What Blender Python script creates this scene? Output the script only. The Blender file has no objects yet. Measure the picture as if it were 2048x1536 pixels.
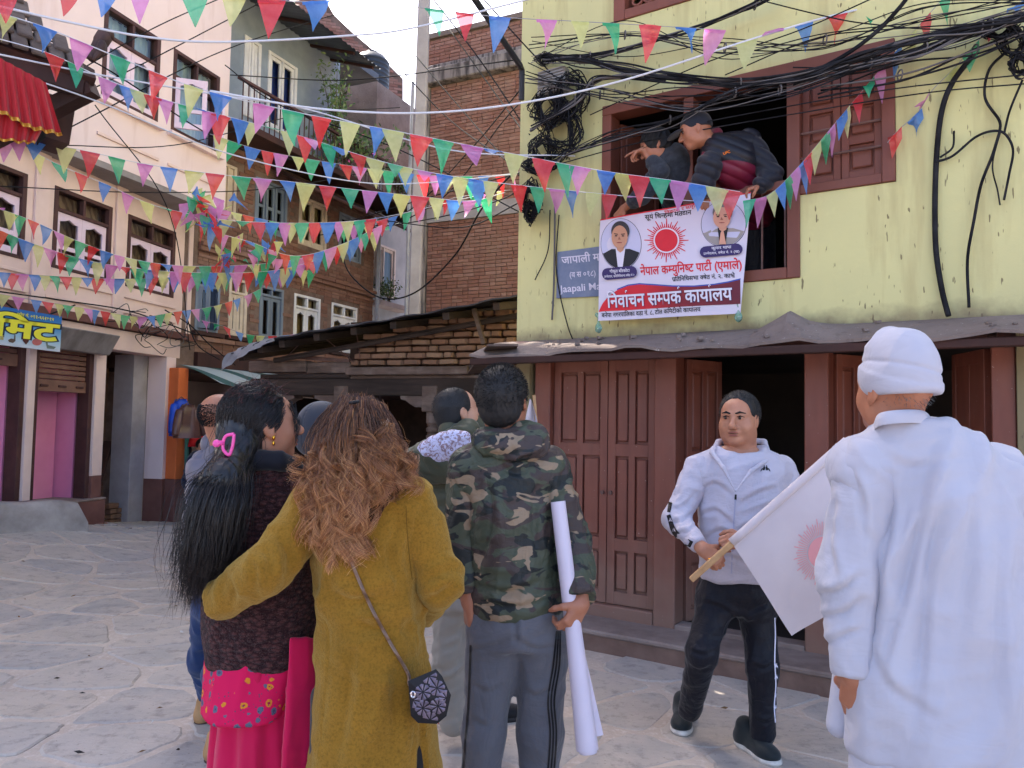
import bpy, math, random
import numpy as np
from mathutils import Vector, Matrix
# ---------------------------------------------------------------- camera, sky, sun, exposure
S = bpy.context.scene
COL = S.collection
CAM_H, FPX, PITCH, ROLL = 1.5, 1539.0, math.radians(3.0), math.radians(1.0)
_f = np.array([0, math.cos(PITCH), math.sin(PITCH)])
_r0 = np.array([1.0, 0, 0]); _u0 = np.array([0, -math.sin(PITCH), math.cos(PITCH)])
_r = math.cos(ROLL) * _r0 + math.sin(ROLL) * _u0
_u = -math.sin(ROLL) * _r0 + math.cos(ROLL) * _u0
CAMP = np.array([0, 0, CAM_H])
cd = bpy.data.cameras.new('camera'); cam = bpy.data.objects.new('camera', cd); COL.objects.link(cam)
cd.sensor_width = 36.0; cd.lens = FPX / 2048 * 36.0; cd.clip_end = 500; cd.clip_start = 0.05
cam.matrix_world = Matrix(((_r[0], _u[0], -_f[0], 0), (_r[1], _u[1], -_f[1], 0), (_r[2], _u[2], -_f[2], CAM_H), (0, 0, 0, 1)))
S.camera = cam
W = bpy.data.worlds.new('World'); S.world = W; W.use_nodes = True
_nt = W.node_tree; _bg = _nt.nodes['Background']
_sky = _nt.nodes.new('ShaderNodeTexSky'); _sky.sky_type = 'NISHITA'; _sky.sun_disc = False
SUN_EL, SUN_AZ = math.radians(47), math.radians(-38)      # azimuth from +Y towards +X
_sky.sun_elevation = SUN_EL; _sky.sun_rotation = SUN_AZ
_sky.air_density = 0.7; _sky.dust_density = 9.0; _sky.ozone_density = 0.5; _sky.altitude = 1400
_nt.links.new(_sky.outputs[0], _bg.inputs[0]); _bg.inputs[1].default_value = 0.15
sd = bpy.data.lights.new('sun', 'SUN'); sd.energy = 3.0; sd.angle = math.radians(0.6); sd.color = (1, 0.93, 0.82)
sun = bpy.data.objects.new('sun', sd); COL.objects.link(sun)
_to = Vector((math.sin(SUN_AZ) * math.cos(SUN_EL), math.cos(SUN_AZ) * math.cos(SUN_EL), math.sin(SUN_EL)))
sun.rotation_euler = _to.to_track_quat('Z', 'Y').to_euler(); sun.location = (-8, 12, 20)
S.view_settings.view_transform = 'Standard'; S.view_settings.look = 'None'
S.view_settings.exposure = 2.4; S.view_settings.gamma = 1.0
S.render.engine = 'CYCLES'
S.cycles.use_denoising = True
S.cycles.max_bounces = 7; S.cycles.diffuse_bounces = 4; S.cycles.transparent_max_bounces = 16
S.render.film_transparent = False
# ---------------------------------------------------------------- pixel -> place helpers (photo pixels 2048x1536)
def ray(u, v):
  d = _f + _r * ((u - 1024) / FPX) + _u * ((768 - v) / FPX)
  return d
def atY(u, v, Y):
  d = ray(u, v); return CAMP + d * (Y / d[1])
def gnd(u, v, z=0.0):
  d = ray(u, v); return CAMP + d * ((z - CAM_H) / d[2])
class Facade:
  def __init__(s, O, ang):
    s.O = np.array([O[0], O[1], 0.0]); a = math.radians(ang)
    s.d = np.array([math.cos(a), math.sin(a), 0.0]); s.n = np.array([s.d[1], -s.d[0], 0.0])
    s.z = np.array([0, 0, 1.0])
  def P(s, a, z, o=0.0):
    return s.O + s.d * a + s.n * o + s.z * z
  def px(s, u, v, o=0.0):
    d = ray(u, v); Q = s.O + s.n * o
    t = np.dot(Q - CAMP, s.n) / np.dot(d, s.n); X = CAMP + d * t
    return float(np.dot(X - s.O, s.d)), float(X[2])
  def at(s, u, v, o=0.0):
    a, z = s.px(u, v, o); return s.P(a, z, o)
# ---------------------------------------------------------------- mesh helpers
WL = {}
rng = random.Random(7)
def _link(o, parent, base):
  COL.objects.link(o)
  b = np.array(base, float)
  if parent is not None:
    o.parent = parent; o.location = b - WL[parent.name]
  else:
    o.location = b
  WL[o.name] = b
def tag(o, label=None, cat=None, group=None, kind=None):
  if label: o['label'] = label
  if cat: o['category'] = cat
  if group: o['group'] = group
  if kind: o['kind'] = kind
  return o
def thing(name, base, label, cat, group=None, parent=None):
  o = bpy.data.objects.new(name, None); o.empty_display_size = 0.1
  _link(o, parent, base)
  return tag(o, label, cat, group)
def rawmesh(name, V, F, mat=None, smooth=False):
  me = bpy.data.meshes.new(name)
  V = np.asarray(V, np.float32)
  if isinstance(F, np.ndarray):
    nf, k = F.shape
    me.vertices.add(len(V)); me.vertices.foreach_set('co', V.ravel())
    me.loops.add(nf * k); me.loops.foreach_set('vertex_index', F.ravel().astype(np.int32))
    me.polygons.add(nf); me.polygons.foreach_set('loop_start', np.arange(0, nf * k, k, dtype=np.int32))
    me.update(calc_edges=True)
  else:
    me.from_pydata(V.tolist(), [], F)
  if smooth: me.polygons.foreach_set('use_smooth', np.ones(len(me.polygons), bool))
  if mat is not None:
    for m in (mat if isinstance(mat, (list, tuple)) else [mat]): me.materials.append(m)
  me.update()
  return me
def obj(name, V, F, mat, parent=None, smooth=False, mi=None):
  V = np.asarray(V, float)
  lo, hi = V.min(0), V.max(0); base = np.array([(lo[0] + hi[0]) / 2, (lo[1] + hi[1]) / 2, lo[2]])
  me = rawmesh(name, V - base, F, mat, smooth)
  if mi is not None: me.polygons.foreach_set('material_index', np.asarray(mi, np.int32))
  o = bpy.data.objects.new(name, me); _link(o, parent, base)
  return o
def place(name, me, base, M3, parent=None):
  o = bpy.data.objects.new(name, me); _link(o, parent, base)
  m = Matrix([list(map(float, r)) for r in M3])
  o.matrix_basis = Matrix.Translation(o.location) @ m.to_4x4()
  return o
class MB:
  def __init__(s): s.V = []; s.F = []; s.M = []; s.m = 0
  def add(s, V, F):
    b = len(s.V); s.V += [tuple(map(float, v)) for v in V]
    s.F += [tuple(int(i) + b for i in f) for f in F]; s.M += [s.m] * len(F); return s
  def hexa(s, c8, ch=0.0):
    c = [np.array(p, float) for p in c8]
    fs = [(3, 2, 1, 0), (4, 5, 6, 7), (0, 1, 5, 4), (1, 2, 6, 5), (2, 3, 7, 6), (3, 0, 4, 7)]
    if ch <= 0: return s.add(c, fs)
    V = []; idx = {}
    for fi, f in enumerate(fs):
      m = len(f)
      for k in range(m):
        p = c[f[k]]; q = p.copy()
        for nb in (c[f[k - 1]], c[f[(k + 1) % m]]):
          e = nb - p; L = np.linalg.norm(e) + 1e-9; q += e / L * min(ch, L * .35)
        idx[(fi, f[k])] = len(V); V.append(q)
    F = [tuple(idx[(fi, i)] for i in f) for fi, f in enumerate(fs)]
    for a in range(6):
      for b in range(a + 1, 6):
        sh = [i for i in fs[a] if i in fs[b]]
        if len(sh) == 2:
          i, j = sh
          k = fs[a].index(i)
          if fs[a][(k + 1) % 4] != j: i, j = j, i
          F.append((idx[(a, j)], idx[(a, i)], idx[(b, i)], idx[(b, j)]))
    for i in range(8):
      fi = [k for k in range(6) if i in fs[k]]
      t = [idx[(k, i)] for k in fi]
      n = np.cross(V[t[1]] - V[t[0]], V[t[2]] - V[t[0]])
      if np.dot(n, c[i] - sum(c) / 8) < 0: t = t[::-1]
      F.append(tuple(t))
    return s.add(V, F)
  def fbox(s, F, a0, a1, z0, z1, o0, o1, ch=0.004):
    return s.hexa([F.P(a0, z0, o1), F.P(a1, z0, o1), F.P(a1, z0, o0), F.P(a0, z0, o0),
                       F.P(a0, z1, o1), F.P(a1, z1, o1), F.P(a1, z1, o0), F.P(a0, z1, o0)], ch)
  def bar(s, p, q, w, h, up=(0, 0, 1), ch=0.0):
    p = np.array(p, float); q = np.array(q, float); t = q - p; t /= np.linalg.norm(t)
    up = np.array(up, float); x = np.cross(t, up)
    if np.linalg.norm(x) < 1e-4: x = np.cross(t, (0, 1, 0.))
    x /= np.linalg.norm(x); y = np.cross(x, t); x = x * w / 2; y = y * h / 2
    return s.hexa([p - x - y, p + x - y, q + x - y, q - x - y, p - x + y, p + x + y, q + x + y, q - x + y], ch)
  def tube(s, pts, r, n=8, cap=True, up=None):
    V, F = tube_vf(pts, r, n, cap); return s.add(V, F)
  def grid(s, G):
    G = np.asarray(G); a, b = G.shape[:2]
    F = [(i * b + j, (i + 1) * b + j, (i + 1) * b + j + 1, i * b + j + 1) for i in range(a - 1) for j in range(b - 1)]
    return s.add(G.reshape(-1, 3), F)
  def lathe(s, prof, base, n=14, axis=None):
    A = np.eye(3) if axis is None else axis
    V = []; F = []
    for r, h in prof:
      for k in range(n):
        a = 2 * math.pi * k / n
        V.append(np.array(base) + A @ np.array([r * math.cos(a), r * math.sin(a), h]))
    for i in range(len(prof) - 1):
      for k in range(n):
        F.append((i * n + k, i * n + (k + 1) % n, (i + 1) * n + (k + 1) % n, (i + 1) * n + k))
    F.append(tuple(range(n))[::-1]); F.append(tuple((len(prof) - 1) * n + k for k in range(n)))
    return s.add(V, F)
  def build(s, name, mat, parent=None, smooth=False):
    return obj(name, s.V, s.F, mat, parent, smooth, s.M if any(s.M) else None)
def tube_vf(pts, r, n=8, cap=True):
  P = np.array(pts, float); m = len(P)
  R = np.full(m, r) if np.isscalar(r) else np.array(r, float)
  T = np.gradient(P, axis=0); T /= np.linalg.norm(T, axis=1)[:, None] + 1e-12
  ref = np.array([0, 0, 1.0]) if abs(T[0][2]) < .9 else np.array([1.0, 0, 0])
  x = np.cross(T[0], ref); x /= np.linalg.norm(x)
  V = []
  for i in range(m):
    x = x - T[i] * np.dot(x, T[i]); x /= np.linalg.norm(x) + 1e-12; y = np.cross(T[i], x)
    for k in range(n):
      a = 2 * math.pi * k / n; V.append(P[i] + R[i] * (math.cos(a) * x + math.sin(a) * y))
  F = [(i * n + k, i * n + (k + 1) % n, (i + 1) * n + (k + 1) % n, (i + 1) * n + k) for i in range(m - 1) for k in range(n)]
  if cap: F.append(tuple(range(n))[::-1]); F.append(tuple((m - 1) * n + k for k in range(n)))
  return V, F
def spline(pts, n):
  P = [np.array(p, float) for p in pts]
  if len(P) == 2: return [P[0] + (P[1] - P[0]) * i / n for i in range(n + 1)]
  P = [2 * P[0] - P[1]] + P + [2 * P[-1] - P[-2]]; out = []
  for i in range(1, len(P) - 2):
    a, b, c, d = P[i - 1:i + 3]
    for k in range(n):
      t = k / n
      out.append(.5 * (2 * b + (c - a) * t + (2 * a - 5 * b + 4 * c - d) * t * t + (3 * b - a - 3 * c + d) * t ** 3))
  out.append(P[-2]); return out
def fbox(name, F, a0, a1, z0, z1, o0, o1, mat, parent=None, ch=0.004):
  return MB().fbox(F, a0, a1, z0, z1, o0, o1, ch).build(name, mat, parent)
def holed_wall(name, F, a0, a1, z0, z1, o0, o1, holes, mat, parent=None):
  As = sorted(set([a0, a1] + [h for q in holes for h in q[:2]])); As = [a for a in As if a0 <= a <= a1]
  Zs = sorted(set([z0, z1] + [h for q in holes for h in q[2:]])); Zs = [z for z in Zs if z0 <= z <= z1]
  def sub(L, m):
    out = []
    for p, q in zip(L[:-1], L[1:]):
      k = max(1, int(math.ceil((q - p) / m))); out += [p + (q - p) * i / k for i in range(k)]
    return out + [L[-1]]
  nA, nZ = len(As) - 1, len(Zs) - 1
  def solid(i, j):
    if not (0 <= i < nA and 0 <= j < nZ): return False
    ca, cz = (As[i] + As[i + 1]) / 2, (Zs[j] + Zs[j + 1]) / 2
    return not any(h[0] < ca < h[1] and h[2] < cz < h[3] for h in holes)
  mb = MB()
  for i in range(nA):
    for j in range(nZ):
      if not solid(i, j): continue
      a, b, c, d = As[i], As[i + 1], Zs[j], Zs[j + 1]
      mb.add([F.P(a, c, o1), F.P(b, c, o1), F.P(b, d, o1), F.P(a, d, o1)], [(0, 1, 2, 3)])
      mb.add([F.P(a, c, o0), F.P(b, c, o0), F.P(b, d, o0), F.P(a, d, o0)], [(3, 2, 1, 0)])
      for di, dj, q in ((-1, 0, (a, c, a, d)), (1, 0, (b, d, b, c)), (0, -1, (b, c, a, c)), (0, 1, (a, d, b, d))):
        if not solid(i + di, j + dj):
          mb.add([F.P(q[0], q[1], o1), F.P(q[2], q[3], o1), F.P(q[2], q[3], o0), F.P(q[0], q[1], o0)], [(0, 1, 2, 3)])
  return mb.build(name, mat, parent)
# ---------------------------------------------------------------- numpy noise
def _hash(ix, iy, iz, seed):
  h = (ix * 374761393 + iy * 668265263 + iz * 2147483647 + seed * 1274126177) & 0xFFFFFFFF
  h = ((h ^ (h >> 13)) * 1274126177) & 0xFFFFFFFF
  h = (h ^ (h >> 16)) & 0xFFFFFFFF
  return h.astype(np.float64) / 4294967295.0
def vnoise(P, seed=0):
  P = np.asarray(P, float); I = np.floor(P).astype(np.int64); f = P - I; f = f * f * f * (f * (f * 6 - 15) + 10)
  out = 0
  for dx in (0, 1):
    for dy in (0, 1):
      for dz in (0, 1):
        w = (f[:, 0] if dx else 1 - f[:, 0]) * (f[:, 1] if dy else 1 - f[:, 1]) * (f[:, 2] if dz else 1 - f[:, 2])
        out = out + w * _hash(I[:, 0] + dx, I[:, 1] + dy, I[:, 2] + dz, seed)
  return out
def fbm(P, seed=0, o=3):
  s = 0; a = .5; P = np.asarray(P, float)
  for i in range(o): s = s + a * vnoise(P * 2 ** i + i * 17.3, seed + i); a *= .5
  return s / (1 - .5 ** o)
# ---------------------------------------------------------------- materials
def srgb(r, g, b):
  f = lambda c: c / 12.92 if c <= .04045 else ((c + .055) / 1.055) ** 2.4
  return (f(r / 255), f(g / 255), f(b / 255))
MATS = {}
class N:
  def __init__(s, name):
    s.m = bpy.data.materials.new(name); s.m.use_nodes = True; s.t = s.m.node_tree
    s.b = s.t.nodes['Principled BSDF']; s.out = s.t.nodes['Material Output']
  def new(s, typ, **kw):
    n = s.t.nodes.new('ShaderNode' + typ)
    for k, v in kw.items():
      if k.startswith('i_'):
        n.inputs[k[2:].replace('_', ' ')].default_value = v
      else: setattr(n, k, v)
    return n
  def ln(s, a, b): s.t.links.new(a, b)
  def pos(s, scale=(1, 1, 1), local=False, rot=(0, 0, 0)):
    src = s.new('TexCoord').outputs['Object'] if local else s.new('NewGeometry').outputs['Position']
    mp = s.new('Mapping'); mp.inputs['Scale'].default_value = scale; mp.inputs['Rotation'].default_value = rot
    s.ln(src, mp.inputs['Vector']); return mp.outputs['Vector']
  def noise(s, vec, scale, detail=5, rough=.55, dist=0):
    n = s.new('TexNoise'); n.inputs['Scale'].default_value = scale; n.inputs['Detail'].default_value = detail
    n.inputs['Roughness'].default_value = rough; n.inputs['Distortion'].default_value = dist
    s.ln(vec, n.inputs['Vector']); return n.outputs['Fac']
  def ramp(s, fac, stops, interp='LINEAR'):
    r = s.new('ValToRGB'); r.color_ramp.interpolation = interp; e = r.color_ramp.elements
    while len(e) < len(stops): e.new(.5)
    for k, (p, c) in enumerate(stops):
      e[k].position = p; c = (c, c, c) if np.isscalar(c) else c; e[k].color = (*c[:3], 1)
    s.ln(fac, r.inputs['Fac']); return r.outputs['Color']
  def mix(s, fac, a, b, mode='MIX'):
    n = s.new('Mix', data_type='RGBA', blend_type=mode)
    for sock, v in ((n.inputs[0], fac), (n.inputs[6], a), (n.inputs[7], b)):
      if hasattr(v, 'is_output'): s.ln(v, sock)
      elif np.isscalar(v): sock.default_value = v
      else: sock.default_value = (*v[:3], 1)
    return n.outputs[2]
  def math(s, op, a, b=None):
    n = s.new('Math', operation=op)
    for k, v in enumerate((a, b)):
      if v is None: continue
      if hasattr(v, 'is_output'): s.ln(v, n.inputs[k])
      else: n.inputs[k].default_value = v
    return n.outputs[0]
  def bump(s, h, strength=.3, dist=.01, prev=None):
    b = s.new('Bump'); b.inputs['Strength'].default_value = strength; b.inputs['Distance'].default_value = dist
    s.ln(h, b.inputs['Height'])
    if prev is not None: s.ln(prev, b.inputs['Normal'])
    return b.outputs['Normal']
  def done(s, color=None, rough=.8, spec=.3, normal=None, metal=0):
    if color is not None:
      if hasattr(color, 'is_output'): s.ln(color, s.b.inputs['Base Color'])
      else: s.b.inputs['Base Color'].default_value = (*color[:3], 1)
    if hasattr(rough, 'is_output'): s.ln(rough, s.b.inputs['Roughness'])
    else: s.b.inputs['Roughness'].default_value = rough
    s.b.inputs['Specular IOR Level'].default_value = spec; s.b.inputs['Metallic'].default_value = metal
    if normal is not None: s.ln(normal, s.b.inputs['Normal'])
    return s.m
def M(name, c, c2=None, rough=.8, scale=3.0, bump=0.0, bscale=60.0, spec=.25, rnd=0.0, metal=0, stretch=(1, 1, 1), local=False, lo=.35, hi=.65, rot=(0, 0, 0), dist=.006):
  if name in MATS: return MATS[name]
  n = N(name); v = n.pos(stretch, local, rot)
  col = c
  if c2 is not None:
    col = n.mix(n.ramp(n.noise(v, scale, 6, .6), [(lo, 0.0), (hi, 1.0)]), c, c2)
  if rnd:
    oi = n.new('ObjectInfo'); r = n.math('MULTIPLY_ADD', oi.outputs['Random'], rnd); r.node.inputs[2].default_value = 1 - rnd / 2
    hs = n.new('HueSaturation'); n.ln(r, hs.inputs['Value'])
    if hasattr(col, 'is_output'): n.ln(col, hs.inputs['Color'])
    else: hs.inputs['Color'].default_value = (*col, 1)
    col = hs.outputs['Color']
  nm = None
  if bump: nm = n.bump(n.noise(v, bscale, 4, .6), bump, dist)
  MATS[name] = n.done(col, rough, spec, nm, metal); return MATS[name]
# ================================================================ GROUND
def sstep(a, b, x):
  t = np.clip((x - a) / (b - a), 0, 1); return t * t * (3 - 2 * t)
def gz(x, y):
  x = np.asarray(x, float); y = np.asarray(y, float)
  rise = .24 * sstep(-3.6, -5.6, x) * sstep(11.6, 8.6, y)
  wav = .012 * np.sin(x * 1.7 + .4) * np.sin(y * 1.3) * sstep(2.0, 4.0, y) * sstep(.2, -1.2, x)
  return rise + wav
n = N('mortar'); v = n.pos()
c = n.mix(n.ramp(n.noise(v, 2.2, 6), [(.3, 0.), (.7, 1.)]), srgb(200, 184, 168), srgb(178, 163, 151))
c = n.mix(n.ramp(n.noise(v, 30, 4), [(.5, 0.), (.75, 1.)]), c, srgb(206, 194, 184))
M_MORTAR = n.done(c, .95, .1, n.bump(n.noise(v, 45, 5), .5, .01))
n = N('flagstone'); v = n.pos()
oi = n.new('ObjectInfo')
c = n.ramp(oi.outputs['Random'], [(0, srgb(158, 152, 146)), (.35, srgb(178, 167, 155)), (.6, srgb(186, 171, 154)), (.8, srgb(148, 145, 142)), (1, srgb(188, 175, 159))])
c = n.mix(n.math('MULTIPLY', n.ramp(n.noise(v, 3.5, 6, .65), [(.38, 0.), (.62, 1.)]), .75), c, srgb(196, 181, 166))
c = n.mix(n.math('MULTIPLY', n.ramp(n.noise(v, 1.1, 5, .6), [(.35, 0.), (.6, 1.)]), .45), c, srgb(172, 165, 161))
c = n.mix(n.ramp(n.noise(v, 11, 5, .7), [(.52, 0.), (.70, .6)]), c, srgb(116, 110, 107))
c = n.mix(n.ramp(n.noise(v, 55, 3, .6), [(.66, 0.), (.72, .6)]), c, srgb(80, 74, 70))
v2 = n.pos((1, 3.2, 1), rot=(0, 0, .5))
M_FLAG = n.done(c, n.ramp(n.noise(v, 5, 3), [(.3, .55), (.7, .85)]), .35, n.bump(n.noise(v2, 9, 6, .62), .55, .012, n.bump(n.noise(v, 70, 3), .25, .004)))
xs = np.concatenate([np.linspace(-40, -8, 9), np.linspace(-7.5, 4, 47), np.linspace(6, 40, 9)])
ys = np.concatenate([np.linspace(-30, 0, 6), np.linspace(1, 13, 49), np.linspace(15, 60, 9)])
X, Y = np.meshgrid(xs, ys, indexing='ij')
mb = MB(); mb.grid(np.stack([X, Y, gz(X, Y)], -1)[:, ::-1])
ground = mb.build('ground', M_MORTAR, smooth=True); tag(ground, kind='structure')
for p in ground.data.polygons:
  pass
ground.data.flip_normals() if ground.data.polygons[0].normal.z < 0 else None
def clip_poly(P, q, nrm):
  out = []
  for i in range(len(P)):
    a, b = P[i], P[(i + 1) % len(P)]; da, db = np.dot(a - q, nrm), np.dot(b - q, nrm)
    if da <= 0: out.append(a)
    if da * db < 0: out.append(a + (b - a) * da / (da - db))
  return out
def paving():
  r = random.Random(11); seeds = []
  y = 2.9
  while y < 12.6:
    sp = .50 + .01 * y; x = -7.4 + r.random() * .4
    while x < 3.4:
      seeds.append((x + r.uniform(-.17, .17), y + r.uniform(-.15, .15))); x += sp * r.uniform(.8, 1.55)
    y += sp * .74
  sd_ = np.array(seeds); cnt = 0
  for i, s0 in enumerate(sd_):
    # inside the view and on the open side of the facade
    if abs(s0[0]) > .70 * s0[1] + .3 or s0[0] < -6.4: continue
    rel = np.array([s0[0], s0[1], 0]) - FY.O
    if np.dot(rel, FY.n) < .30 and s0[0] > -1.2: continue
    if s0[1] > 11.7 or cnt >= 300: continue
    P = [s0 + np.array(q) for q in ((-.9, -.7), (.9, -.7), (.9, .7), (-.9, .7))]
    dd = np.linalg.norm(sd_ - s0, axis=1); nb = np.argsort(dd)[1:16]
    gap = r.uniform(.012, .028)
    for j in nb:
      e = sd_[j] - s0; L = np.linalg.norm(e); e = e / L
      P = clip_poly(P, s0 + e * (L / 2 - gap), e)
    if len(P) < 3: continue
    # round the outline: subdivide and cut corners, then jitter
    for _ in range(2):
      Q = []
      for k in range(len(P)):
        a, b = P[k], P[(k + 1) % len(P)]
        if np.linalg.norm(b - a) < .05: Q.append((a + b) / 2); continue
        Q += [a * .8 + b * .2, a * .2 + b * .8]
      P = Q
    P = [p + np.array([r.uniform(-.012, .012), r.uniform(-.012, .012)]) for p in P]
    c0 = sum(P) / len(P); m = len(P); h = .006 + r.uniform(-.003, .004); tx, ty = r.uniform(-.008, .008), r.uniform(-.008, .008)
    V = []
    for k, (sc, zz) in enumerate(((1.0, -.03), (1.0, h - .007), (.955, h))):
      for p in P:
        q = c0 + (p - c0) * sc; V.append((q[0], q[1], float(gz(q[0], q[1])) + zz + (q[0] - c0[0]) * tx + (q[1] - c0[1]) * ty))
    ar = sum(P[k][0] * P[(k + 1) % m][1] - P[(k + 1) % m][0] * P[k][1] for k in range(m))
    F = []
    for l in range(2):
      for k in range(m): F.append((l * m + k, l * m + (k + 1) % m, (l + 1) * m + (k + 1) % m, (l + 1) * m + k))
    F.append(tuple(2 * m + k for k in range(m)))
    if ar < 0: F = [f[::-1] for f in F]
    obj('paving_stone', V, F, M_FLAG, ground); cnt += 1
  return cnt
# ================================================================ YELLOW BUILDING
_o = gnd(1178, 1232, .14)
FY = Facade((_o[0], _o[1]), -33.5)
NP = paving()
n = N('yellow_plaster'); v = n.pos()
vs = n.pos((1, 1, .12)); vd = n.pos((46, 46, 11))
c = n.mix(n.ramp(n.noise(v, 1.3, 5), [(.3, 0.), (.7, 1.)]), srgb(210, 203, 144), srgb(198, 192, 140))
c = n.mix(n.ramp(n.noise(v, 4, 6, .65), [(.55, 0.), (.75, .5)]), c, srgb(222, 216, 150))
c = n.mix(n.ramp(n.noise(vs, 5.5, 5, .6), [(.48, 0.), (.70, .6)]), c, srgb(164, 148, 104))       # rain streaks
chip = n.ramp(n.noise(vd, 1.0, 2, .5), [(.685, 0.), (.715, .8)])                                    # small vertical chips
c = n.mix(n.math('MULTIPLY', chip, n.ramp(n.noise(v, 1.4, 4), [(.38, 0.), (.5, 1.)])), c, srgb(98, 84, 64))
geo = n.new('NewGeometry'); sx = n.new('SeparateXYZ'); n.ln(geo.outputs['Position'], sx.inputs[0])
low = n.ramp(n.math('ADD', n.math('MULTIPLY', n.math('SUBTRACT', sx.outputs['Z'], 2.12), 1.6), n.math('MULTIPLY', n.noise(v, 9, 6), .30)), [(.16, 1.), (.36, 0.)])
c = n.mix(n.math('MULTIPLY', low, .8), c, srgb(112, 96, 80))                                        # splash dirt over the canopy
M_YEL = n.done(c, .88, .2, n.bump(n.noise(v, 24, 5), .25, .006))
M_BROWN = M('brown_paint', srgb(126, 71, 54), srgb(106, 60, 47), .55, 2.5, .35, 26, .4, stretch=(1, 1, .18), dist=.004)
n = N('door_paint'); v = n.pos((1, 1, .14)); vv = n.pos()
c = n.mix(n.ramp(n.noise(v, 9, 5), [(.3, 0.), (.7, 1.)]), srgb(130, 74, 58), srgb(110, 61, 49))
c = n.mix(n.ramp(n.noise(vv, 3, 5, .6), [(.5, 0.), (.7, .35)]), c, srgb(128, 88, 76))
c = n.mix(n.ramp(n.noise(vv, 26, 3, .7), [(.70, 0.), (.73, .8)]), c, srgb(176, 150, 138))
geo = n.new('NewGeometry'); sx = n.new('SeparateXYZ'); n.ln(geo.outputs['Position'], sx.inputs[0])
lowd = n.ramp(n.math('ADD', sx.outputs['Z'], n.math('MULTIPLY', n.noise(vv, 5, 5), .5)), [(.45, .75), (1.0, 0.)])
c = n.mix(lowd, c, srgb(140, 112, 98))                                                              # dust kicked up from the step
M_DOOR = n.done(c, .5, .4, n.bump(n.noise(v, 40, 4), .25, .004))
M_DARKWOOD = M('dark_wood', srgb(70, 42, 36), srgb(50, 32, 28), .7, 3, .4, 30, .3, stretch=(1, 1, .2))
M_ROOM = M('room_shade', srgb(62, 54, 50), srgb(48, 42, 40), .95, 1.5)  # room shade put into the wall colour so the openings read dark
n = N('weathered_cement'); v = n.pos()
c = n.mix(n.ramp(n.noise(v, 2.4, 6), [(.3, 0.), (.7, 1.)]), srgb(136, 122, 114), srgb(112, 98, 92))
c = n.mix(n.ramp(n.noise(v, 17, 5, .7), [(.55, 0.), (.72, .6)]), c, srgb(84, 74, 70))
c = n.mix(n.ramp(n.noise(v, 40, 3, .7), [(.66, 0.), (.72, .7)]), c, srgb(186, 180, 174))
M_CEM = n.done(c, .9, .2, n.bump(n.noise(v, 30, 6, .7), .6, .012))
M_STEP = M('step_cement', srgb(150, 134, 126), srgb(120, 102, 94), .85, 3.5, .5, 35, .25)
M_STEPFACE = M('step_face', srgb(112, 88, 78), srgb(134, 108, 96), .85, 6, .6, 35, .25)
M_IRON = M('painted_rod', srgb(112, 82, 74), srgb(84, 60, 54), .5, 8, 0, 20, .4)
yb = thing('yellow_building', FY.P(1.3, 0), 'yellow plastered house with brown shuttered window above dark shop doors', 'building')
s_corner = FY.px(1034, 640)[0]
sR = 5.6; zT = 9.5
zA = FY.px(1500, 662)[1]                       # foot of the plaster
def R(u0, v0, u1, v1, o=0.0):
  a0, z1 = FY.px(u0, v0, o); a1, z0 = FY.px(u1, v1, o); return a0, a1, z0, z1
# first-floor window: big left opening (open) and the higher right part (shutters shut)
wl = FY.px(1206, 218)[0]; wm = FY.px(1584, 300)[0]; wr = FY.px(1791, 200)[0]
wz1 = np.mean([FY.px(1206, 218)[1], FY.px(1600, 121)[1], FY.px(1790, 72)[1]])
wz0 = np.mean([FY.px(1486, 568)[1], FY.px(1582, 555)[1]])
wzs = np.mean([FY.px(1586, 393)[1], FY.px(1791, 363)[1]])
# top-storey lattice window
ta0 = FY.px(1228, 20)[0]; ta1 = ta0 + 1.15; tz0 = FY.px(1245, 42)[1]; tz1 = tz0 + 1.3
holes = [(wl, wm, wz0, wz1), (wm, wr, wzs, wz1), (ta0, ta1, tz0, tz1)]
tb0 = ta1 + 1.0
holes.append((tb0, tb0 + 1.15, tz0, tz1))
holed_wall('wall', FY, s_corner, sR, zA, zT, -.28, 0, holes, M_YEL, yb)
zd = 2.2
fbox('wall', FY, s_corner, s_corner + .24, zA, zT, -5.0, -.282, M_YEL, yb, 0)     # left flank
fbox('wall', FY, sR - .24, sR, 0, zT, -5.0, -.282, M_YEL, yb, 0)
fbox('wall', FY, s_corner, sR, 0, zT, -5.3, -5.002, M_YEL, yb, 0)
fbox('roof', FY, s_corner - .1, sR + .1, zT, zT + .15, -5.4, .3, M_CEM, yb)
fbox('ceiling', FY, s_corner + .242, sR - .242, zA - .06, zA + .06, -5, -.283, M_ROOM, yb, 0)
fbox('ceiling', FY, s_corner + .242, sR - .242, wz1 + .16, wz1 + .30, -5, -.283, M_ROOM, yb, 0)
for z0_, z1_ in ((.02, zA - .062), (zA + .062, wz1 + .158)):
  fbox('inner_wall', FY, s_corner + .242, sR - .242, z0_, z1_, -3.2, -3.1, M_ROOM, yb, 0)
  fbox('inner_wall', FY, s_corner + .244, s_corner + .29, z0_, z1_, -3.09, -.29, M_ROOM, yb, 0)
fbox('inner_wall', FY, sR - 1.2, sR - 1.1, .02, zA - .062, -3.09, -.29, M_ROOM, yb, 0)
fbox('inner_wall', FY, wr + .1, wr + .2, zA + .062, wz1 + .158, -3.09, -.29, M_ROOM, yb, 0)
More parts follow.
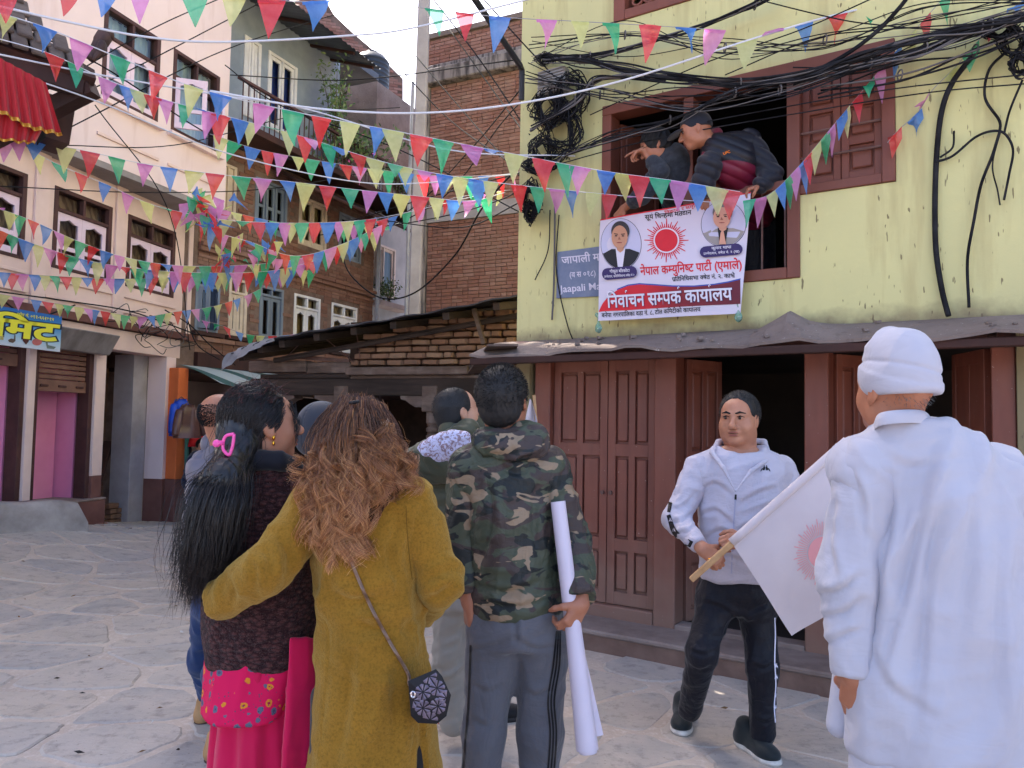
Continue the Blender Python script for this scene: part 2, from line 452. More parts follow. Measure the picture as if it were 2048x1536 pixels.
# window frame and leaves
fr = .075
win = MB().fbox(FY, wl + .002, wr - .002, wz1 - fr, wz1 - .002, -.13, .018).build('window', M_BROWN, yb)
win['label'] = 'wide brown timber window, left half open, right half shuttered'
def wpart(nm, *a, m=M_BROWN, ch=.004): return fbox(nm, FY, *a, m, win, ch)
wpart('frame', wl + .002, wl + fr, wz0 + .002, wz1 - fr - .001, -.13, .017)
wpart('frame', wl + fr + .001, wm - .03, wz0 + .002, wz0 + fr, -.13, .016)
wpart('frame', wm - .029, wm + .05, wz0 + .002, wz1 - fr - .001, -.13, .018)
wpart('frame', wr - fr, wr - .002, wzs + .002, wz1 - fr - .001, -.13, .017)
wpart('frame', wm + .051, wr - fr - .001, wzs + .002, wzs + fr * .8, -.13, .016)
um = FY.px(1377, 300)[0]
wpart('mullion', um - .035, um + .035, wz0 + fr + .001, wz1 - fr - .001, -.10, .010)
zr = FY.px(1530, 376)[1]
wpart('rail', um + .036, wm - .03, zr - .03, zr + .03, -.06, .012)
for k in range(9):
  a = wl + fr + .05 + k * (wm - wl - fr - .1) / 8
  MB().tube([FY.P(a, wz0 + fr, -.03), FY.P(a, zr - .03, -.03)], .007, 6).build('railing_bar', M_IRON, win)
def panel_leaf(F, name, a0, a1, z0, z1, o0, o1, rows, cols, mat, parent, st=.045, rail=.05, sink=.014):
  leaf = MB(); back = o0 + (o1 - o0) * .35
  leaf.fbox(F, a0, a0 + st, z0, z1, o0, o1, .003); leaf.fbox(F, a1 - st, a1, z0, z1, o0, o1, .003)
  zs = [z0] + [z0 + (z1 - z0) * r for r in rows] + [z1]
  for i, z in enumerate(zs):
    h = rail
    lo_, hi_ = (z, z + h) if i == 0 else ((z - h, z) if i == len(zs) - 1 else (z - h / 2, z + h / 2))
    leaf.fbox(F, a0 + st - .002, a1 - st + .002, lo_, hi_, o0 + .001, o1 - .001, .003)
  w = (a1 - a0 - 2 * st - (cols - 1) * st * .8) / cols
  for c_ in range(1, cols):
    a = a0 + st + c_ * w + (c_ - 1) * st * .8
    leaf.fbox(F, a - .001, a + st * .8 + .001, z0 + .004, z1 - .004, o0 + .002, o1 - .0015, .003)
  L = leaf.build(name, mat, parent)
  for i in range(len(zs) - 1):
    lo_ = zs[i] + (rail if i == 0 else rail / 2); hi_ = zs[i + 1] - (rail if i == len(zs) - 2 else rail / 2)
    for c_ in range(cols):
      a = a0 + st + c_ * (w + st * .8)
      p = MB().fbox(F, a - .002, a + w + .002, lo_ - .002, hi_ + .002, o0 + .004, back, 0)
      p.fbox(F, a + .012, a + w - .012, lo_ + .018, hi_ - .018, back - .002, o1 - .006, .008)
      p.build('panel', mat, L)
  return L
ws = (wm + .05 + wr - fr) / 2
panel_leaf(FY, 'shutter', wm + .052, ws - .002, wzs + fr * .8 + .003, wz1 - fr - .003, -.08, -.042, [.33, .66], 1, M_BROWN, win)
panel_leaf(FY, 'shutter', ws + .002, wr - fr - .002, wzs + fr * .8 + .003, wz1 - fr - .003, -.07, -.032, [.33, .66], 1, M_BROWN, win)
for v_ in (262, 312):
  p0 = FY.at(1594, v_ + 8, -.01); z = p0[2]
  MB().tube([FY.P(wm + .03, z, -.012), FY.P(wr - .03, z, -.012)], .008, 6).build('security_rod', M_IRON, win)
# inner leaf of the open half, seen edge on behind the leaning man
FL = Facade(FY.P(wl + fr + .01, 0, -.14)[:2], -33.5 + 68)
panel_leaf(FL, 'shutter', .0, .40, wz0 + fr + .05, wz1 - fr - .02, -.03, 0, [.33, .66], 1, M_BROWN, win)
# lattice windows of the top storey
for k, a in enumerate((ta0, tb0)):
  tw = MB()
  for q in ((a + .002, a + .09, tz0 + .002, tz1 - .002), (a + 1.06, a + 1.148, tz0 + .002, tz1 - .002)): tw.fbox(FY, *q, -.12, .014)
  tw.fbox(FY, a + .091, a + 1.059, tz0 + .002, tz0 + .075, -.12, .013); tw.fbox(FY, a + .091, a + 1.059, tz1 - .09, tz1 - .002, -.12, .013)
  t = tw.build('window', M_BROWN, yb); t['label'] = 'brown window with a scrolled lattice grille'
  if k == 0:
    for i in range(4):
      for j in range(2):
        cx, cz = a + .21 + i * .24, tz0 + .19 + j * .24; g = MB()
        for s_ in (-1, 1):
          for f_ in (-1, 1):
            pts = []
            for q in range(15):
              th = q / 14 * 4.4; rr = .085 * (1 - q / 20)
              pts.append(FY.P(cx + s_ * (.055 - rr * .62 * math.cos(th)), cz + f_ * (.006 + rr * .62 * math.sin(th) + .03), -.05))
            g.tube(pts, .011, 5)
        g.build('lattice_scroll', M_BROWN, t)
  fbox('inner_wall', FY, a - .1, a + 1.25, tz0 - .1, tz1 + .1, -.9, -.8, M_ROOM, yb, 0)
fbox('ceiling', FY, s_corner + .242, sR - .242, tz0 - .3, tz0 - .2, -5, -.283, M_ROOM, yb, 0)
# ---- ground floor: posts, doors, lintel
def A(u, v=1000, o=0.0): return FY.px(u, v, o)[0]
z_step = .14
lint0, lint1 = FY.px(1200, 716)[1], zA - .002
fbox('lintel', FY, s_corner + .10, sR - .25, lint0, lint1, -.22, -.03, M_DARKWOOD, yb)
fbox('pillar', FY, s_corner + .0, A(1058, 800), 0, lint1, -.28, -.002, M_YEL, yb)
fbox('pillar', FY, A(2037), A(2037) + .25, 0, lint1 - .001, -.28, -.005, M_YEL, yb)
def post(u0, u1, nm='door_post'):
  return fbox(nm, FY, A(u0), A(u1), z_step - .02, lint0 - .001, -.20, -.035, M_DOOR, yb, .006)
post(1061, 1092); post(1303, 1346); post(1606, 1655); post(1985, 2036)
fbox('threshold', FY, A(1093), A(1302), z_step - .01, z_step + .085, -.17, -.03, M_DOOR, yb, .008)
am = A(1203)
for a0, a1 in ((A(1093) + .002, am - .003), (am + .003, A(1302) - .002)):
  L = panel_leaf(FY, 'door', a0, a1, z_step + .09, lint0 - .004, -.13, -.085, [.24, .625], 2, M_DOOR, yb, .06, .09)
  mbx = MB().tube([FY.P(a1 - .03 if a0 < am - .2 else a0 + .03, 1.02, -.084), FY.P(a1 - .03 if a0 < am - .2 else a0 + .03, 1.02, -.066)], .014, 8)
  mbx.build('latch', M_IRON, L)
# folded-back leaves of the two open doorways (hinged inside the posts)
for u, ang, wd in ((1349, 66, .36), (1658, 60, .36), (1982, 118, .40)):
  o_ = FY.P(A(u), 0, -.19); FD = Facade(o_[:2], -33.5 + ang)
  panel_leaf(FD, 'door', 0.01, wd, z_step + .02, lint0 - .01, -.03, .01, [.24, .625], 2, M_DOOR, yb, .05, .08)
for a0, a1 in ((A(1346), A(1606)), (A(1655), A(1985))):
  fbox('threshold', FY, a0 + .002, a1 - .002, z_step - .01, z_step + .03, -.17, -.03, M_STEP, yb, .006)
# step
st_o = .33
stp = thing('door_step', FY.P(1.4, 0, .2), 'long cement step below the brown shop doors', 'step')
fbox('tread', FY, s_corner - .15, sR, z_step - .035, z_step, -.28, st_o, M_STEP, stp, .01)
fbox('riser', FY, s_corner - .148, sR - .002, -.05, z_step - .036, -.27, st_o - .012, M_STEPFACE, stp, .0)
fbox('floor', FY, s_corner + .3, sR - .3, z_step - .05, z_step - .004, -3.1, -.282, M_ROOM, yb, 0)
# canopy sheet over the doors (drooping, ragged outer edge)
can = thing('canopy', FY.P(1.5, zA - .1, .2), 'dusty sagging canopy sheet over the brown shop doors', 'canopy')
nA_, nO_ = 60, 7; r = random.Random(3)
a_l, a_r = s_corner - .16, sR - .1
G = np.zeros((2, nO_, nA_, 3))
for j in range(nA_):
  t = j / (nA_ - 1); a = a_l + (a_r - a_l) * t
  u_edge = 690 - 0  # outer edge height in the picture is level with the lintel
  e = .012 * math.sin(a * 5.1) + .010 * math.sin(a * 13 + 1) + r.uniform(-.006, .006)
  lift = .10 * math.exp(-((a - FY.px(1560, 660, .3)[0]) / .10) ** 2) + .03 * math.exp(-((a - FY.px(1600, 660, .3)[0]) / .28) ** 2)
  for i in range(nO_):
    q = i / (nO_ - 1); o = .004 + q * (.40 + r.uniform(-.006, .006) + .02 * math.sin(a * 3))
    z = zA + .012 - .135 * q ** 1.2 + e * q + lift * math.sin(math.pi * min(1, q * 1.15)) * (1 if q < .95 else .3)
    G[0, i, j] = FY.P(a, z, o); G[1, i, j] = FY.P(a, z - .018, o)
mb = MB(); mb.grid(G[0]); mb.grid(G[1][:, ::-1])
mb.add(np.concatenate([G[0, -1], G[1, -1]]), [(j, nA_ + j, nA_ + j + 1, j + 1) for j in range(nA_ - 1)])
mb.build('sheet', M_CEM, can)
zc = zA - .16
MB().bar(FY.P(a_l, zc - .01, .37), FY.P(a_r, zc - .01, .37), .05, .05, ch=.006).build('edge_beam', M_DARKWOOD, can)
for k in range(9):
  a = a_l + .2 + k * .62
  MB().bar(FY.P(a, zA - .035, -.02), FY.P(a, zc + .012, .345), .04, .04, ch=.004).build('rafter', M_DARKWOOD, can)
for k in range(26):
  a = r.uniform(s_corner + .2, 2.8); q = r.uniform(.2, .9); s_ = r.uniform(.008, .022)
  c_ = FY.P(a, zA + .012 - .135 * q ** 1.2 + s_ * .5 + .01, .004 + q * .40)
  mb = MB(); mb.hexa([c_ + np.array(w) * s_ * np.array([r.uniform(.6, 1.3) for _ in range(3)]) for w in ((-1, -1, -.6), (1, -1, -.6), (1, 1, -.6), (-1, 1, -.6), (-1, -1, .5), (1, -1, .5), (1, 1, .5), (-1, 1, .5))])
  mb.build('debris', M_CEM, can)
# floodlight on the wall by the cables
fl = thing('floodlight', FY.at(1103, 190, .1), 'small square floodlight in a ribbed metal case above cable tangle', 'lamp')
a0, a1, z0, z1 = R(1076, 146, 1130, 180, .12)
fbox('case', FY, a0, a1, z0, z1, .05, .13, M('alu', srgb(150, 146, 142), None, .45, spec=.5, metal=.3), fl, .008)
for k in range(8):
  zz = z0 + (k + .5) * (z1 - z0) / 8; fbox('rib', FY, a0 + .01, a1 - .01, zz - .004, zz + .004, .131, .142, MATS['alu'], fl, 0)
fbox('bracket', FY, a0 + .03, a1 - .03, z0 + .03, z1 - .03, -.005, .049, M_IRON, fl, 0)
# ================================================================ BRICKWORK
def brick_mat(name, c1, c2, c3, dirt=.35):
  n = N(name); v = n.pos(); oi = n.new('ObjectInfo')
  isl = n.new('NewGeometry').outputs['Random Per Island']
  rr = n.math('FRACT', n.math('ADD', n.math('MULTIPLY', isl, 7.3), oi.outputs['Random']))
  c = n.ramp(rr, [(0, c1), (.45, c2), (.8, c3), (1, tuple(x * .7 for x in c1))])
  c = n.mix(n.ramp(n.noise(v, 12, 5, .65), [(.45, 0.), (.75, dirt)]), c, srgb(98, 78, 70))
  c = n.mix(n.ramp(n.noise(v, 1.1, 5, .6), [(.5, 0.), (.72, dirt)]), c, srgb(150, 128, 116))
  return n.done(c, .92, .15, n.bump(n.noise(v, 60, 5, .7), .5, .006))
M_BR_RED = brick_mat('red_brick', srgb(148, 106, 95), srgb(136, 95, 84), srgb(158, 121, 110), .5)
M_BR_BROWN = brick_mat('brown_brick', srgb(132, 96, 82), srgb(116, 82, 70), srgb(140, 106, 92), .5)
M_BR_MUD = brick_mat('mud_brick', srgb(148, 116, 94), srgb(136, 102, 82), srgb(158, 128, 104), .25)
M_BR_ALLEY = brick_mat('alley_brick', srgb(124, 92, 72), srgb(110, 80, 62), srgb(132, 100, 80), .3)
M_JOINT = M('brick_joint', srgb(126, 106, 96), srgb(98, 80, 72), .95, 5, .5, 40, .1)
M_MUDJOINT = M('mud_joint', srgb(66, 50, 42), srgb(50, 40, 34), .95, 5, .5, 40, .1)
BOXF = [(3, 2, 1, 0), (4, 5, 6, 7), (0, 1, 5, 4), (1, 2, 6, 5), (2, 3, 7, 6), (3, 0, 4, 7)]
_unit = {}
def unit_brick(mat, ch=.05):
  k = mat.name
  if k not in _unit:
    b = MB(); h = .5
    b.hexa([(-h, -h, -h), (h, -h, -h), (h, h, -h), (-h, h, -h), (-h, -h, h), (h, -h, h), (h, h, h), (-h, h, h)], ch)
    _unit[k] = rawmesh('brick', b.V, b.F, mat)
  return _unit[k]
def bricks(F, a0, a1, z0, z1, o, mat, parent, L=.23, H=.068, gap=.010, holes=(), parts=0, seed=1, rough=.004, pick=None, D=.03):
  r = random.Random(seed); cells = []
  z = z0; row = 0
  while z + H * .6 < z1:
    a = a0 - (L / 2 if row % 2 else 0) - r.uniform(0, .02)
    while a < a1 - .02:
      l = L * (1 if r.random() < .8 else .5)
      b0, b1 = max(a, a0), min(a + l, a1)
      if b1 - b0 > .04:
        c_, zc_ = (b0 + b1) / 2, z + H / 2
        if not any(h[0] - .04 < c_ < h[1] + .04 and h[2] - .02 < zc_ < h[3] + .02 for h in holes):
          cells.append((b0, b1, z, min(z + H, z1)))
      a += l
    z += H; row += 1
  if pick: cells.sort(key=pick)
  me = unit_brick(mat); B = np.stack([F.d, -F.n, F.z], 1)
  for b0, b1, y0, y1 in cells[:parts]:
    sc = np.diag([b1 - b0 - gap * r.uniform(.7, 1.5), D, y1 - y0 - gap * r.uniform(.7, 1.3)])
    an = r.uniform(-.03, .03); R_ = np.array([[math.cos(an), 0, -math.sin(an)], [0, 1, 0], [math.sin(an), 0, math.cos(an)]]) if rough > .006 else np.eye(3)
    place('brick', me, F.P((b0 + b1) / 2, (y0 + y1) / 2 + r.uniform(-rough, rough) * .3, o + r.uniform(-rough, rough)), B @ R_ @ sc, parent)
  if len(cells) > parts:
    m = MB()
    for b0, b1, y0, y1 in cells[parts:]:
      q = r.uniform(-rough, rough); g = gap * .5 * r.uniform(.7, 1.4)
      m.add([F.P(x, zz, oo) for zz in (y0 + g, y1 - g) for x, oo in ((b0 + g, o + D / 2 + q), (b1 - g, o + D / 2 + q), (b1 - g, o - D / 2), (b0 + g, o - D / 2))], BOXF)
    w = m.build('brick_courses', mat, parent); w['kind'] = 'stuff'
# ================================================================ PINK BUILDING
_o = gnd(345, 1040)
FP = Facade(_o[:2], 78); _p = FP.P(.06, 0, .58); FP2 = Facade(_p[:2], 72)
n = N('pink_plaster'); v = n.pos(); vs = n.pos((1, 1, .15))
c = n.mix(n.ramp(n.noise(v, 1.2, 5), [(.3, 0.), (.7, 1.)]), srgb(230, 209, 207), srgb(220, 197, 193))
c = n.mix(n.ramp(n.noise(vs, 4, 5), [(.56, 0.), (.75, .5)]), c, srgb(190, 158, 148))
M_PINK = n.done(c, .85, .2, n.bump(n.noise(v, 30, 4), .15, .004))
M_PEACH = M('peach_plaster', srgb(226, 200, 191), srgb(214, 187, 178), .85, 2, .15, 30, .2)
M_BAND = M('brown_band', srgb(122, 84, 76), srgb(104, 68, 62), .8, 3, .2, 30, .2)
M_MAG = M('magenta_plaster', srgb(232, 150, 184), srgb(222, 136, 172), .8, 2, .1, 30, .2)
M_SOFFIT = M('grey_soffit', srgb(150, 142, 140), srgb(126, 118, 116), .9, 2)
M_GREYP = M('grey_plaster', srgb(168, 162, 166), srgb(146, 140, 142), .9, 2.5, .3, 30)
M_SASH = M('pale_sash', srgb(226, 204, 218), srgb(212, 186, 202), .5, 3, .1, 40, .4)
M_FRAME = M('dark_frame', srgb(84, 54, 50), srgb(66, 42, 40), .6, 4, .2, 40, .3)
n = N('lace_curtain'); v = n.pos((1, 1, .55))
w = n.new('TexWave', wave_type='BANDS', bands_direction='DIAGONAL'); w.inputs['Scale'].default_value = 5; w.inputs['Distortion'].default_value = 6; n.ln(v, w.inputs['Vector'])
M_LACE = n.done(n.mix(n.ramp(w.outputs['Fac'], [(.3, 0.), (.6, 1.)]), srgb(150, 128, 112), srgb(116, 96, 86)), .9, .1)
M_BLUECURT = M('blue_curtain', srgb(176, 198, 222), srgb(140, 168, 204), .9, 3, stretch=(6, 6, .4))
n = N('window_glass'); tr = n.new('BsdfTransparent'); gl = n.new('BsdfGlossy'); gl.inputs['Roughness'].default_value = .04
fz = n.new('Fresnel'); fz.inputs['IOR'].default_value = 1.5; mx = n.new('MixShader'); tr.inputs[0].default_value = (.82, .85, .86, 1)
n.ln(fz.outputs[0], mx.inputs[0]); n.ln(tr.outputs[0], mx.inputs[1]); n.ln(gl.outputs[0], mx.inputs[2]); n.ln(mx.outputs[0], n.out.inputs[0]); M_GLASS = n.m
M_DARK = M('interior_shade', srgb(40, 36, 38), None, .95)  # boxes and sheets behind windows: shade put into a near-black colour
def sash(F, a0, a1, z0, z1, o0, o1, parent, mat, arch=True, curtain=None, st=.06, pane=True, mid=None):
  ia0, ia1, iz0, iz1 = a0 + st, a1 - st, z0 + st * 1.3, z1 - st
  inner = [(ia0, iz0), (ia1, iz0)]
  if arch:
    for k in range(9):
      t = k / 8; x = ia1 + (ia0 - ia1) * t
      inner.append((x, iz1 - .045 * (1 - math.sin(math.pi * t)) - .02 * abs(math.sin(2 * math.pi * t))))
  else: inner += [(ia1, iz1), (ia0, iz1)]
  outer = []
  for k, (x, z) in enumerate(inner):
    if k == 0: outer.append((a0, z0))
    elif k == 1: outer.append((a1, z0))
    elif k == 2: outer.append((a1, z1))
    elif k == len(inner) - 1: outer.append((a0, z1))
    else: outer.append((x, z1))
  m = len(inner); V = [F.P(x, z, o1) for x, z in outer] + [F.P(x, z, o1) for x, z in inner] + [F.P(x, z, o0) for x, z in outer] + [F.P(x, z, o0) for x, z in inner]
  Fc = []
  for k in range(m):
    j = (k + 1) % m
    Fc += [(k, j, m + j, m + k), (2 * m + j, 2 * m + k, 3 * m + k, 3 * m + j), (m + k, m + j, 3 * m + j, 3 * m + k), (j, k, 2 * m + k, 2 * m + j)]
  s = obj('sash', V, Fc, mat, parent)
  if pane: obj('pane', [F.P(x, z, (o0 + o1) / 2) for x, z in ((ia0 - .01, iz0 - .01), (ia1 + .01, iz0 - .01), (ia1 + .01, iz1 + .01), (ia0 - .01, iz1 + .01))], [(0, 1, 2, 3)], M_GLASS, s)
  if mid is not None: fbox('sash_bar', F, ia0 - .002, ia1 + .002, z0 + (z1 - z0) * mid - .025, z0 + (z1 - z0) * mid + .025, o0 + .003, o1 - .003, mat, s, 0)
  return s
def curtain_mesh(F, a0, a1, z0, z1, o, mat, parent, waves=9):
  G = np.zeros((4, waves * 6, 3))
  for i in range(4):
    for j in range(waves * 6):
      t = j / (waves * 6 - 1); G[i, j] = F.P(a0 + (a1 - a0) * t, z0 + (z1 - z0) * i / 3, o + .018 * math.sin(t * waves * 6.28) * (1.2 - .15 * i))
  mb = MB(); mb.grid(G); return mb.build('curtain', mat, parent, True)
def casement(F, a0, a1, z0, z1, parent, frame, sashm, curt=None, leaves=2, arch=True, transom=.24, open_ang=0, deep=.5, glass=True, label=None, fr=.05, mid=.36):
  w = MB()
  w.fbox(F, a0 - .012, a0 + fr, z0, z1, -.12, .012); w.fbox(F, a1 - fr, a1 + .012, z0, z1, -.12, .012)
  w.fbox(F, a0 + fr + .001, a1 - fr - .001, z1 - fr, z1, -.12, .011); w.fbox(F, a0 + fr + .001, a1 - fr - .001, z0, z0 + fr * .8, -.12, .011)
  zt = z1 - fr - (z1 - z0) * transom
  if transom: w.fbox(F, a0 + fr + .001, a1 - fr - .001, zt, zt + .04, -.10, .008)
  for k in range(1, leaves):
    a = a0 + fr + (a1 - a0 - 2 * fr) * k / leaves
    w.fbox(F, a - .02, a + .02, (zt + .041) if transom else z0 + fr * .8, z1 - fr - .001, -.10, .007)
  W_ = w.build('window', frame, parent)
  if label: W_['label'] = label
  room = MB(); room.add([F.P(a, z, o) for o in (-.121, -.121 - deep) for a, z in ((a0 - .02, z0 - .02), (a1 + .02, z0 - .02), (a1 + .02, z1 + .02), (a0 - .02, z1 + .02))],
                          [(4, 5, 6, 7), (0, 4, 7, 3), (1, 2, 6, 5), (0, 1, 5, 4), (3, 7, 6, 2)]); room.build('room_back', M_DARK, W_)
  b0, b1 = a0 + fr + .003, a1 - fr - .003; zz0, zz1 = z0 + fr * .8 + .003, (zt if transom else z1 - fr) - .003
  lw = (b1 - b0) / leaves
  for k in range(leaves):
    if open_ang:
      hinge = F.P(b0 if k == 0 else b1, 0, .0); G_ = Facade(hinge[:2], 0); ang = open_ang if k == 0 else -open_ang
      base = math.degrees(math.atan2(F.d[1], F.d[0]))
      if k == 0: G_ = Facade(hinge[:2], base - ang); sash(G_, 0, lw, zz0, zz1, -.015, .02, W_, sashm, arch, mid=mid, pane=glass)
      else: G_ = Facade(hinge[:2], base - ang); sash(G_, -lw, 0, zz0, zz1, -.015, .02, W_, sashm, arch, mid=mid, pane=glass)
    else:
      sash(F, b0 + k * lw + .002, b0 + (k + 1) * lw - .002, zz0, zz1, -.06, -.022, W_, sashm, arch, mid=mid, pane=glass)
  if transom and glass: obj('pane', [F.P(a, z, -.05) for a, z in ((b0, zt + .04), (b1, zt + .04), (b1, z1 - fr), (b0, z1 - fr))], [(0, 1, 2, 3)], M_GLASS, W_)
  if curt is not None: curtain_mesh(F, a0 + .03, a1 - .03, z0 + .02, z1 - .03, -.165, curt, W_)
  return W_
pk = thing('pink_building', FP.P(-3, 0), 'pink plastered three-storey house with shops and roller shutters below', 'building')
def RP(F, pts):
  q = [F.px(*p) for p in pts]; return (q[0][0] + q[2][0]) / 2, (q[1][0] + q[3][0]) / 2, (q[2][1] + q[3][1]) / 2, (q[0][1] + q[1][1]) / 2
aL = -11.0; z1b = 2.68
lw3 = RP(FP, [(255, 422), (350, 455), (255, 568), (346, 592)])
lw2 = RP(FP, [(108, 376), (224, 424), (106, 543), (216, 566)])
dw = lw2[0] - lw3[0]
lzs = ((lw2[2] + lw3[2]) / 2, (lw2[3] + lw3[3]) / 2)
lw1 = (lw2[0] - 1.45, lw2[0] - .42); lw0 = (lw1[0] - 1.45, lw1[0] - .42)
zc1 = 4.62
wins1 = [(lw3[0], lw3[1]), (lw2[0], lw2[1]), lw1, lw0]
holed_wall('wall', FP, aL, .30, z1b + .10, zc1, -.2, 0, [(a, b, *lzs) for a, b in wins1], M_PEACH, pk)
for k, (a, b) in enumerate(wins1):
  casement(FP, a, b, *lzs, pk, M_FRAME, M_SASH, M_LACE)
  if k < 3:
    p0 = FP; fbox('panel', FP, a - .10, b + .06, z1b + .22, z1b + .25, .001, .03, M_PEACH, pk)
    fbox('panel', FP, a - .10, b + .06, lzs[0] - .16, lzs[0] - .12, .001, .03, M_PEACH, pk)
for k in range(3):
  a = (wins1[k][0] + wins1[k + 1][1]) / 2; fbox('pilaster', FP, a - .10, a + .10, z1b + .101, zc1 - .01, .001, .035, M_PEACH, pk)
fbox('pilaster', FP, .10, .30, z1b + .101, zc1 - .01, .001, .035, M_PEACH, pk)
fbox('band', FP, aL, .34, z1b, z1b + .099, -.2, .07, M_BAND, pk)
# upper storey, jutting out and turned a little
u1 = RP(FP2, [(208, 22), (323, 79), (205, 205), (311, 239)]); u2 = RP(FP2, [(350, 91), (441, 147), (342, 258), (431, 294)])
zU0 = np.mean([FP2.px(372, 403)[1], FP2.px(440, 415)[1], FP2.px(190, 304)[1]])
uz = ((u1[2] + u2[2]) / 2, (u1[3] + u2[3]) / 2); zTop = 12.5
wins2 = [(u2[0], u2[1]), (u1[0], u1[1]), (u1[0] - 2.2, u1[0] - 1.1)]
w3 = [(a, b, uz[0] + 2.9, uz[1] + 2.9) for a, b in wins2]
aE = FP2.px(452, 350)[0]
holed_wall('wall', FP2, aL, aE, zU0, zTop, -.2, 0, [(a, b, *uz) for a, b in wins2] + w3, M_PINK, pk)
for k, (a, b) in enumerate(wins2):
  casement(FP2, a, b, *uz, pk, M_FRAME, M_SASH, M_BLUECURT, open_ang=0 if k else 55, transom=.3)
  casement(FP2, a, b, uz[0] + 2.9, uz[1] + 2.9, pk, M_FRAME, M_SASH, M_BLUECURT)
  fbox('sill', FP2, a - .08, b + .08, uz[0] - .10, uz[0] - .04, .001, .09, M_PINK, pk)
  fbox('panel', FP2, a - .05, b + .05, uz[0] - .52, uz[0] - .48, .001, .025, M_PEACH, pk)
fbox('soffit', FP2, aL, aE - .002, zU0 - .08, zU0 - .002, -1.6, -.002, M_SOFFIT, pk, 0)
fbox('wall', FP2, aE - .2, aE, zU0, zTop, -6, -.202, M_PINK, pk, 0)
fbox('wall', FP, .10, .298, z1b + .101, zc1, -5, -.202, M_PEACH, pk, 0)
fbox('wall', FP2, aL, aE, zU0, zTop, -6.2, -6.002, M_PINK, pk, 0)
fbox('roof', FP2, aL, aE + .2, zTop, zTop + .2, -6.3, .5, M_SOFFIT, pk, 0)
fbox('ceiling', FP, aL, .29, z1b - .14, z1b - .02, -3.2, -.205, M_SOFFIT, pk, 0)
# ground floor
zB = z1b - .012
def AP(u, v): return FP.px(u, v)[0]
zpl = .47
p1 = (AP(50, 860), AP(66, 860)); p2 = (AP(187, 850), AP(207, 850)); p3 = (AP(327, 870), AP(346, 870))
fbox('beam', FP, aL, .02, zB - .27, zB, -.30, .0, M_PEACH, pk)
fbox('pillar', FP, p1[0], p1[1], zpl, zB - .271, -.25, .005, M_PEACH, pk)
fbox('pillar', FP, p2[0], p2[1], zpl + .28, zB - .271, -.25, .005, M_PEACH, pk)
fbox('pillar', FP, p2[0], p2[1], 0, zpl + .279, -.25, .007, M_BAND, pk)
fbox('pillar', FP, p3[0], p3[1], .62, zB - .271, -.30, .005, M_PINK, pk)
fbox('pillar', FP, p3[0] - .002, p3[1] + .002, 0, .619, -.30, .008, M_BAND, pk)
fbox('pillar', FP, p3[0] - .30, p3[0] - .003, 0, zB - .271, -.62, -.30, M_GREYP, pk)
for a0, a1 in ((p1[0] - .07, p1[0] - .002), (p1[1] + .002, p1[1] + .08), (p2[0] - .07, p2[0] - .002)):
  fbox('shutter_guide', FP, a0, a1, zpl, zB - .272, -.2, -.03, M_FRAME, pk)
# plinth and shop floors
fbox('plinth', FP, aL, p2[1] + .03, .0, zpl - .03, -2.4, .06, M_BAND, pk, .01)
fbox('plinth_top', FP, aL, p2[1] + .035, zpl - .029, zpl, -2.4, .065, M_STEP, pk, .01)
M_SLAT = M('roller_slat', srgb(132, 96, 82), srgb(108, 76, 64), .55, 4, .2, 40, .4)
def shop(a0, a1, drop, depth=1.0):
  for k in range(int(drop / .065)):
    z = zB - .274 - k * .065
    mb = MB(); mb.fbox(FP, a0, a1, z - .058, z - .004, -.13, -.085, .008); mb.build('shutter_slat', M_SLAT, pk)
  z = zB - .274 - int(drop / .065) * .065
  fbox('shutter_bar', FP, a0, a1, z - .14, z, -.135, -.075, M_SLAT, pk)
  for q in (.15, .5, .85): fbox('shutter_handle', FP, a0 + (a1 - a0) * q - .06, a0 + (a1 - a0) * q + .06, z - .085, z - .06, -.074, -.055, M_FRAME, pk)
  am_ = a1 - .45
  fbox('shop_wall', FP, a0 - .1, a1 + .1, zpl + .001, zB - .15, -depth - .1, -depth, M_MAG, pk, 0)
  fbox('shop_wall', FP, am_ + .02, am_ + .45, zpl + .001, zB - .15, -.75, -.5, M_MAG, pk, 0)
  fbox('shop_wall', FP, a0 - .1, a0 - .02, zpl + .001, zB - .15, -depth + .001, -.21, M_MAG, pk, 0)
  fbox('shop_wall', FP, a1 + .02, a1 + .1, zpl + .001, zB - .15, -depth + .001, -.24, M_MAG, pk, 0)
shop(p1[1] + .08, p2[0] - .07, .48)
shop(p1[0] - 1.95, p1[0] - .07, .22)
# roller housing (galvanised box)
M_GALV = M('galvanised', srgb(150, 146, 148), srgb(118, 112, 112), .5, 5, .1, 30, .5, stretch=(1, 1, .3), metal=.3)
ha0, hz1 = FP.px(100, 648, .25); ha1, hz0 = FP.px(238, 712, .25)
hz1 = FP.px(180, 662, .25)[1]; hz0 = FP.px(180, 700, .25)[1]
mb = MB(); mb.hexa([FP.P(ha0, hz0 - .02, .12), FP.P(ha1, hz0 - .02, .12), FP.P(ha1, hz0 - .02, .0), FP.P(ha0, hz0 - .02, .0), FP.P(ha0, hz1, .27), FP.P(ha1, hz1, .27), FP.P(ha1, hz1, .0), FP.P(ha0, hz1, .0)], .012)
mb.build('roller_housing', M_GALV, pk)
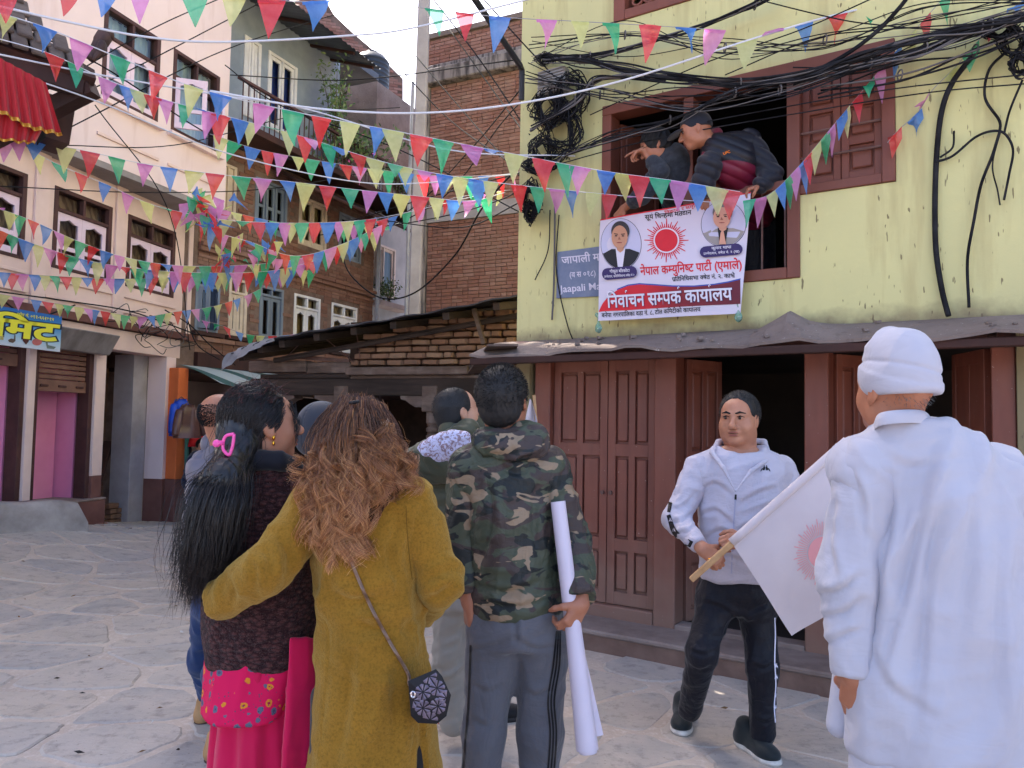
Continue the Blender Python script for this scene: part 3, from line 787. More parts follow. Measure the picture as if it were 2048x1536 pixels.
# alley brick wall behind the open bay
FA = Facade(FP.P(0, 0, -1.25)[:2], 78 - 8)
fbox('wall', FA, p2[0] - 1.2, .3, 0, zB - .14, -.2, -.02, M_JOINT, pk, 0)
bricks(FA, p2[0] - .75, .05, .0, zB - .2, -.01, M_BR_ALLEY, pk, H=.075, L=.25, parts=300, rough=.008, seed=4, D=.04)
ab = thing('timber_prop', FP.P(p3[0] - .45, 0, -.6), 'dark slanting timber prop leaning beside the grey pillar', 'timber')
MB().bar(FP.P(p3[0] - .85, .02, -.55), FP.P(p3[0] - .22, 1.15, -.72), .12, .06, ch=.006).build('plank', M_DARKWOOD, ab)
for k in range(7):
  b = MB(); x = p3[0] - .42 + (k % 2) * .12 + rng.uniform(-.04, .04); z = .01 + (k // 2) * .075
  b.fbox(FP, x - .1, x + .1, z, z + .062, -.52, -.40, .006); q = b.build('loose_brick', M_BR_ALLEY)
  tag(q, 'loose brick heaped at the foot of the grey pillar', 'brick', 'loose bricks by the grey pillar')
# low kerb wall in front of the shops
lk = thing('low_wall', (-6, 9.5, .2), 'low rounded cement wall in front of the pink shops', 'low wall')
q0, q1 = gnd(176, 1070, .13), gnd(-60, 1082, .2)
dq = q0 - q1; dq[2] = 0; FK = Facade(q1[:2], math.degrees(math.atan2(dq[1], dq[0]))); Lk = np.linalg.norm(dq)
M_LOWWALL = M('worn_cement', srgb(176, 166, 160), srgb(140, 130, 124), .9, 3, .5, 25, .2)
G = []
for j in range(30):
  t = j / 29; a = -2 + t * (Lk + 2); e = 1 - max(0, (a - Lk + .12) / .12) ** 2 * .55; z = float(gz(*FK.P(a, 0)[:2]))
  h = .33 * e + .012 * math.sin(a * 9) ; w2 = .26
  G.append([FK.P(a, z - .1, 0), FK.P(a, z + h * .5, .0), FK.P(a, z + h - .03, -.01), FK.P(a, z + h, -.05), FK.P(a, z + h, -w2), FK.P(a, z - .1, -w2 - .03)])
mb = MB(); mb.grid(np.array(G)[::-1]); mb.add(G[-1], [(0, 1, 2, 3, 4, 5)]); mb.build('wall_body', M_LOWWALL, lk, True)
for k in range(14):
  c_ = gnd(rng.uniform(180, 255), rng.uniform(1062, 1078)); s_ = rng.uniform(.015, .05); z = float(gz(c_[0], c_[1]))
  b = MB(); b.hexa([np.array([c_[0], c_[1], z]) + np.array(w) * s_ * np.array([rng.uniform(.7, 1.4), rng.uniform(.7, 1.2), .6]) for w in ((-1, -1, -.2), (1, -1, -.2), (1, 1, -.2), (-1, 1, -.2), (-1, -1, 1), (.8, -1, 1), (1, .7, 1), (-.7, 1, 1))], .004)
  tag(b.build('rubble', M_BR_RED if k % 2 else M_LOWWALL), 'small piece of broken brick rubble by the end of low wall', 'rubble', 'rubble by the low wall')
# ================================================================ BROWN BRICK HOUSE (between pink house and shed)
_o2 = _o + np.array([.15, .35, 0])
FB = Facade(_o2[:2], 66)
bh = thing('brick_house', FB.P(2, 0), 'old brown brick house with rows of shuttered windows and a balcony', 'building')
M_GREYSH = M('grey_shutter', srgb(126, 138, 152), srgb(104, 114, 128), .7, 4, .2, 40, .3, stretch=(1, 1, .2))
M_CREAMF = M('cream_frame', srgb(206, 190, 170), srgb(184, 166, 148), .7, 4, .2, 40, .3)
M_WHITEF = M('white_frame', srgb(222, 220, 222), srgb(200, 198, 200), .6, 4, .1, 40, .3)
M_ORANGEC = M('orange_curtain', srgb(226, 176, 122), srgb(206, 150, 100), .9, 4)
M_CREAMC = M('cream_curtain', srgb(196, 176, 140), srgb(150, 128, 104), .9, 4, stretch=(8, 8, .5))
bR = 4.62
def rb(u0, u1, vt, vb):
  a0, z1 = FB.px(u0, vt); a1, z0 = FB.px(u1, vb); um_ = (u0 + u1) / 2
  return a0, a1
wA = (2.86, 3.80); wB = (4.72, 5.62)
low_w = [(FB.px(392, 600)[0], FB.px(436, 600)[0], M_GREYSH, None, 60), (FB.px(458, 600)[0], FB.px(493, 600)[0], M_CREAMF, M_ORANGEC, 0),
         (FB.px(520, 600)[0], FB.px(566, 600)[0], M_GREYSH, M_DARK, 0), (FB.px(589, 600)[0], FB.px(640, 600)[0], M_WHITEF, M_CREAMC, 0), (FB.px(664, 600)[0], FB.px(714, 600)[0], M_WHITEF, M_CREAMC, 0)]
up_w = [(FB.px(440, 420)[0], FB.px(470, 420)[0], M_CREAMF, M('purple_cloth', srgb(92, 78, 120), None, .9), 0), (FB.px(511, 400)[0], FB.px(574, 400)[0], M_GREYSH, M_DARK, 0),
    (FB.px(598, 440)[0], FB.px(653, 440)[0], M_CREAMF, M_CREAMC, 0), (FB.px(678, 480)[0], FB.px(722, 480)[0], M_GREYSH, M_DARK, 0)]
bholes = [(a, b, *wA) for a, b, *_ in low_w] + [(a, b, *wB) for a, b, *_ in up_w]
zbal = 6.0
holed_wall('wall', FB, -.6, bR, 2.25, zbal, -.25, 0, bholes, M_JOINT, bh)
bricks(FB, -.1, bR, 2.25, zbal - .05, .002, M_BR_BROWN, bh, holes=[(h[0] - .06, h[1] + .06, h[2] - .05, h[3] + .06) for h in bholes], parts=300, seed=8, pick=lambda c_: c_[0] * .35 + abs(c_[2] - 3.4) * .5, D=.022)
for k, (a, b, m, cu, oa) in enumerate(low_w): casement(FB, a, b, *wA, bh, m, m, cu, arch=(k > 2), transom=.22 if k != 2 else .14, open_ang=oa, mid=None, fr=.045)
for k, (a, b, m, cu, oa) in enumerate(up_w): casement(FB, a, b, *wB, bh, m, m, cu, arch=False, transom=0, open_ang=oa, mid=.5, fr=.045, leaves=3 if k == 1 else 2)
for z, hgt, pr in ((wA[1] + .30, .07, .07), (wA[1] + .37, .06, .11), (wA[0] - .16, .07, .07), (wA[1] + .20, .05, .035)):
  x = -.1; k = 0
  while x < bR:
    l = rng.uniform(.5, .9); fbox('ledge_course', FB, x, min(x + l - .006, bR), z, z + hgt, .014, pr + rng.uniform(-.006, .006), M_BR_BROWN, bh, .006); x += l
fbox('floor_beam', FB, -.1, bR, 2.30, 2.52, .003, .09, M_DARKWOOD, bh)
for a, b, *_ in low_w: fbox('sill', FB, a - .08, b + .08, wA[0] - .075, wA[0] - .01, .014, .10, M_DARKWOOD, bh)
# balcony storey
M_BLUEW = M('blue_grey_plaster', srgb(146, 156, 170), srgb(126, 136, 150), .85, 2, .1, 30, .2)
zf = zbal + .55
bw = [(FB.px(488, 150)[0], FB.px(520, 150)[0]), (FB.px(535, 200)[0], FB.px(592, 200)[0])]
holed_wall('wall', FB, -.6, 3.3, zbal, 8.75, -.25, -.01, [(a, b, zf + .0, zf + 1.35) for a, b in bw], M_BLUEW, bh)
for a, b in bw: casement(FB, a, b, zf, zf + 1.35, bh, M_WHITEF, M_WHITEF, M('blue_cloth', srgb(60, 92, 190), srgb(40, 66, 150), .9, 2), arch=False, transom=0, mid=None, open_ang=0)
fbox('balcony_slab', FB, -.1, 5.6, zbal - .06, zbal + .05, .0, .75, M_DARKWOOD, bh)
fbox('wall', FB, 3.302, 3.5, zbal, 7.4, -3, -.02, M_BLUEW, bh, 0)
for k in range(46):
  a = 0.0 + k * .12
  MB().bar(FB.P(a, zbal + .05, .70), FB.P(a, zbal + .68, .70), .016, .016).build('baluster', M_FRAME, bh)
MB().bar(FB.P(-.1, zbal + .70, .70), FB.P(5.6, zbal + .70, .70), .05, .04).build('handrail', M_FRAME, bh)
# dark sloping eave under the balcony
mb = MB(); mb.hexa([FB.P(1.4, zbal - .62, .95), FB.P(5.7, zbal - .62, .95), FB.P(5.7, zbal - .14, .0), FB.P(1.4, zbal - .14, .0), FB.P(1.4, zbal - .58, .95), FB.P(5.7, zbal - .58, .95), FB.P(5.7, zbal - .07, .0), FB.P(1.4, zbal - .07, .0)])
mb.build('eave', M_DARKWOOD, bh)
# tin awning
M_TIN = M('grey_tin', srgb(92, 98, 108), srgb(74, 78, 86), .55, 2, 0, 30, .4, metal=.2)
G = np.zeros((3, 90, 3))
for j in range(90):
  a = -.6 + 3.75 * j / 89
  for i in range(3): G[i, j] = FB.P(a, 8.55 - .18 * i + .016 * math.sin(a * 50), -.05 + .55 * i)
mb = MB(); mb.grid(G); G2 = G.copy(); G2[..., 2] -= .012; mb.grid(G2[:, ::-1]); mb.build('tin_awning', M_TIN, bh, True)
for a in (.2, 1.3, 2.4, 3.0): MB().bar(FB.P(a, 8.50, -.02), FB.P(a, 8.16, .98), .05, .05).build('awning_rafter', M_DARKWOOD, bh)
fbox('wall', FB, -.6, bR, 0, zbal, -6, -5.8, M_JOINT, bh, 0)
fbox('wall', FB, bR - .25, bR - .002, 0, zbal, -5.7, -.252, M_JOINT, bh, 0)
fbox('roof', FB, -.6, bR, 8.76, 8.9, -6, .0, M_TIN, bh, 0)
fbox('wall', FB, -.6, 3.3, zbal, 8.75, -6, -5.8, M_BLUEW, bh, 0)
fbox('sun_block_wall', FB, -.6, 2.4, 8.91, 11.8, -5.9, -1.2, M_JOINT, bh, 0)  # wall added above the roof to block stray sun from the square
bricks(FB, -.6, 2.4, 8.92, 11.7, -1.19, M_BR_BROWN, bh, parts=0, seed=41)
# drainpipe
M_PIPE = M('pale_pipe', srgb(170, 170, 176), srgb(148, 148, 156), .5, 3)
tag(MB().tube([FB.P(bR + .05, 2.2, .08), FB.P(bR + .05, 6.6, .08)], .045, 10).build('drainpipe', M_PIPE), 'pale drainpipe at the corner of the brown brick house', 'pipe')
# pale blue recessed house beyond
FBn = Facade(FB.P(bR + .1, 0, -.5)[:2], 66)
b2 = thing('blue_house', FBn.P(1, 0), 'narrow pale blue house with plants on its window sill', 'building')
holed_wall('wall', FBn, 0, 3.2, 0, 6.4, -.2, 0, [(.55, 1.5, 4.35, 5.5)], M('pale_blue_plaster', srgb(178, 192, 208), srgb(158, 172, 190), .85, 2), b2)
casement(FBn, .55, 1.5, 4.35, 5.5, b2, M_WHITEF, M_WHITEF, M_BLUECURT, arch=False, transom=0, mid=None)
fbox('sill', FBn, .4, 1.7, 4.05, 4.16, .001, .35, M_GREYP, b2)
fbox('roof', FBn, -.1, 3.3, 6.4, 6.6, -4, .2, M_CEM, b2, 0)
fbox('wall', FBn, 0, 3.2, 0, 6.39, -4, -3.8, M_GREYP, b2, 0)
# ================================================================ RED BRICK BUILDING
_p = atY(940, 500, 14.2); FR = Facade(_p[:2], -26)
rbd = thing('red_brick_building', FR.P(0, 0), 'tall bare red brick building with grey concrete bands', 'building')
n = N('stained_concrete'); v = n.pos(); vs = n.pos((1, 1, .12))
c = n.mix(n.ramp(n.noise(v, 2, 5), [(.3, 0.), (.7, 1.)]), srgb(150, 142, 140), srgb(124, 116, 114))
c = n.mix(n.ramp(n.noise(vs, 9, 5, .65), [(.44, 0.), (.6, .9)]), c, srgb(56, 52, 54))
M_STAIN = n.done(c, .9, .15, n.bump(n.noise(v, 25, 5), .3, .01))
rL = FR.px(838, 400)[0]; rRt = 3.4; zb0, zb1 = FR.px(940, 437)[1], FR.px(940, 408)[1]
zp0, zp1 = FR.px(940, 158)[1], FR.px(940, 128)[1]; zt_ = FR.px(940, 55)[1]
fbox('wall', FR, rL, rRt, 0, zp0, -.3, -.02, M_JOINT, rbd, 0)
fbox('wall', FR, rL, rRt, zp0, zt_, -.5, -.12, M_JOINT, rbd, 0)
lowz = FR.px(940, 622)[1]
bricks(FR, rL + .22, 1.9, lowz - .1, zb0, -.01, M_BR_RED, rbd, parts=300, seed=21, pick=lambda c_: (c_[0] - 1.2) ** 2 * .2 + c_[2] * .05)
bricks(FR, rL + .22, 1.9, zb1, zp0, -.01, M_BR_RED, rbd, parts=0, seed=22)
bricks(FR, rL, 1.9, zp1, zt_, -.11, M_BR_RED, rbd, parts=0, seed=23)
fbox('concrete_band', FR, rL + .2, rRt, zb0, zb1, -.02, .03, M_GREYP, rbd)
fbox('parapet', FR, rL - .05, rRt, zp0, zp1, -.3, .16, M_STAIN, rbd, .02)
fbox('coping', FR, rL - .05, rRt, zp1 + .001, zp1 + .14, -.1, .02, M_STAIN, rbd, .02)
fbox('concrete_column', FR, rL - .10, rL + .2, 0, zp0 - .001, -.3, .05, M_STAIN, rbd, .01)
fbox('wall', FR, rL, rL + .2, 0, zt_, -5, -.51, M_JOINT, rbd, 0)
fbox('wall', FR, rL, rRt, 0, zt_, -5.3, -5.01, M_JOINT, rbd, 0)
fbox('roof', FR, rL, rRt, zt_ + .001, zt_ + .1, -5.3, -.05, M_CEM, rbd, 0)
tag(MB().tube([FR.at(812, 640, .35), FR.at(818, 420, .35), FR.at(826, 165, .35)], .035, 8).build('downpipe', M_PIPE), 'thin white downpipe beside the concrete pole', 'pipe')
# concrete utility pole
pp = thing('utility_pole', atY(828, 640, 12.9) * np.array([1, 1, 0]), 'tall grey concrete utility pole before the red brick wall', 'pole')
p0_ = atY(826, 640, 12.9); p1_ = atY(850, -40, 12.9); p0_[2] = 0
MB().bar(p0_ + (p1_ - p0_) * 0, p1_, .19, .22, up=(0, 1, 0), ch=.02).build('shaft', M_GREYP, pp)
# dark street-lamp arm coming from the yellow corner
lampM = M('dark_pipe', srgb(52, 52, 56), None, .5)
lp = thing('lamp_bracket', FY.at(1040, 200, .1), 'dark bent lamp bracket pipe at the corner of yellow house', 'bracket')
MB().tube([FY.at(1043, 200, .12), FY.at(1044, 140, .14), atY(1040, 130, 5.7), atY(985, 50, 5.2), atY(930, -30, 4.7)], .022, 8).build('pipe', lampM, lp)
# ================================================================ FAR GABLE AND ROOFTOP
gp = [(600, -60), (640, -20), (668, 30), (705, 65), (760, 112), (806, 158), (806, 420), (600, 420)]
FG = Facade(atY(700, 300, 19.5)[:2], 20)
gh = thing('gable_house', FG.P(0, 0), 'distant brick gable wall with a slanting stepped edge', 'building')
P2 = [FG.px(*q) for q in gp]
V = [FG.P(a, z, 0) for a, z in P2] + [FG.P(a, z, -3) for a, z in P2]; m = len(P2)
obj('wall', V, [tuple(range(m))[::-1], tuple(range(m, 2 * m))] + [(k, (k + 1) % m, m + (k + 1) % m, m + k) for k in range(m)], M_JOINT, gh)
a0_ = min(p[0] for p in P2); a1_ = max(p[0] for p in P2)
def inside_gable(a, z):
  pts = sorted(P2[:6]); return z < np.interp(a, [p[0] for p in pts], [p[1] for p in pts]) - .03
r = random.Random(5); m_ = MB(); z = P2[6][1] + 1.0; row = 0
while z < 14:
  a = a0_ - (.12 if row % 2 else 0)
  while a < a1_ - .25:
    if inside_gable(a + .22, z + .07) and inside_gable(a, z + .07):
      q = r.uniform(-.004, .004); m_.add([FG.P(x, zz, oo) for zz in (z + .006, z + .068) for x, oo in ((a + .005, .012 + q), (a + .225, .012 + q), (a + .225, -.01), (a + .005, -.01))], BOXF)
    a += .235
  z += .075; row += 1
w = m_.build('brick_courses', M_BR_RED, gh); w['kind'] = 'stuff'
fbox('wall', FG, a0_, a1_, 0, P2[6][1] + .5, -3, -.01, M_JOINT, gh, 0)
# water tank on the blue house
tk = atY(742, 196, 17.6); tank = thing('water_tank', tk, 'black ribbed plastic water tank on a rooftop', 'tank')
M_TANK = M('black_plastic', srgb(44, 50, 58), srgb(58, 64, 72), .5, 3)
prof = []
for k in range(8): z = k * .105; prof += [(.40, z), (.40, z + .06), (.415, z + .07), (.415, z + .095)]
prof += [(.40, .85), (.30, .98), (.14, 1.04), (.14, 1.09), (.0, 1.10)]
MB().lathe(prof, tk, 20).build('tank_body', M_TANK, tank, True)
sl = thing('rooftop_stand', np.array([tk[0], tk[1], 6.6]), 'stained cement rooftop block under the black water tank', 'rooftop block')
fbox('block', FBn, *(lambda q: (q - .7, q + 1.6))(float(np.dot(tk - FBn.O, FBn.d))), 6.601, tk[2] - .002, -1.6, .1, M_CEM, sl)
# ================================================================ OLD TIMBER ARCADE SHED
FS = Facade(FY.P(-.75, 0, -1.5)[:2], -20)
sh = thing('timber_shed', FS.P(-2, 0), 'old arcaded timber shed with stacked mud bricks under a sheet roof', 'shed')
n = N('grey_timber'); v = n.pos((.35, .35, 3)); vv = n.pos()
c = n.mix(n.ramp(n.noise(v, 9, 6, .65), [(.3, 0.), (.7, 1.)]), srgb(118, 100, 90), srgb(82, 68, 60))
c = n.mix(n.ramp(n.noise(vv, 6, 5), [(.5, 0.), (.75, .6)]), c, srgb(142, 126, 116))
M_TIMBER = n.done(c, .85, .2, n.bump(n.noise(v, 16, 6, .7), .6, .008))
M_TIMBER_D = M('dark_timber', srgb(72, 60, 54), srgb(50, 42, 38), .85, 4, .5, 25, .2, stretch=(.4, .4, 3))  # darker timber tone for lintel, rafters and purlin
M_SHEET = M('roof_sheet', srgb(60, 60, 64), srgb(44, 44, 48), .6, 2, .2, 12, .3)
M_TARP = M('grey_tarp', srgb(150, 148, 150), srgb(120, 118, 122), .6, 5, .5, 14, .3)
sa0 = FS.px(505, 760)[0]; sa1 = .12
def SZ(u, v, o=0.): return FS.px(u, v, o)[1]
zl0, zl1 = SZ(800, 792), SZ(800, 757)
r = random.Random(9)
fbox('lintel', FS, sa0 + .05, sa1, zl0, zl1, -.12, .10, M_TIMBER_D, sh, .012)
# upper planks, each one warped a little
for u0, u1, v0, v1, o0, o1 in ((497, 612, 722, 744, .0, .16), (612, 700, 724, 746, .0, .13), (690, 935, 733, 749, .02, .20), (930, 1030, 730, 742, .0, .15), (520, 700, 748, 756, -.02, .12), (700, 1030, 750, 757, -.02, .1)):
  a0, zt_ = FS.px(u0, v0, o1); a1, zb_ = FS.px(u1, v1, o1); zt_ = (zt_ + SZ(u1, v0, o1)) / 2; zb_ = (zb_ + SZ(u0, v1, o1)) / 2
  fbox('plank', FS, a0, a1 - .004, zb_, zt_, o0, o1, M_TIMBER if u0 != 520 else M_TIMBER_D, sh, .008)
# carved posts with bracket capitals
for u in (692, 868, 545):
  a = FS.px(u, 800)[0]; p = MB(); base = FS.P(a, .0, 0)
  prof = [(.085, .0), (.085, .25)]
  z = .27
  while z < zl0 - .32: prof += [(.05, z), (.072, z + .02), (.074, z + .05), (.05, z + .07)]; z += .075
  prof += [(.055, z + .01), (.075, z + .03), (.075, zl0 - .14)]
  ps = MB().lathe(prof, base, 12).build('post', M_TIMBER, sh)
  fbox('capital', FS, a - .085, a + .085, zl0 - .16, zl0 + .10, -.09, .115, M_TIMBER, sh, .01)
  cap = []
  for k in range(13):
    t = k / 12; x = (t * 2 - 1); hgt = .14 * (1 - abs(x)) ** .7 + .02 + .015 * math.sin(abs(x) * 14)
    cap.append((a + x * .34, zl0 - hgt))
  V = [FS.P(x, z, o) for o in (.08, -.08) for x, z in cap] + [FS.P(x, zl0 - .001, o) for o in (.08, -.08) for x, z in cap]
  Fc = [(k, k + 1, 26 + k + 1, 26 + k) for k in range(12)] + [(13 + k + 1, 13 + k, 39 + k, 39 + k + 1) for k in range(12)] + [(13 + k, 13 + k + 1, k + 1, k) for k in range(12)]
  obj('bracket', V, Fc, M_TIMBER, sh)
# interior: dark room with a rough brick back wall
fbox('back_wall', FS, sa0, sa1 + .2, 0, zl1 + .9, -2.2, -2.0, M_MUDJOINT, sh, 0)
bricks(FS, sa0 + 1.2, sa1, .1, zl0, -1.985, M_BR_ALLEY, sh, parts=0, seed=33, L=.26, H=.075, D=.04, rough=.01)
fbox('side_wall', FS, sa0, sa0 + .15, 0, zl0, -1.99, -.5, M_MUDJOINT, sh, 0)
fbox('loft_floor', FS, sa0, sa1, zl0 + .02, zl1 + .02, -1.99, -.13, M_DARKWOOD, sh, 0)
# stacked mud bricks above the lintel
zb_ = SZ(870, 732) + .0; me = unit_brick(M_BR_MUD, .12); B = np.stack([FS.d, -FS.n, FS.z], 1)
aL0, aR0 = FS.px(705, 700)[0], sa1
hl = {0: 705, 1: 715, 2: 722, 3: 722, 4: 730, 5: 790, 6: 860, 7: 905, 8: 955}
zz = zb_; row = 0
while zz < SZ(1000, 632) + .02 and row < 9:
  H = .068; a = FS.px(hl[row], 700)[0] + r.uniform(0, .05)
  while a < aR0:
    l = r.choice([.20, .22, .11, .21]); sc = np.diag([l - .012, .20, H - .008 - r.uniform(0, .008)])
    an = r.uniform(-.035, .035); R_ = np.array([[math.cos(an), 0, -math.sin(an)], [0, 1, 0], [math.sin(an), 0, math.cos(an)]])
    place('brick', me, FS.P(a + l / 2, zz + H / 2, .0 + r.uniform(-.022, .02)), B @ R_ @ sc, sh); a += l
  zz += H; row += 1
# sheet roof seen from below, with rafters
e_px = [(452, 712), (500, 690), (560, 674), (660, 655), (760, 640), (900, 615), (1036, 588)]
of = .75; front = [FS.at(u, v, of) for u, v in e_px]; fs = spline(front, 8)
G = np.zeros((6, len(fs), 3))
for j, p in enumerate(fs):
  for i in range(6):
    t = i / 5; G[i, j] = p - FS.n * (2.7 * t) + np.array([0, 0, .50 * t + .008 * math.sin(j * 1.3 + i)])
mb = MB(); mb.grid(G[::-1]); G2 = G.copy(); G2[..., 2] -= .012; mb.grid(G2); mb.add(np.concatenate([G[0], G2[0]]), [(j, j + 1, len(fs) + j + 1, len(fs) + j) for j in range(len(fs) - 1)])
mb.build('roof_sheet', M_SHEET, sh)
for k in range(8):
  j = int((k + .6) / 8 * (len(fs) - 1)); p = fs[j]
  MB().bar(p - FS.n * .10 + np.array([0, 0, -.05]), p - FS.n * 2.6 + np.array([0, 0, .42]), .07, .07, ch=.006).build('rafter', M_TIMBER_D, sh)
MB().tube([fs[6] + np.array([0, 0, -.09]) - FS.n * .5, fs[-2] + np.array([0, 0, -.09]) - FS.n * .5], .03, 6).build('purlin', M_TIMBER_D, sh)
MB().bar(FS.at(575, 713, .1), FS.at(700, 722, .1), .035, .035).build('iron_bar', M_IRON, sh)
for u0, v0, u1, v1 in ((575, 712, 622, 665), (640, 668, 708, 724), (712, 655, 720, 715)): MB().tube([FS.at(u0, v0, .12), FS.at(u1, v1, .12)], .006, 5).build('tie_wire', M_IRON, sh)
MB().bar(FS.at(968, 688, .35), FS.at(948, 618, .35), .04, .04).build('strut', M_TIMBER, sh)
# torn tarp lip at the left end
G = np.zeros((6, 14, 3))
for j in range(14):
  p = spline(front[:3], 7)[j] if j < 14 else front[2]
  for i in range(6):
    t = i / 5; G[i, j] = p + np.array([0, 0, .012 - (.15 * (1 - j / 14) + .03) * t]) + FS.n * (.02 * math.sin(j * 1.9 + i) + .03 * t) - FS.d * (.05 * t * (1 - j / 13))
mb = MB(); mb.grid(G); mb.build('tarp_edge', M_TARP, sh, True)
# slanting corner sheet between shed and yellow house
q = [FY.at(1036, 692, .36), FY.at(975, 692, .5), FS.at(935, 748, .35), FS.at(1010, 745, .3)]
V = q + [p + np.array([0, 0, .015]) for p in q]
obj('corner_sheet', V, [(0, 1, 2, 3), (7, 6, 5, 4), (0, 4, 5, 1), (1, 5, 6, 2), (2, 6, 7, 3), (3, 7, 4, 0)], M_TIMBER, sh)
# ================================================================ CLOTHES SHOP UNDER THE BRICK HOUSE
so = .25
shop_ = thing('clothes_shop', FB.P(1.2, 0, .2), 'open clothes shop front with orange pier and striped awning', 'shop')
M_ORANGE = M('orange_paint', srgb(214, 112, 62), srgb(196, 96, 52), .8, 2)
oa0, oa1 = FB.px(352, 900, so)[0], FB.px(372, 900, so)[0]
fbox('pier', FB, oa0, oa1, .62, 2.24, -.1, so, M_ORANGE, shop_, .01)
fbox('pier_base', FB, oa0 - .003, oa1 + .003, 0, .619, -.1, so + .004, M_BAND, shop_, .01)
fbox('pier_base', FB, oa1 + .004, oa1 + .25, 0, .22, -.1, so, M_BAND, shop_, .01)
MB().tube([FB.at(374, 850, so + .05), FB.at(372, 960, so + .05)], .03, 8).build('green_post', M('teal_paint', srgb(70, 120, 108), None, .6), shop_)
M_CREAMW = M('shop_plaster', srgb(186, 168, 160), srgb(164, 148, 142), .9, 2)
fbox('inner_wall', FB, oa1 + .01, 4.4, 0, 2.2, -2.2, -2.1, M_CREAMW, shop_, 0)
fbox('partition', FB, 2.35, 2.75, 0, 2.2, -1.6, .02, M_CREAMW, shop_, 0)
fbox('shop_ceiling', FB, oa0, 4.5, 2.2, 2.26, -2.1, .0, M_DARKWOOD, shop_, 0)
n = N('awning_stripes'); sx = n.new('SeparateXYZ'); tc = n.new('NewGeometry'); n.ln(tc.outputs['Position'], sx.inputs[0])
st_ = n.math('FRACT', n.math('MULTIPLY', sx.outputs['Y'], 1.35))
M_STRIPE = n.done(n.ramp(st_, [(0, srgb(66, 96, 92)), (.42, srgb(170, 180, 180))], 'CONSTANT'), .7, .2)
G = np.zeros((5, 40, 3))
a0, a1 = FB.px(376, 770, .3)[0], 4.4
for j in range(40):
  a = a0 + (a1 - a0) * j / 39
  for i in range(5):
    t = i / 4; G[i, j] = FB.P(a, 2.30 - .30 * t ** 1.3 + .02 * math.sin(a * 9) * t, .08 + .85 * t)
mb = MB(); mb.grid(G[::-1]); mb.build('awning', M_STRIPE, shop_, True)
# LED sign with a chilli
sg = thing('led_sign', FB.at(588, 830, .6), 'black lit shop sign with a red chilli and red script', 'sign')
def pix_poly(F, pts, o0, o1):
  V = [F.at(u, v, o1) for u, v in pts]; W2 = [p - F.n * (o1 - o0) for p in V]; m = len(V)
  return V + W2, [tuple(range(m))[::-1], tuple(range(m, 2 * m))] + [(k, (k + 1) % m, m + (k + 1) % m, m + k) for k in range(m)]
M_BLACK = M('black_panel', (.008, .008, .01), None, .4)
sF = Facade(FB.at(588, 830, .6)[:2], 12)
obj('panel', *pix_poly(sF, [(560, 797), (600, 797), (598, 838), (558, 836)], -.04, 0), M_BLACK, sg)
def emit(name, c, s):
  n = N(name); n.b.inputs['Emission Color'].default_value = (*c, 1); n.b.inputs['Emission Strength'].default_value = s; n.b.inputs['Base Color'].default_value = (*c, 1); return n.m
M_LEDR, M_LEDG, M_LEDW = emit('red_led', (1, .05, .01), .55), emit('green_led', (.03, .6, .1), .35), emit('white_led', (.8, .9, 1), .4)
obj('chilli', *pix_poly(sF, [(580, 820), (583, 811), (590, 806), (593, 800), (595, 808), (592, 816), (585, 822)], .001, .008), M_LEDR, sg)
obj('stalk', *pix_poly(sF, [(571, 812), (576, 809), (579, 814), (576, 820), (572, 818)], .001, .008), M_LEDG, sg)
obj('underline', *pix_poly(sF, [(572, 834.5), (594, 835.5), (594, 837), (572, 836)], .001, .008), M_LEDW, sg)
# hanging jackets
def jacket(name, F, u0, u1, v0, v1, o, mat, label, flare=.1, sleeve=True, grp=None):
  t = thing(name, F.at((u0 + u1) / 2, v1, o), label, 'jacket', grp)
  a0, z1 = F.px(u0, v0, o); a1, z0 = F.px(u1, v1, o); w = a1 - a0; ca = (a0 + a1) / 2
  V = []; nn = 20
  rows = [(z1, .13), (z1 - .05, .26), (z1 - .14, .40), (z1 - (z1 - z0) * .55, .40), (z0, .42 + flare)]
  for z, hw in rows:
    for k in range(nn):
      th = 2 * math.pi * k / nn; V.append(F.P(ca + w * hw * math.cos(th), z, o + .09 * math.sin(th) * (1 + .15 * math.sin(5 * th))))
  Fc = [(i * nn + k, i * nn + (k + 1) % nn, (i + 1) * nn + (k + 1) % nn, (i + 1) * nn + k) for i in range(len(rows) - 1) for k in range(nn)]
  Fc += [tuple(range(nn)), tuple(range((len(rows) - 1) * nn, len(rows) * nn))[::-1]]
  obj('torso', V, [f[::-1] for f in Fc], mat, t, True)
  if sleeve:
    for s_ in (-1, 1):
      MB().tube(spline([F.P(ca + s_ * w * .30, z1 - .09, o), F.P(ca + s_ * w * .50, z1 - .30, o + .05), F.P(ca + s_ * w * .56, z1 - (z1 - z0) * .92, o + .06)], 5), [.055, .06, .06, .06, .058, .056, .055, .053, .05, .048, .045], 10).build('sleeve', mat, t, True)
  MB().tube([F.P(ca - w * .25, z1 - .03, o), F.P(ca, z1 + .03, o), F.P(ca + w * .25, z1 - .03, o)], .008, 5).build('hanger', M_IRON, t)
  return t
M_LEATHER = M('brown_leather', srgb(98, 66, 58), srgb(78, 50, 46), .38, 5, .3, 20, .5)
M_BLUEJ = M('blue_nylon', srgb(28, 76, 190), srgb(20, 58, 156), .45, 4, .3, 14, .4)
M_REDJ = M('red_cloth', srgb(206, 30, 40), srgb(176, 20, 32), .7, 4, .2, 20, .3)
jacket('hanging_jacket', FB, 342, 380, 797, 872, so + .22, M_BLUEJ, 'bright blue padded jacket hanging behind the brown leather one')
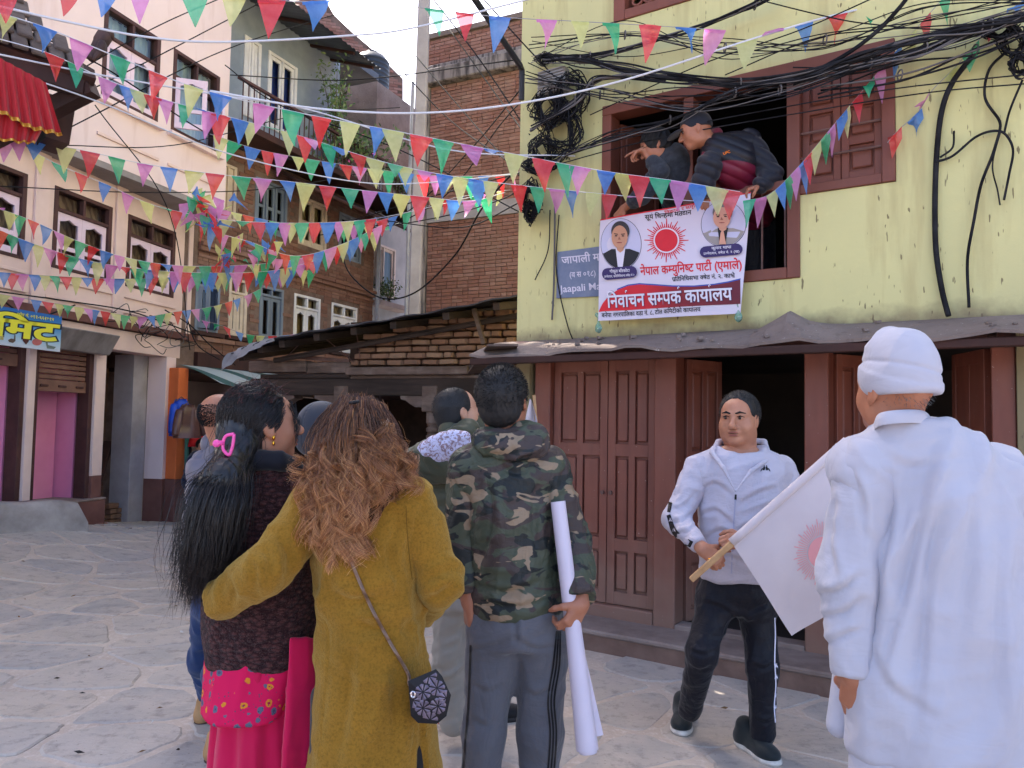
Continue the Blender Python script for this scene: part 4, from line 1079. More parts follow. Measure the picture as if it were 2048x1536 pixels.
jt = jacket('hanging_jacket', FB, 350, 400, 808, 876, so + .45, M_LEATHER, 'brown leather jacket hanging on the shop pier')
jacket('hanging_jacket', FB, 380, 428, 826, 892, so + .10, M_REDJ, 'red garment hanging behind the brown leather jacket', sleeve=False)
jacket('hanging_jacket', FB, 362, 380, 880, 955, so - .1, M('black_cloth', srgb(26, 26, 30), None, .8), 'black garment hanging below the red one in the shop', sleeve=False)
# ================================================================ TEMPLE ROOF CORNER (top left)
UPZ0 = np.array([0, 0, 1.0])
FT = Facade(atY(60, 150, 4.6)[:2], 40)
tr_ = thing('temple_roof', FT.P(-.6, 2.6, 0), 'tiled temple roof corner with a carved bird finial', 'roof')
M_TILE = M('clay_tile', srgb(112, 98, 90), srgb(84, 70, 64), .9, 6, .5, 30, .2, rnd=.4)
ev0, ev1 = FT.at(-60, 60, 0), FT.at(195, 150, 0)
dirT = (ev1 - ev0); dirT /= np.linalg.norm(dirT); ev0 = ev0 - dirT * 1.7; LT = np.linalg.norm(ev1 - ev0)
up_s = np.array([-.30, .35, .62]); up_s /= np.linalg.norm(up_s)
nrmT = np.cross(dirT, up_s); nrmT /= np.linalg.norm(nrmT)
if nrmT[2] < 0: nrmT = -nrmT
for i in range(9):
  nt_ = int(LT / .10)
  for j in range(nt_):
    if j > nt_ - 1 - i * .75: continue
    c_ = ev0 + dirT * (.05 + j * .10 + (.03 if i % 2 else 0)) + up_s * (i * .13) + nrmT * (.02 + r.uniform(-.006, .006))
    b = MB(); b.bar(c_ - up_s * .03, c_ + up_s * .17 - nrmT * .02, .085, .028, up=nrmT, ch=.008)
    b.build('roof_tile', M_TILE, tr_)
V = [ev0 - nrmT * .03, ev1 - nrmT * .03, ev1 + up_s * .1 - nrmT * .03, ev0 + up_s * 1.25 - nrmT * .03]; V += [p - nrmT * .06 for p in V]
obj('roof_boarding', V, [(0, 1, 2, 3), (7, 6, 5, 4), (0, 4, 5, 1), (1, 5, 6, 2), (2, 6, 7, 3), (3, 7, 4, 0)], M_DARKWOOD, tr_)
MB().bar(ev0 - nrmT * .14, ev1 - nrmT * .13 - dirT * .05, .10, .12, ch=.01).build('eave_beam', M_DARKWOOD, tr_)
MB().bar(ev1 - nrmT * .1, ev1 - nrmT * .1 + np.array([-.9, .1, -.42]), .10, .10).build('strut', M_DARKWOOD, tr_)
MB().bar(ev0 - nrmT * .3 + np.array([0, .3, 0]), ev1 - nrmT * .3 + np.array([-.3, .3, 0]), .3, .3).build('inner_beam', M_DARKWOOD, tr_)
for q_ in (.15, 1.35):
  b_ = ev0 + dirT * q_ + np.array([-.25, .35, 0]); MB().tube([b_ * np.array([1, 1, 0]), b_ - UPZ0 * .1], .07, 10).build('post', M_DARKWOOD, tr_)
# bird finial
bb = FT.at(200, 108, 0); bs = .0013 * 4.6 / 2
def BP(u, v, d=0): return FT.at(u, v, d)
M_BIRD = M('dark_carved_wood', srgb(84, 62, 58), srgb(60, 44, 42), .7, 12, .5, 30, .3)
bird = MB().tube(spline([BP(180, 118), BP(192, 105), BP(203, 82), BP(212, 70), BP(221, 71), BP(228, 79)], 5), [.030] * 5 + [.045] * 5 + [.05] * 5 + [.04] * 4 + [.034, .03, .026, .02, .014, .008, .004, .003], 10)
bird.tube(spline([BP(205, 84, .03), BP(200, 100, .05), BP(186, 120, .05)], 4), [.02, .03, .03, .03, .028, .024, .018, .012, .005], 6)
bird.tube(spline([BP(205, 84, -.03), BP(200, 100, -.05), BP(186, 120, -.05)], 4), [.02, .03, .03, .03, .028, .024, .018, .012, .005], 6)
bird.build('bird_finial', M_BIRD, tr_, True)
# red valance with gold trim
FV = Facade(FT.P(-.05, 0, .25)[:2], 40)
rv = thing('red_valance', FV.at(60, 280), 'pleated red cloth valance with gold trim under the temple roof', 'cloth')
n = N('red_silk'); M_SILK = n.done(srgb(168, 10, 24), .55, .3)
n.b.inputs['Sheen Weight'].default_value = .3
M_GOLD = M('gold_trim', srgb(222, 176, 80), srgb(170, 120, 40), .35, 40, .6, 60, .5, metal=.6)
def valance(top, bot, o, name, wave=14, amp=.018, trim=True):
  nt_ = 60; G = np.zeros((8, nt_, 3)); T = np.zeros((2, nt_, 3))
  for j in range(nt_):
    t = j / (nt_ - 1); p = FV.at(top[0][0] + (top[1][0] - top[0][0]) * t, top[0][1] + (top[1][1] - top[0][1]) * t, o)
    qv = np.interp(t, [b[0] for b in bot], [b[2] for b in bot]); qu = np.interp(t, [b[0] for b in bot], [b[1] for b in bot]); q_ = FV.at(qu, qv, o)
    for i in range(8):
      s_ = i / 7; G[i, j] = p + (q_ - p) * s_ + FV.n * (amp * math.sin(t * wave * 3.1 + s_) * (.3 + s_))
    T[1, j] = G[7, j] + FV.n * .004; T[0, j] = G[7, j] + (G[6, j] - G[7, j]) * .45 + FV.n * .004
  mb = MB(); mb.grid(G); w = mb.build(name, M_SILK, rv, True)
  if trim: mb = MB(); mb.grid(T); mb.build('gold_trim', M_GOLD, w, True)
valance(((-40, 95), (92, 165)), ((0, -40, 205), (.25, 5, 228), (.6, 60, 258), (1, 124, 272)), .05, 'upper_pleats')
valance(((-40, 190), (100, 230)), ((0, -40, 275), (.6, 40, 286), (1, 70, 288)), .0, 'lower_pleats', 9)
MB().tube(spline([BP(82, 255), BP(80, 272), BP(74, 290)], 4), [.03, .04, .035, .03, .03, .02, .012, .006, .002], 6).build('tassel', M('black_tassel', (.01, .01, .012), None, .9), rv, True)
# ================================================================ PLANTS
n = N('leaf'); oi = n.new('NewGeometry').outputs['Random Per Island']
c = n.ramp(oi, [(0, srgb(64, 92, 56)), (.5, srgb(92, 118, 72)), (1, srgb(128, 146, 96))]); M_LEAF = n.done(c, .6, .3); n.b.inputs['Subsurface Weight'].default_value = 0
M_STEM = M('stem', srgb(92, 76, 58), None, .9)
M_FLOWER = M('magenta_flower', srgb(206, 60, 160), srgb(224, 110, 190), .7, 30)
def plant(name, c0, R3, nl, label, leaf=.05, flowers=0, seed=1, hang=0.0, stems=6):
  r = random.Random(seed); t = thing(name, c0, label, 'plant'); st = MB(); lv = MB(); fw = MB()
  for s_ in range(stems):
    e = c0 + np.array([r.gauss(0, .5) * R3[0], r.gauss(0, .5) * R3[1], R3[2] * r.uniform(.8, 2.0) - hang * r.random()])
    mid = (c0 + e) / 2 + np.array([0, 0, .15]); P_ = spline([c0 - np.array([0, 0, .05]), mid, e], 6); st.tube(P_, [.012 - .0008 * k for k in range(len(P_))], 5)
    for k in range(nl // stems):
      q = P_[r.randrange(3, len(P_))] + np.array([r.gauss(0, .22) * R3[0], r.gauss(0, .22) * R3[1], r.gauss(0, .24) * R3[2]])
      a = np.array([r.gauss(0, 1) for _ in range(3)]); a /= np.linalg.norm(a); b = np.cross(a, [r.gauss(0, 1) for _ in range(3)]); b /= np.linalg.norm(b); l = leaf * r.uniform(.6, 1.4)
      (fw if r.random() < flowers else lv).add([q - a * l, q + b * l * .4, q + a * l, q - b * l * .4], [(0, 1, 2, 3)])
  st.build('stem', M_STEM, t); w = lv.build('foliage', M_LEAF, t); w['kind'] = 'stuff'
  if flowers: w = fw.build('flower', M_FLOWER, t); w['kind'] = 'stuff'
plant('balcony_plant', FB.P(3.0, zbal + .45, .45), (.9, .9, .45), 1500, 'bushy flowering plant spilling over the balcony rail', .05, .03, 2, .7, 14)
plant('balcony_plant', FB.P(2.4, zbal + .5, .6), (.35, .4, .9), 700, 'tall thin climbing plant rising from the balcony', .045, 0, 3, 0, 8)
plant('balcony_plant', FB.P(4.6, zbal + .3, .55), (.5, .5, .3), 500, 'low leafy plant at the far end of balcony', .045, .02, 4, .5, 8)
plant('sill_plant', FBn.P(1.0, 4.2, .2), (.4, .2, .4), 320, 'potted plant on the sill of pale blue house', .04, 0, 5, .5, 6)
plant('wall_shrub', FG.P(-1.6, 9.4, .3), (.5, .4, 1.1), 700, 'wild shrub growing against the far brick gable', .06, 0, 6, 0, 8)
# ================================================================ SMOOTH BODIES: distance-field modelling + surface nets
from mathutils.bvhtree import BVHTree
class Sdf:
  def __init__(s): s.p = []
  def _add(s, fn, lo, hi, k, op): s.p.append((fn, np.array(lo, float), np.array(hi, float), k, op)); return s
  def cone(s, a, b, ra, rb, k=.02, op='u'):
    a = np.array(a, float); b = np.array(b, float); ab = b - a; L2 = np.dot(ab, ab) + 1e-9; m = max(ra, rb)
    def fn(P):
      t = np.clip(((P - a) @ ab) / L2, 0, 1)
      return np.linalg.norm(P - a - t[..., None] * ab, axis=-1) - (ra + (rb - ra) * t)
    return s._add(fn, np.minimum(a, b) - m, np.maximum(a, b) + m, k, op)
  def chain(s, pts, rs, k=.02):
    for i in range(len(pts) - 1): s.cone(pts[i], pts[i + 1], rs[i], rs[i + 1], k)
    return s
  def ell(s, c, rad, A=None, k=.02, op='u'):
    c = np.array(c, float); rad = np.array(rad, float); A_ = np.eye(3) if A is None else np.array(A, float); mr = rad.min()
    ext = np.sqrt(((A_ * rad) ** 2).sum(1))
    def fn(P):
      q = (P - c) @ A_; k0 = np.linalg.norm(q / rad, axis=-1); k1 = np.linalg.norm(q / rad ** 2, axis=-1)
      return k0 * (k0 - 1) / (k1 + 1e-9)
    return s._add(fn, c - ext, c + ext, k, op)
  def loft(s, rows, yaw=0.0, k=.02, op='u', fold=None, sq=2.0, rnd=.02):
    Rw = np.array(sorted(rows), float); z, cx, cy, rx, ry = Rw.T; ca, sa = math.cos(yaw), math.sin(yaw); m = max(rx.max(), ry.max()) * 1.25
    def fn(P):
      Z = P[..., 2]; Zc = np.clip(Z, z[0] + rnd, z[-1] - rnd); X = P[..., 0] - np.interp(Zc, z, cx); Y_ = P[..., 1] - np.interp(Zc, z, cy)
      a = X * ca + Y_ * sa; b = -X * sa + Y_ * ca; RX = np.interp(Zc, z, rx); RY = np.interp(Zc, z, ry)
      if fold is not None:
        th = np.arctan2(b / RY, a / RX); f = fold(th, Zc); RX = RX * f; RY = RY * f
      if sq == 2.0: q = np.sqrt((a / RX) ** 2 + (b / RY) ** 2)
      else: q = (np.abs(a / RX) ** sq + np.abs(b / RY) ** sq) ** (1 / sq)
      d = (q - 1) * np.minimum(RX, RY) + rnd
      dz = np.abs(Z - Zc)
      return np.where(d > 0, np.sqrt(d * d + dz * dz), np.maximum(d, dz)) - rnd
    return s._add(fn, (cx.min() - m, cy.min() - m, z[0] - .01), (cx.max() + m, cy.max() + m, z[-1] + .01), k, op)
  def box(s, c, h, A=None, k=.005, op='u', rnd=.005):
    c = np.array(c, float); h = np.array(h, float) - rnd; A_ = np.eye(3) if A is None else np.array(A, float); ext = (np.abs(A_) * (h + rnd)).sum(1)
    def fn(P):
      q = np.abs((P - c) @ A_) - h
      return np.linalg.norm(np.maximum(q, 0), axis=-1) + np.minimum(q.max(-1), 0) - rnd
    return s._add(fn, c - ext, c + ext, k, op)
  def mesh(s, vox, post=None, smooth=1, clip=None):
    us = [p for p in s.p if p[4] == 'u']
    lo = np.min([p[1] for p in us], 0) - 3 * vox; hi = np.max([p[2] for p in us], 0) + 3 * vox
    n = np.ceil((hi - lo) / vox).astype(int) + 1
    D = np.full(n, .5, np.float32)
    for fn, a, b, k, op in s.p:
      m = k + 2.5 * vox; i0 = np.clip(np.floor((a - m - lo) / vox).astype(int), 0, n); i1 = np.clip(np.ceil((b + m - lo) / vox).astype(int) + 1, 0, n)
      if (i1 <= i0).any(): continue
      ax = [lo[q] + vox * np.arange(i0[q], i1[q]) for q in range(3)]
      d = fn(np.stack(np.meshgrid(*ax, indexing='ij'), -1)); sl = tuple(slice(i0[q], i1[q]) for q in range(3)); o = D[sl]
      if op == 'u':
        h = np.clip(.5 + .5 * (o - d) / k, 0, 1); D[sl] = o + (d - o) * h - k * h * (1 - h)
      else:
        d = -d; h = np.clip(.5 - .5 * (o - d) / k, 0, 1); D[sl] = o + (d - o) * h + k * h * (1 - h)
    V, F = surfnets(D, lo, vox)
    for _ in range(smooth): V = lapl(V, F)
    if post is not None:
      V = V + vnormals(V, F) * post(V)[:, None]
    return V, F
def surfnets(D, lo, vox):
  s_ = D < 0; c = np.zeros(np.array(D.shape) - 1, np.int8); X, Y, Z = D.shape
  offs = [(i, j, k) for i in (0, 1) for j in (0, 1) for k in (0, 1)]
  for i, j, k in offs: c += s_[i:X - 1 + i, j:Y - 1 + j, k:Z - 1 + k]
  mask = (c > 0) & (c < 8); cells = np.argwhere(mask); idx = np.full(mask.shape, -1, np.int64); idx[mask] = np.arange(len(cells))
  acc = np.zeros((len(cells), 3)); cnt = np.zeros(len(cells))
  dv = {o: D[cells[:, 0] + o[0], cells[:, 1] + o[1], cells[:, 2] + o[2]] for o in offs}
  for a in offs:
    for q in range(3):
      if a[q]: continue
      b = list(a); b[q] = 1; b = tuple(b); da, db = dv[a], dv[b]; cr = (da < 0) != (db < 0)
      t = np.where(cr, da / np.where(cr, da - db, 1), 0)
      for w in range(3): acc[:, w] += cr * (a[w] + (t if w == q else 0))
      cnt += cr
  V = (cells + acc / cnt[:, None]) * vox + lo; Fs = []
  for q in range(3):
    sl0 = [slice(1, -1)] * 3; sl1 = [slice(1, -1)] * 3; sl0[q] = slice(0, -1); sl1[q] = slice(1, None)
    a, b = s_[tuple(sl0)], s_[tuple(sl1)]; ch = np.argwhere(a != b); inside = a[tuple(ch.T)]
    base = ch + 1; base[:, q] -= 1; u, w = (q + 1) % 3, (q + 2) % 3
    def cell(du, dw):
      t = base.copy(); t[:, u] -= du; t[:, w] -= dw; return idx[tuple(t.T)]
    f = np.stack([cell(1, 1), cell(0, 1), cell(0, 0), cell(1, 0)], 1); f[~inside] = f[~inside][:, ::-1]; Fs.append(f)
  return V, np.concatenate(Fs)
def lapl(V, F, lam=.5):
  acc = np.zeros_like(V); cnt = np.zeros(len(V))
  for i in range(4):
    a, b = F[:, i], F[:, (i + 1) % 4]
    for q in range(3): acc[:, q] += np.bincount(a, V[b, q], len(V)) + np.bincount(b, V[a, q], len(V))
    cnt += np.bincount(a, minlength=len(V)) + np.bincount(b, minlength=len(V))
  return V * (1 - lam) + lam * acc / np.maximum(cnt, 1)[:, None]
def vnormals(V, F):
  n = np.cross(V[F[:, 2]] - V[F[:, 0]], V[F[:, 3]] - V[F[:, 1]]); o = np.zeros_like(V)
  for i in range(4):
    for q in range(3): o[:, q] += np.bincount(F[:, i], n[:, q], len(V))
  return o / (np.linalg.norm(o, axis=1)[:, None] + 1e-12)
def folds(*specs):
  def f(V):
    out = np.zeros(len(V))
    for ax, wl, amp, seed in specs:
      d = np.array(ax, float); d /= np.linalg.norm(d); e = np.cross(d, (0.3, 1, .2)); e /= np.linalg.norm(e); g = np.cross(d, e)
      q = np.stack([V @ e / wl, V @ g / wl, V @ d / (wl * 5)], 1); nz = vnoise(q, seed); q2 = np.stack([V @ e / wl * 2.1, V @ g / wl * 2.1, V @ d / (wl * 6)], 1)
      out += amp * (.6 - 2 * np.abs(2 * nz - 1)) + amp * .35 * (2 * vnoise(q2, seed + 5) - 1)
    return out
  return f
def creases(lines):
  def f(V):
    rel = V - CAMP; cz = rel @ _f; U = 1024 + FPX * (rel @ _r) / cz; W2 = 768 - FPX * (rel @ _u) / cz; out = np.zeros(len(V))
    for pts, hw, dep in lines:
      P = np.array(spline([np.array([a, b, 0.]) for a, b in pts], 5))[:, :2]; best = np.full(len(V), 1e9); sgn = np.zeros(len(V)); tt = np.zeros(len(V))
      for i in range(len(P) - 1):
        a, b = P[i], P[i + 1]; e = b - a; L = np.dot(e, e) + 1e-9; t = np.clip(((U - a[0]) * e[0] + (W2 - a[1]) * e[1]) / L, 0, 1); dx, dy = U - a[0] - t * e[0], W2 - a[1] - t * e[1]; d = np.hypot(dx, dy); m = d < best
        best = np.where(m, d, best); sgn = np.where(m, np.sign(dx * e[1] - dy * e[0]), sgn); tt = np.where(m, (i + t) / (len(P) - 1), tt)
      x = best * cz / FPX / hw * sgn; out += dep * np.sin(np.pi * np.clip(tt, .02, .98)) ** .5 * (-np.exp(-(x * 1.6) ** 2) + .75 * np.exp(-((x - 1.25) * 1.3) ** 2))
    return out
  return f
def both(*fs): return lambda V: sum(f(V) for f in fs)
def joinVF(parts):
  Vs, Fs, b = [], [], 0
  for V, F in parts: Vs.append(V); Fs.append(F + b); b += len(V)
  return np.concatenate(Vs), np.concatenate(Fs)
def sobj(name, VF, mat, parent, mi=None):
  return obj(name, VF[0], np.asarray(VF[1]), mat, parent, True, mi)
def axes(fwd, up=(0, 0, 1)):
  f = np.array(fwd, float); f /= np.linalg.norm(f); r = np.cross(f, up); r /= np.linalg.norm(r); u = np.cross(r, f)
  return np.stack([r, f, u], 1)          # columns: right, forward, up
# ---------------------------------------------------------------- skin, eyes, hair materials
def skin_mat(name, c):
  n = N(name); v = n.pos(local=False)
  col = n.mix(n.ramp(n.noise(v, 28, 4), [(.35, 0.), (.65, 1.)]), c, tuple(x * y for x, y in zip(c, (.90, .84, .80))))
  m = n.done(col, .48, .4, n.bump(n.noise(v, 320, 2), .12, .001)); n.b.inputs['Subsurface Weight'].default_value = .12; n.b.inputs['Subsurface Radius'].default_value = (.012, .004, .002); n.b.inputs['Subsurface Scale'].default_value = 1.0
  return m
SK_M = skin_mat('skin_medium', srgb(184, 128, 100)); SK_D = skin_mat('skin_tan', srgb(168, 112, 86)); SK_L = skin_mat('skin_light', srgb(200, 148, 120))
def wrinkle(n, sc, st, prev, dist=.03):
  h = n.math('ABSOLUTE', n.math('SUBTRACT', n.noise(n.pos((1, 1, .45), rot=(.3, .5, 0)), sc, 3, .5, 1.2), .5)); h2 = n.math('ABSOLUTE', n.math('SUBTRACT', n.noise(n.pos((.5, .5, 1.1), rot=(.2, -.4, 0)), sc * 1.7, 3, .5, 1.0), .5))
  return n.bump(n.math('MINIMUM', n.math('ADD', n.math('MULTIPLY', h, 2.0), n.math('MULTIPLY', h2, 1.2)), .42), st, dist, prev)
def cloth(name, c, c2=None, rough=.85, weave=900, wb=.15, scale=3, sheen=.2, big=0, bigs=18):
  n = N(name); v = n.pos(local=False); col = c
  if c2 is not None: col = n.mix(n.ramp(n.noise(v, scale, 5, .6), [(.3, 0.), (.7, 1.)]), c, c2)
  nm = n.bump(n.noise(v, weave, 2), wb, .002)
  if big: nm = wrinkle(n, bigs, big, nm)
  m = n.done(col, rough, .2, nm); n.b.inputs['Sheen Weight'].default_value = sheen; n.b.inputs['Sheen Roughness'].default_value = .5; return m
def hair_mat(name, stops, rough=.38, spec=.5, zramp=None):
  n = N(name); isl = n.new('NewGeometry').outputs['Random Per Island']; c = n.ramp(isl, stops)
  if zramp:
    g = n.new('NewGeometry'); sx = n.new('SeparateXYZ'); n.ln(g.outputs['Position'], sx.inputs[0]); z0, z1, c2s = zramp
    t = n.math('ADD', n.math('DIVIDE', n.math('SUBTRACT', sx.outputs['Z'], z0), z1 - z0), n.math('MULTIPLY', n.math('SUBTRACT', isl, .5), .55))
    c = n.mix(n.ramp(t, [(0, 1.), (1, 0.)]), c, n.ramp(isl, c2s))
  return n.done(c, rough, spec)
M_HAIRK = hair_mat('black_hair', [(0, (.006, .005, .006)), (.8, (.014, .011, .011)), (1, (.035, .022, .02))])
M_STUB = hair_mat('short_black_hair', [(0, (.008, .008, .009)), (1, (.022, .02, .02))], .6, .3)
M_EYEW = M('eye_white', (.42, .40, .38), None, .2, spec=.5); M_IRIS = M('iris', (.02, .012, .008), None, .15, spec=.5)
M_LIP = M('lips', srgb(150, 88, 78), None, .45); M_BROW = M('brow_hair', (.012, .01, .01), None, .8)
def head_sdf(c, A, sc=1.0, ears=True, jaw=1.0, fat=1.0, neck=None, s=None):
  s = s or Sdf(); L = lambda x, y, z: np.array(c) + A @ (np.array([x, y, z]) * sc)
  E = lambda p, r, k=.02, op='u': s.ell(L(*p), np.array(r) * sc, A, k, op)
  E((0, -.012, .028), (.076, .096, .085)); E((0, .025, -.035), (.063 * fat, .066, .078), .03); E((0, .055, .03), (.055, .035, .05), .03)
  E((0, .066, -.092), (.026 * jaw, .022, .020), .03); 
  for q in (-1, 1):
    E((q * .036, .052, -.032), (.026 * fat, .030, .028), .03); E((q * .046 * fat, .008, -.070), (.020, .034, .026), .03)
    E((q * .031, .098, .008), (.015, .012, .009), .012, 's')
    E((q * .031, .080, .006), (.0155, .0125, .0125), .004)
    s.cone(L(q * .014, .092, .024), L(q * .048, .078, .022), .0075 * sc, .006 * sc, .014)
    E((q * .0125, .101, -.036), (.0085, .010, .007), .008)
    if ears:
      E((q * .079, -.006, -.004), (.0075, .020, .030), .008); E((q * .085, .002, .0), (.006, .011, .018), .006, 's'); E((q * .078, .004, -.03), (.006, .008, .010), .006)
  s.cone(L(0, .088, .018), L(0, .117, -.028), .0080 * sc, .0125 * sc, .014); E((0, .115, -.031), (.0145, .011, .010), .010)
  E((0, .088, -.058), (.026, .013, .010), .012); E((0, .093, -.0565), (.022, .008, .0045), .006); E((0, .0915, -.069), (.020, .008, .0055), .006)
  s.cone(L(-.022, .099, -.0628), L(.022, .099, -.0628), .0016 * sc, .0016 * sc, .004, 's')
  if neck is not None: s.cone(L(0, -.018, -.05), neck, .056 * sc * fat, .062 * sc * fat, .03)
  return s, L
def face_parts(L, A, sc, parent, look=(0, 1, 0)):
  for q in (-1, 1):
    c = L(q * .031, .0785, .006)
    V, F = Sdf().ell(c, np.array([.0138, .0142, .0105]) * sc, A).mesh(.0022, smooth=1); 
    e = sobj('eye', (V, F), M_EYEW, parent)
    g = L(q * .031 + look[0] * .005, .0905, .006 + look[2] * .004)
    sobj('iris', Sdf().ell(g, np.array([.0070, .0046, .0070]) * sc, A).mesh(.0016, smooth=0), M_IRIS, e)
    b = Sdf(); b.chain([L(q * .013, .0985, .0255), L(q * .030, .0975, .0315), L(q * .052, .0845, .0265)], [.0040 * sc, .0042 * sc, .0020 * sc], .003)
    sobj('eyebrow', b.mesh(.002, smooth=0), M_BROW, parent)
    b = Sdf(); b.chain([L(q * .017, .0945, .0115), L(q * .031, .0965, .0150), L(q * .047, .0860, .0100)], [.0016 * sc, .0024 * sc, .0016 * sc], .002)
    sobj('eyelash', b.mesh(.0014, smooth=0), M_BROW, parent)
  b = Sdf(); b.ell(L(0, .0975, -.0570), np.array([.0225, .0060, .0042]) * sc, A, .004); b.ell(L(0, .0958, -.0692), np.array([.0205, .0062, .0050]) * sc, A, .002)
  sobj('lips', b.mesh(.0022, smooth=1), M_LIP, parent)
  sobj('mouth_line', Sdf().chain([L(-.022, .0985, -.0620), L(0, .1035, -.0630), L(.022, .0985, -.0615)], [.0009, .0014, .0009], .001).mesh(.0011, smooth=0), M_BROW, parent)
def hand_sdf(s, wrist, d, palm, thumb, curl=(.5, .5, .5, .5), tcurl=.4, sc=1.0, fore=None):
  d = np.array(d, float); d /= np.linalg.norm(d); p = np.array(palm, float); p -= d * np.dot(p, d); p /= np.linalg.norm(p); t = np.cross(d, p)
  if np.dot(t, thumb) < 0: t = -t
  w = np.array(wrist, float); K = .006
  for q, L_ in ((-.028, .080), (-.010, .086), (.010, .088), (.028, .084)):
    s.cone(w + t * q * .55 * sc, w + d * L_ * sc + t * q * sc, .0165 * sc, .0125 * sc, .012)
  lens = ((-.029, .080, (.032, .020, .017), 3), (-.010, .086, (.040, .026, .020), 2), (.010, .088, (.045, .029, .021), 1), (.029, .084, (.040, .025, .020), 0))
  for q, L_, seg, ci in lens:
    b = w + d * L_ * sc + t * q * sc; cu = curl[ci]; ang = 0; pts = [b]; cur = b
    for k, l in enumerate(seg):
      ang += cu * (1.0, 1.15, .8)[k]; cur = cur + (d * math.cos(ang) + p * math.sin(ang) + t * q * .9 * (1 - min(1, cu))) * l * sc; pts.append(cur)
    s.chain(pts, [.0100 * sc, .0092 * sc, .0085 * sc, .0070 * sc], K * .5)
  b = w + d * .022 * sc + t * .026 * sc; dirs = [(d * .62 + t * .70 + p * .35), (d * .75 + t * .35 + p * (.45 + tcurl)), (d * .75 - t * .1 + p * (.45 + tcurl * 1.4))]; pts = [b]; cur = b
  for k, l in enumerate((.042, .034, .026)): v = dirs[k] / np.linalg.norm(dirs[k]); cur = cur + v * l * sc; pts.append(cur)
  s.chain(pts, [.0160 * sc, .0125 * sc, .0105 * sc, .0080 * sc], .008)
  if fore is not None: s.cone(w + d * .01, fore, .026 * sc, .034 * sc, .015)
  return s
def shoe(name, heel, toe_dir, mat, sole, parent, L=.28, W_=.052, z0=0.0, pitch=0.0):
  d = np.array([toe_dir[0], toe_dir[1], 0.0]); d /= np.linalg.norm(d); A = np.stack([np.cross(d, (0, 0, 1)), d, np.array([0, 0, 1.0])], 1); h = np.array([heel[0], heel[1], z0])
  P = lambda x, y, z: h + A @ np.array([x, y, z + max(0, y) * pitch])
  s = Sdf(); s.ell(P(0, .035, .045), (.040, .050, .045), A, .02); s.ell(P(0, L * .50, .042), (W_ * .86, L * .36, .038), A, .03); s.ell(P(.004, L * .74, .038), (W_, L * .24, .034), A, .03); s.cone(P(0, .045, .06), P(0, .05, .105), .042, .044, .03); s.cone(P(0, .07, .08), P(0, L * .55, .060), .034, .028, .03)
  s.box(P(0, L * .5, -.03), (.2, L, .045), A, .004, 's')
  up = sobj(name, s.mesh(.007), mat, parent)
  b = Sdf(); b.ell(P(0, .045, .018), (.043, .055, .02), A, .02); b.ell(P(0, L * .5, .016), (W_ * .9, L * .40, .018), A, .03); b.ell(P(.004, L * .74, .016), (W_ * 1.04, L * .27, .018), A, .03); b.box(P(0, L * .5, -.02), (.2, L, .022), A, .003, 's')
  sobj('sole', b.mesh(.006), sole, up)
  return up
def strands(name, P, rad, mat, parent, taper=.35):
  P = np.asarray(P, float); S_, n_ = P.shape[:2]; T = np.gradient(P, axis=1); T /= np.linalg.norm(T, axis=2, keepdims=True) + 1e-9
  ref = np.array([.31, .77, .55]); X = np.cross(T, ref); X /= np.linalg.norm(X, axis=2, keepdims=True) + 1e-9; Y_ = np.cross(T, X)
  w = rad * (1 - (1 - taper) * np.linspace(0, 1, n_) ** 2)[None, :, None]; V = np.stack([P + w * (math.cos(a) * X + math.sin(a) * Y_) for a in (0, 2.094, 4.189)], 2)
  i = np.arange(S_)[:, None, None] * n_ * 3 + np.arange(n_ - 1)[None, :, None] * 3; k = np.arange(3)[None, None, :]; k2 = (k + 1) % 3
  F = np.stack([i + k, i + k2, i + 3 + k2, i + 3 + k], -1).reshape(-1, 4)
  return obj(name, V.reshape(-1, 3), F, mat, parent, True)
def spl_np(C, n):
  C = np.asarray(C, float); S_, m, _ = C.shape; E = np.concatenate([2 * C[:, :1] - C[:, 1:2], C, 2 * C[:, -1:] - C[:, -2:-1]], 1)
  t = np.linspace(0, m - 1 - 1e-6, n); i = t.astype(int); f = (t - i)[None, :, None]; a, b, c, d = (E[:, i + q] for q in range(4))
  return .5 * (2 * b + (c - a) * f + (2 * a - 5 * b + 4 * c - d) * f ** 2 + (3 * b - a - 3 * c + d) * f ** 3)
def body_core(J, rows, extra=None):
  s = Sdf(); s.loft(rows, J.get('yaw', 0), .03)
  for a, b, c, ra in (('shL', 'elL', 'wrL', .042), ('shR', 'elR', 'wrR', .042), ('hipL', 'knL', 'anL', .06), ('hipR', 'knR', 'anR', .06)):
    if a in J: s.chain([J[a], J[b], J[c]], [ra, ra * .78, ra * .58], .03)
  return s.mesh(.022, smooth=0)
def row(uL, uR, v, Y, ry, dy=0.0):
  a, b = atY(uL, v, Y), atY(uR, v, Y); return ((a[2] + b[2]) / 2, (a[0] + b[0]) / 2, Y + dy, abs(b[0] - a[0]) / 2, ry)
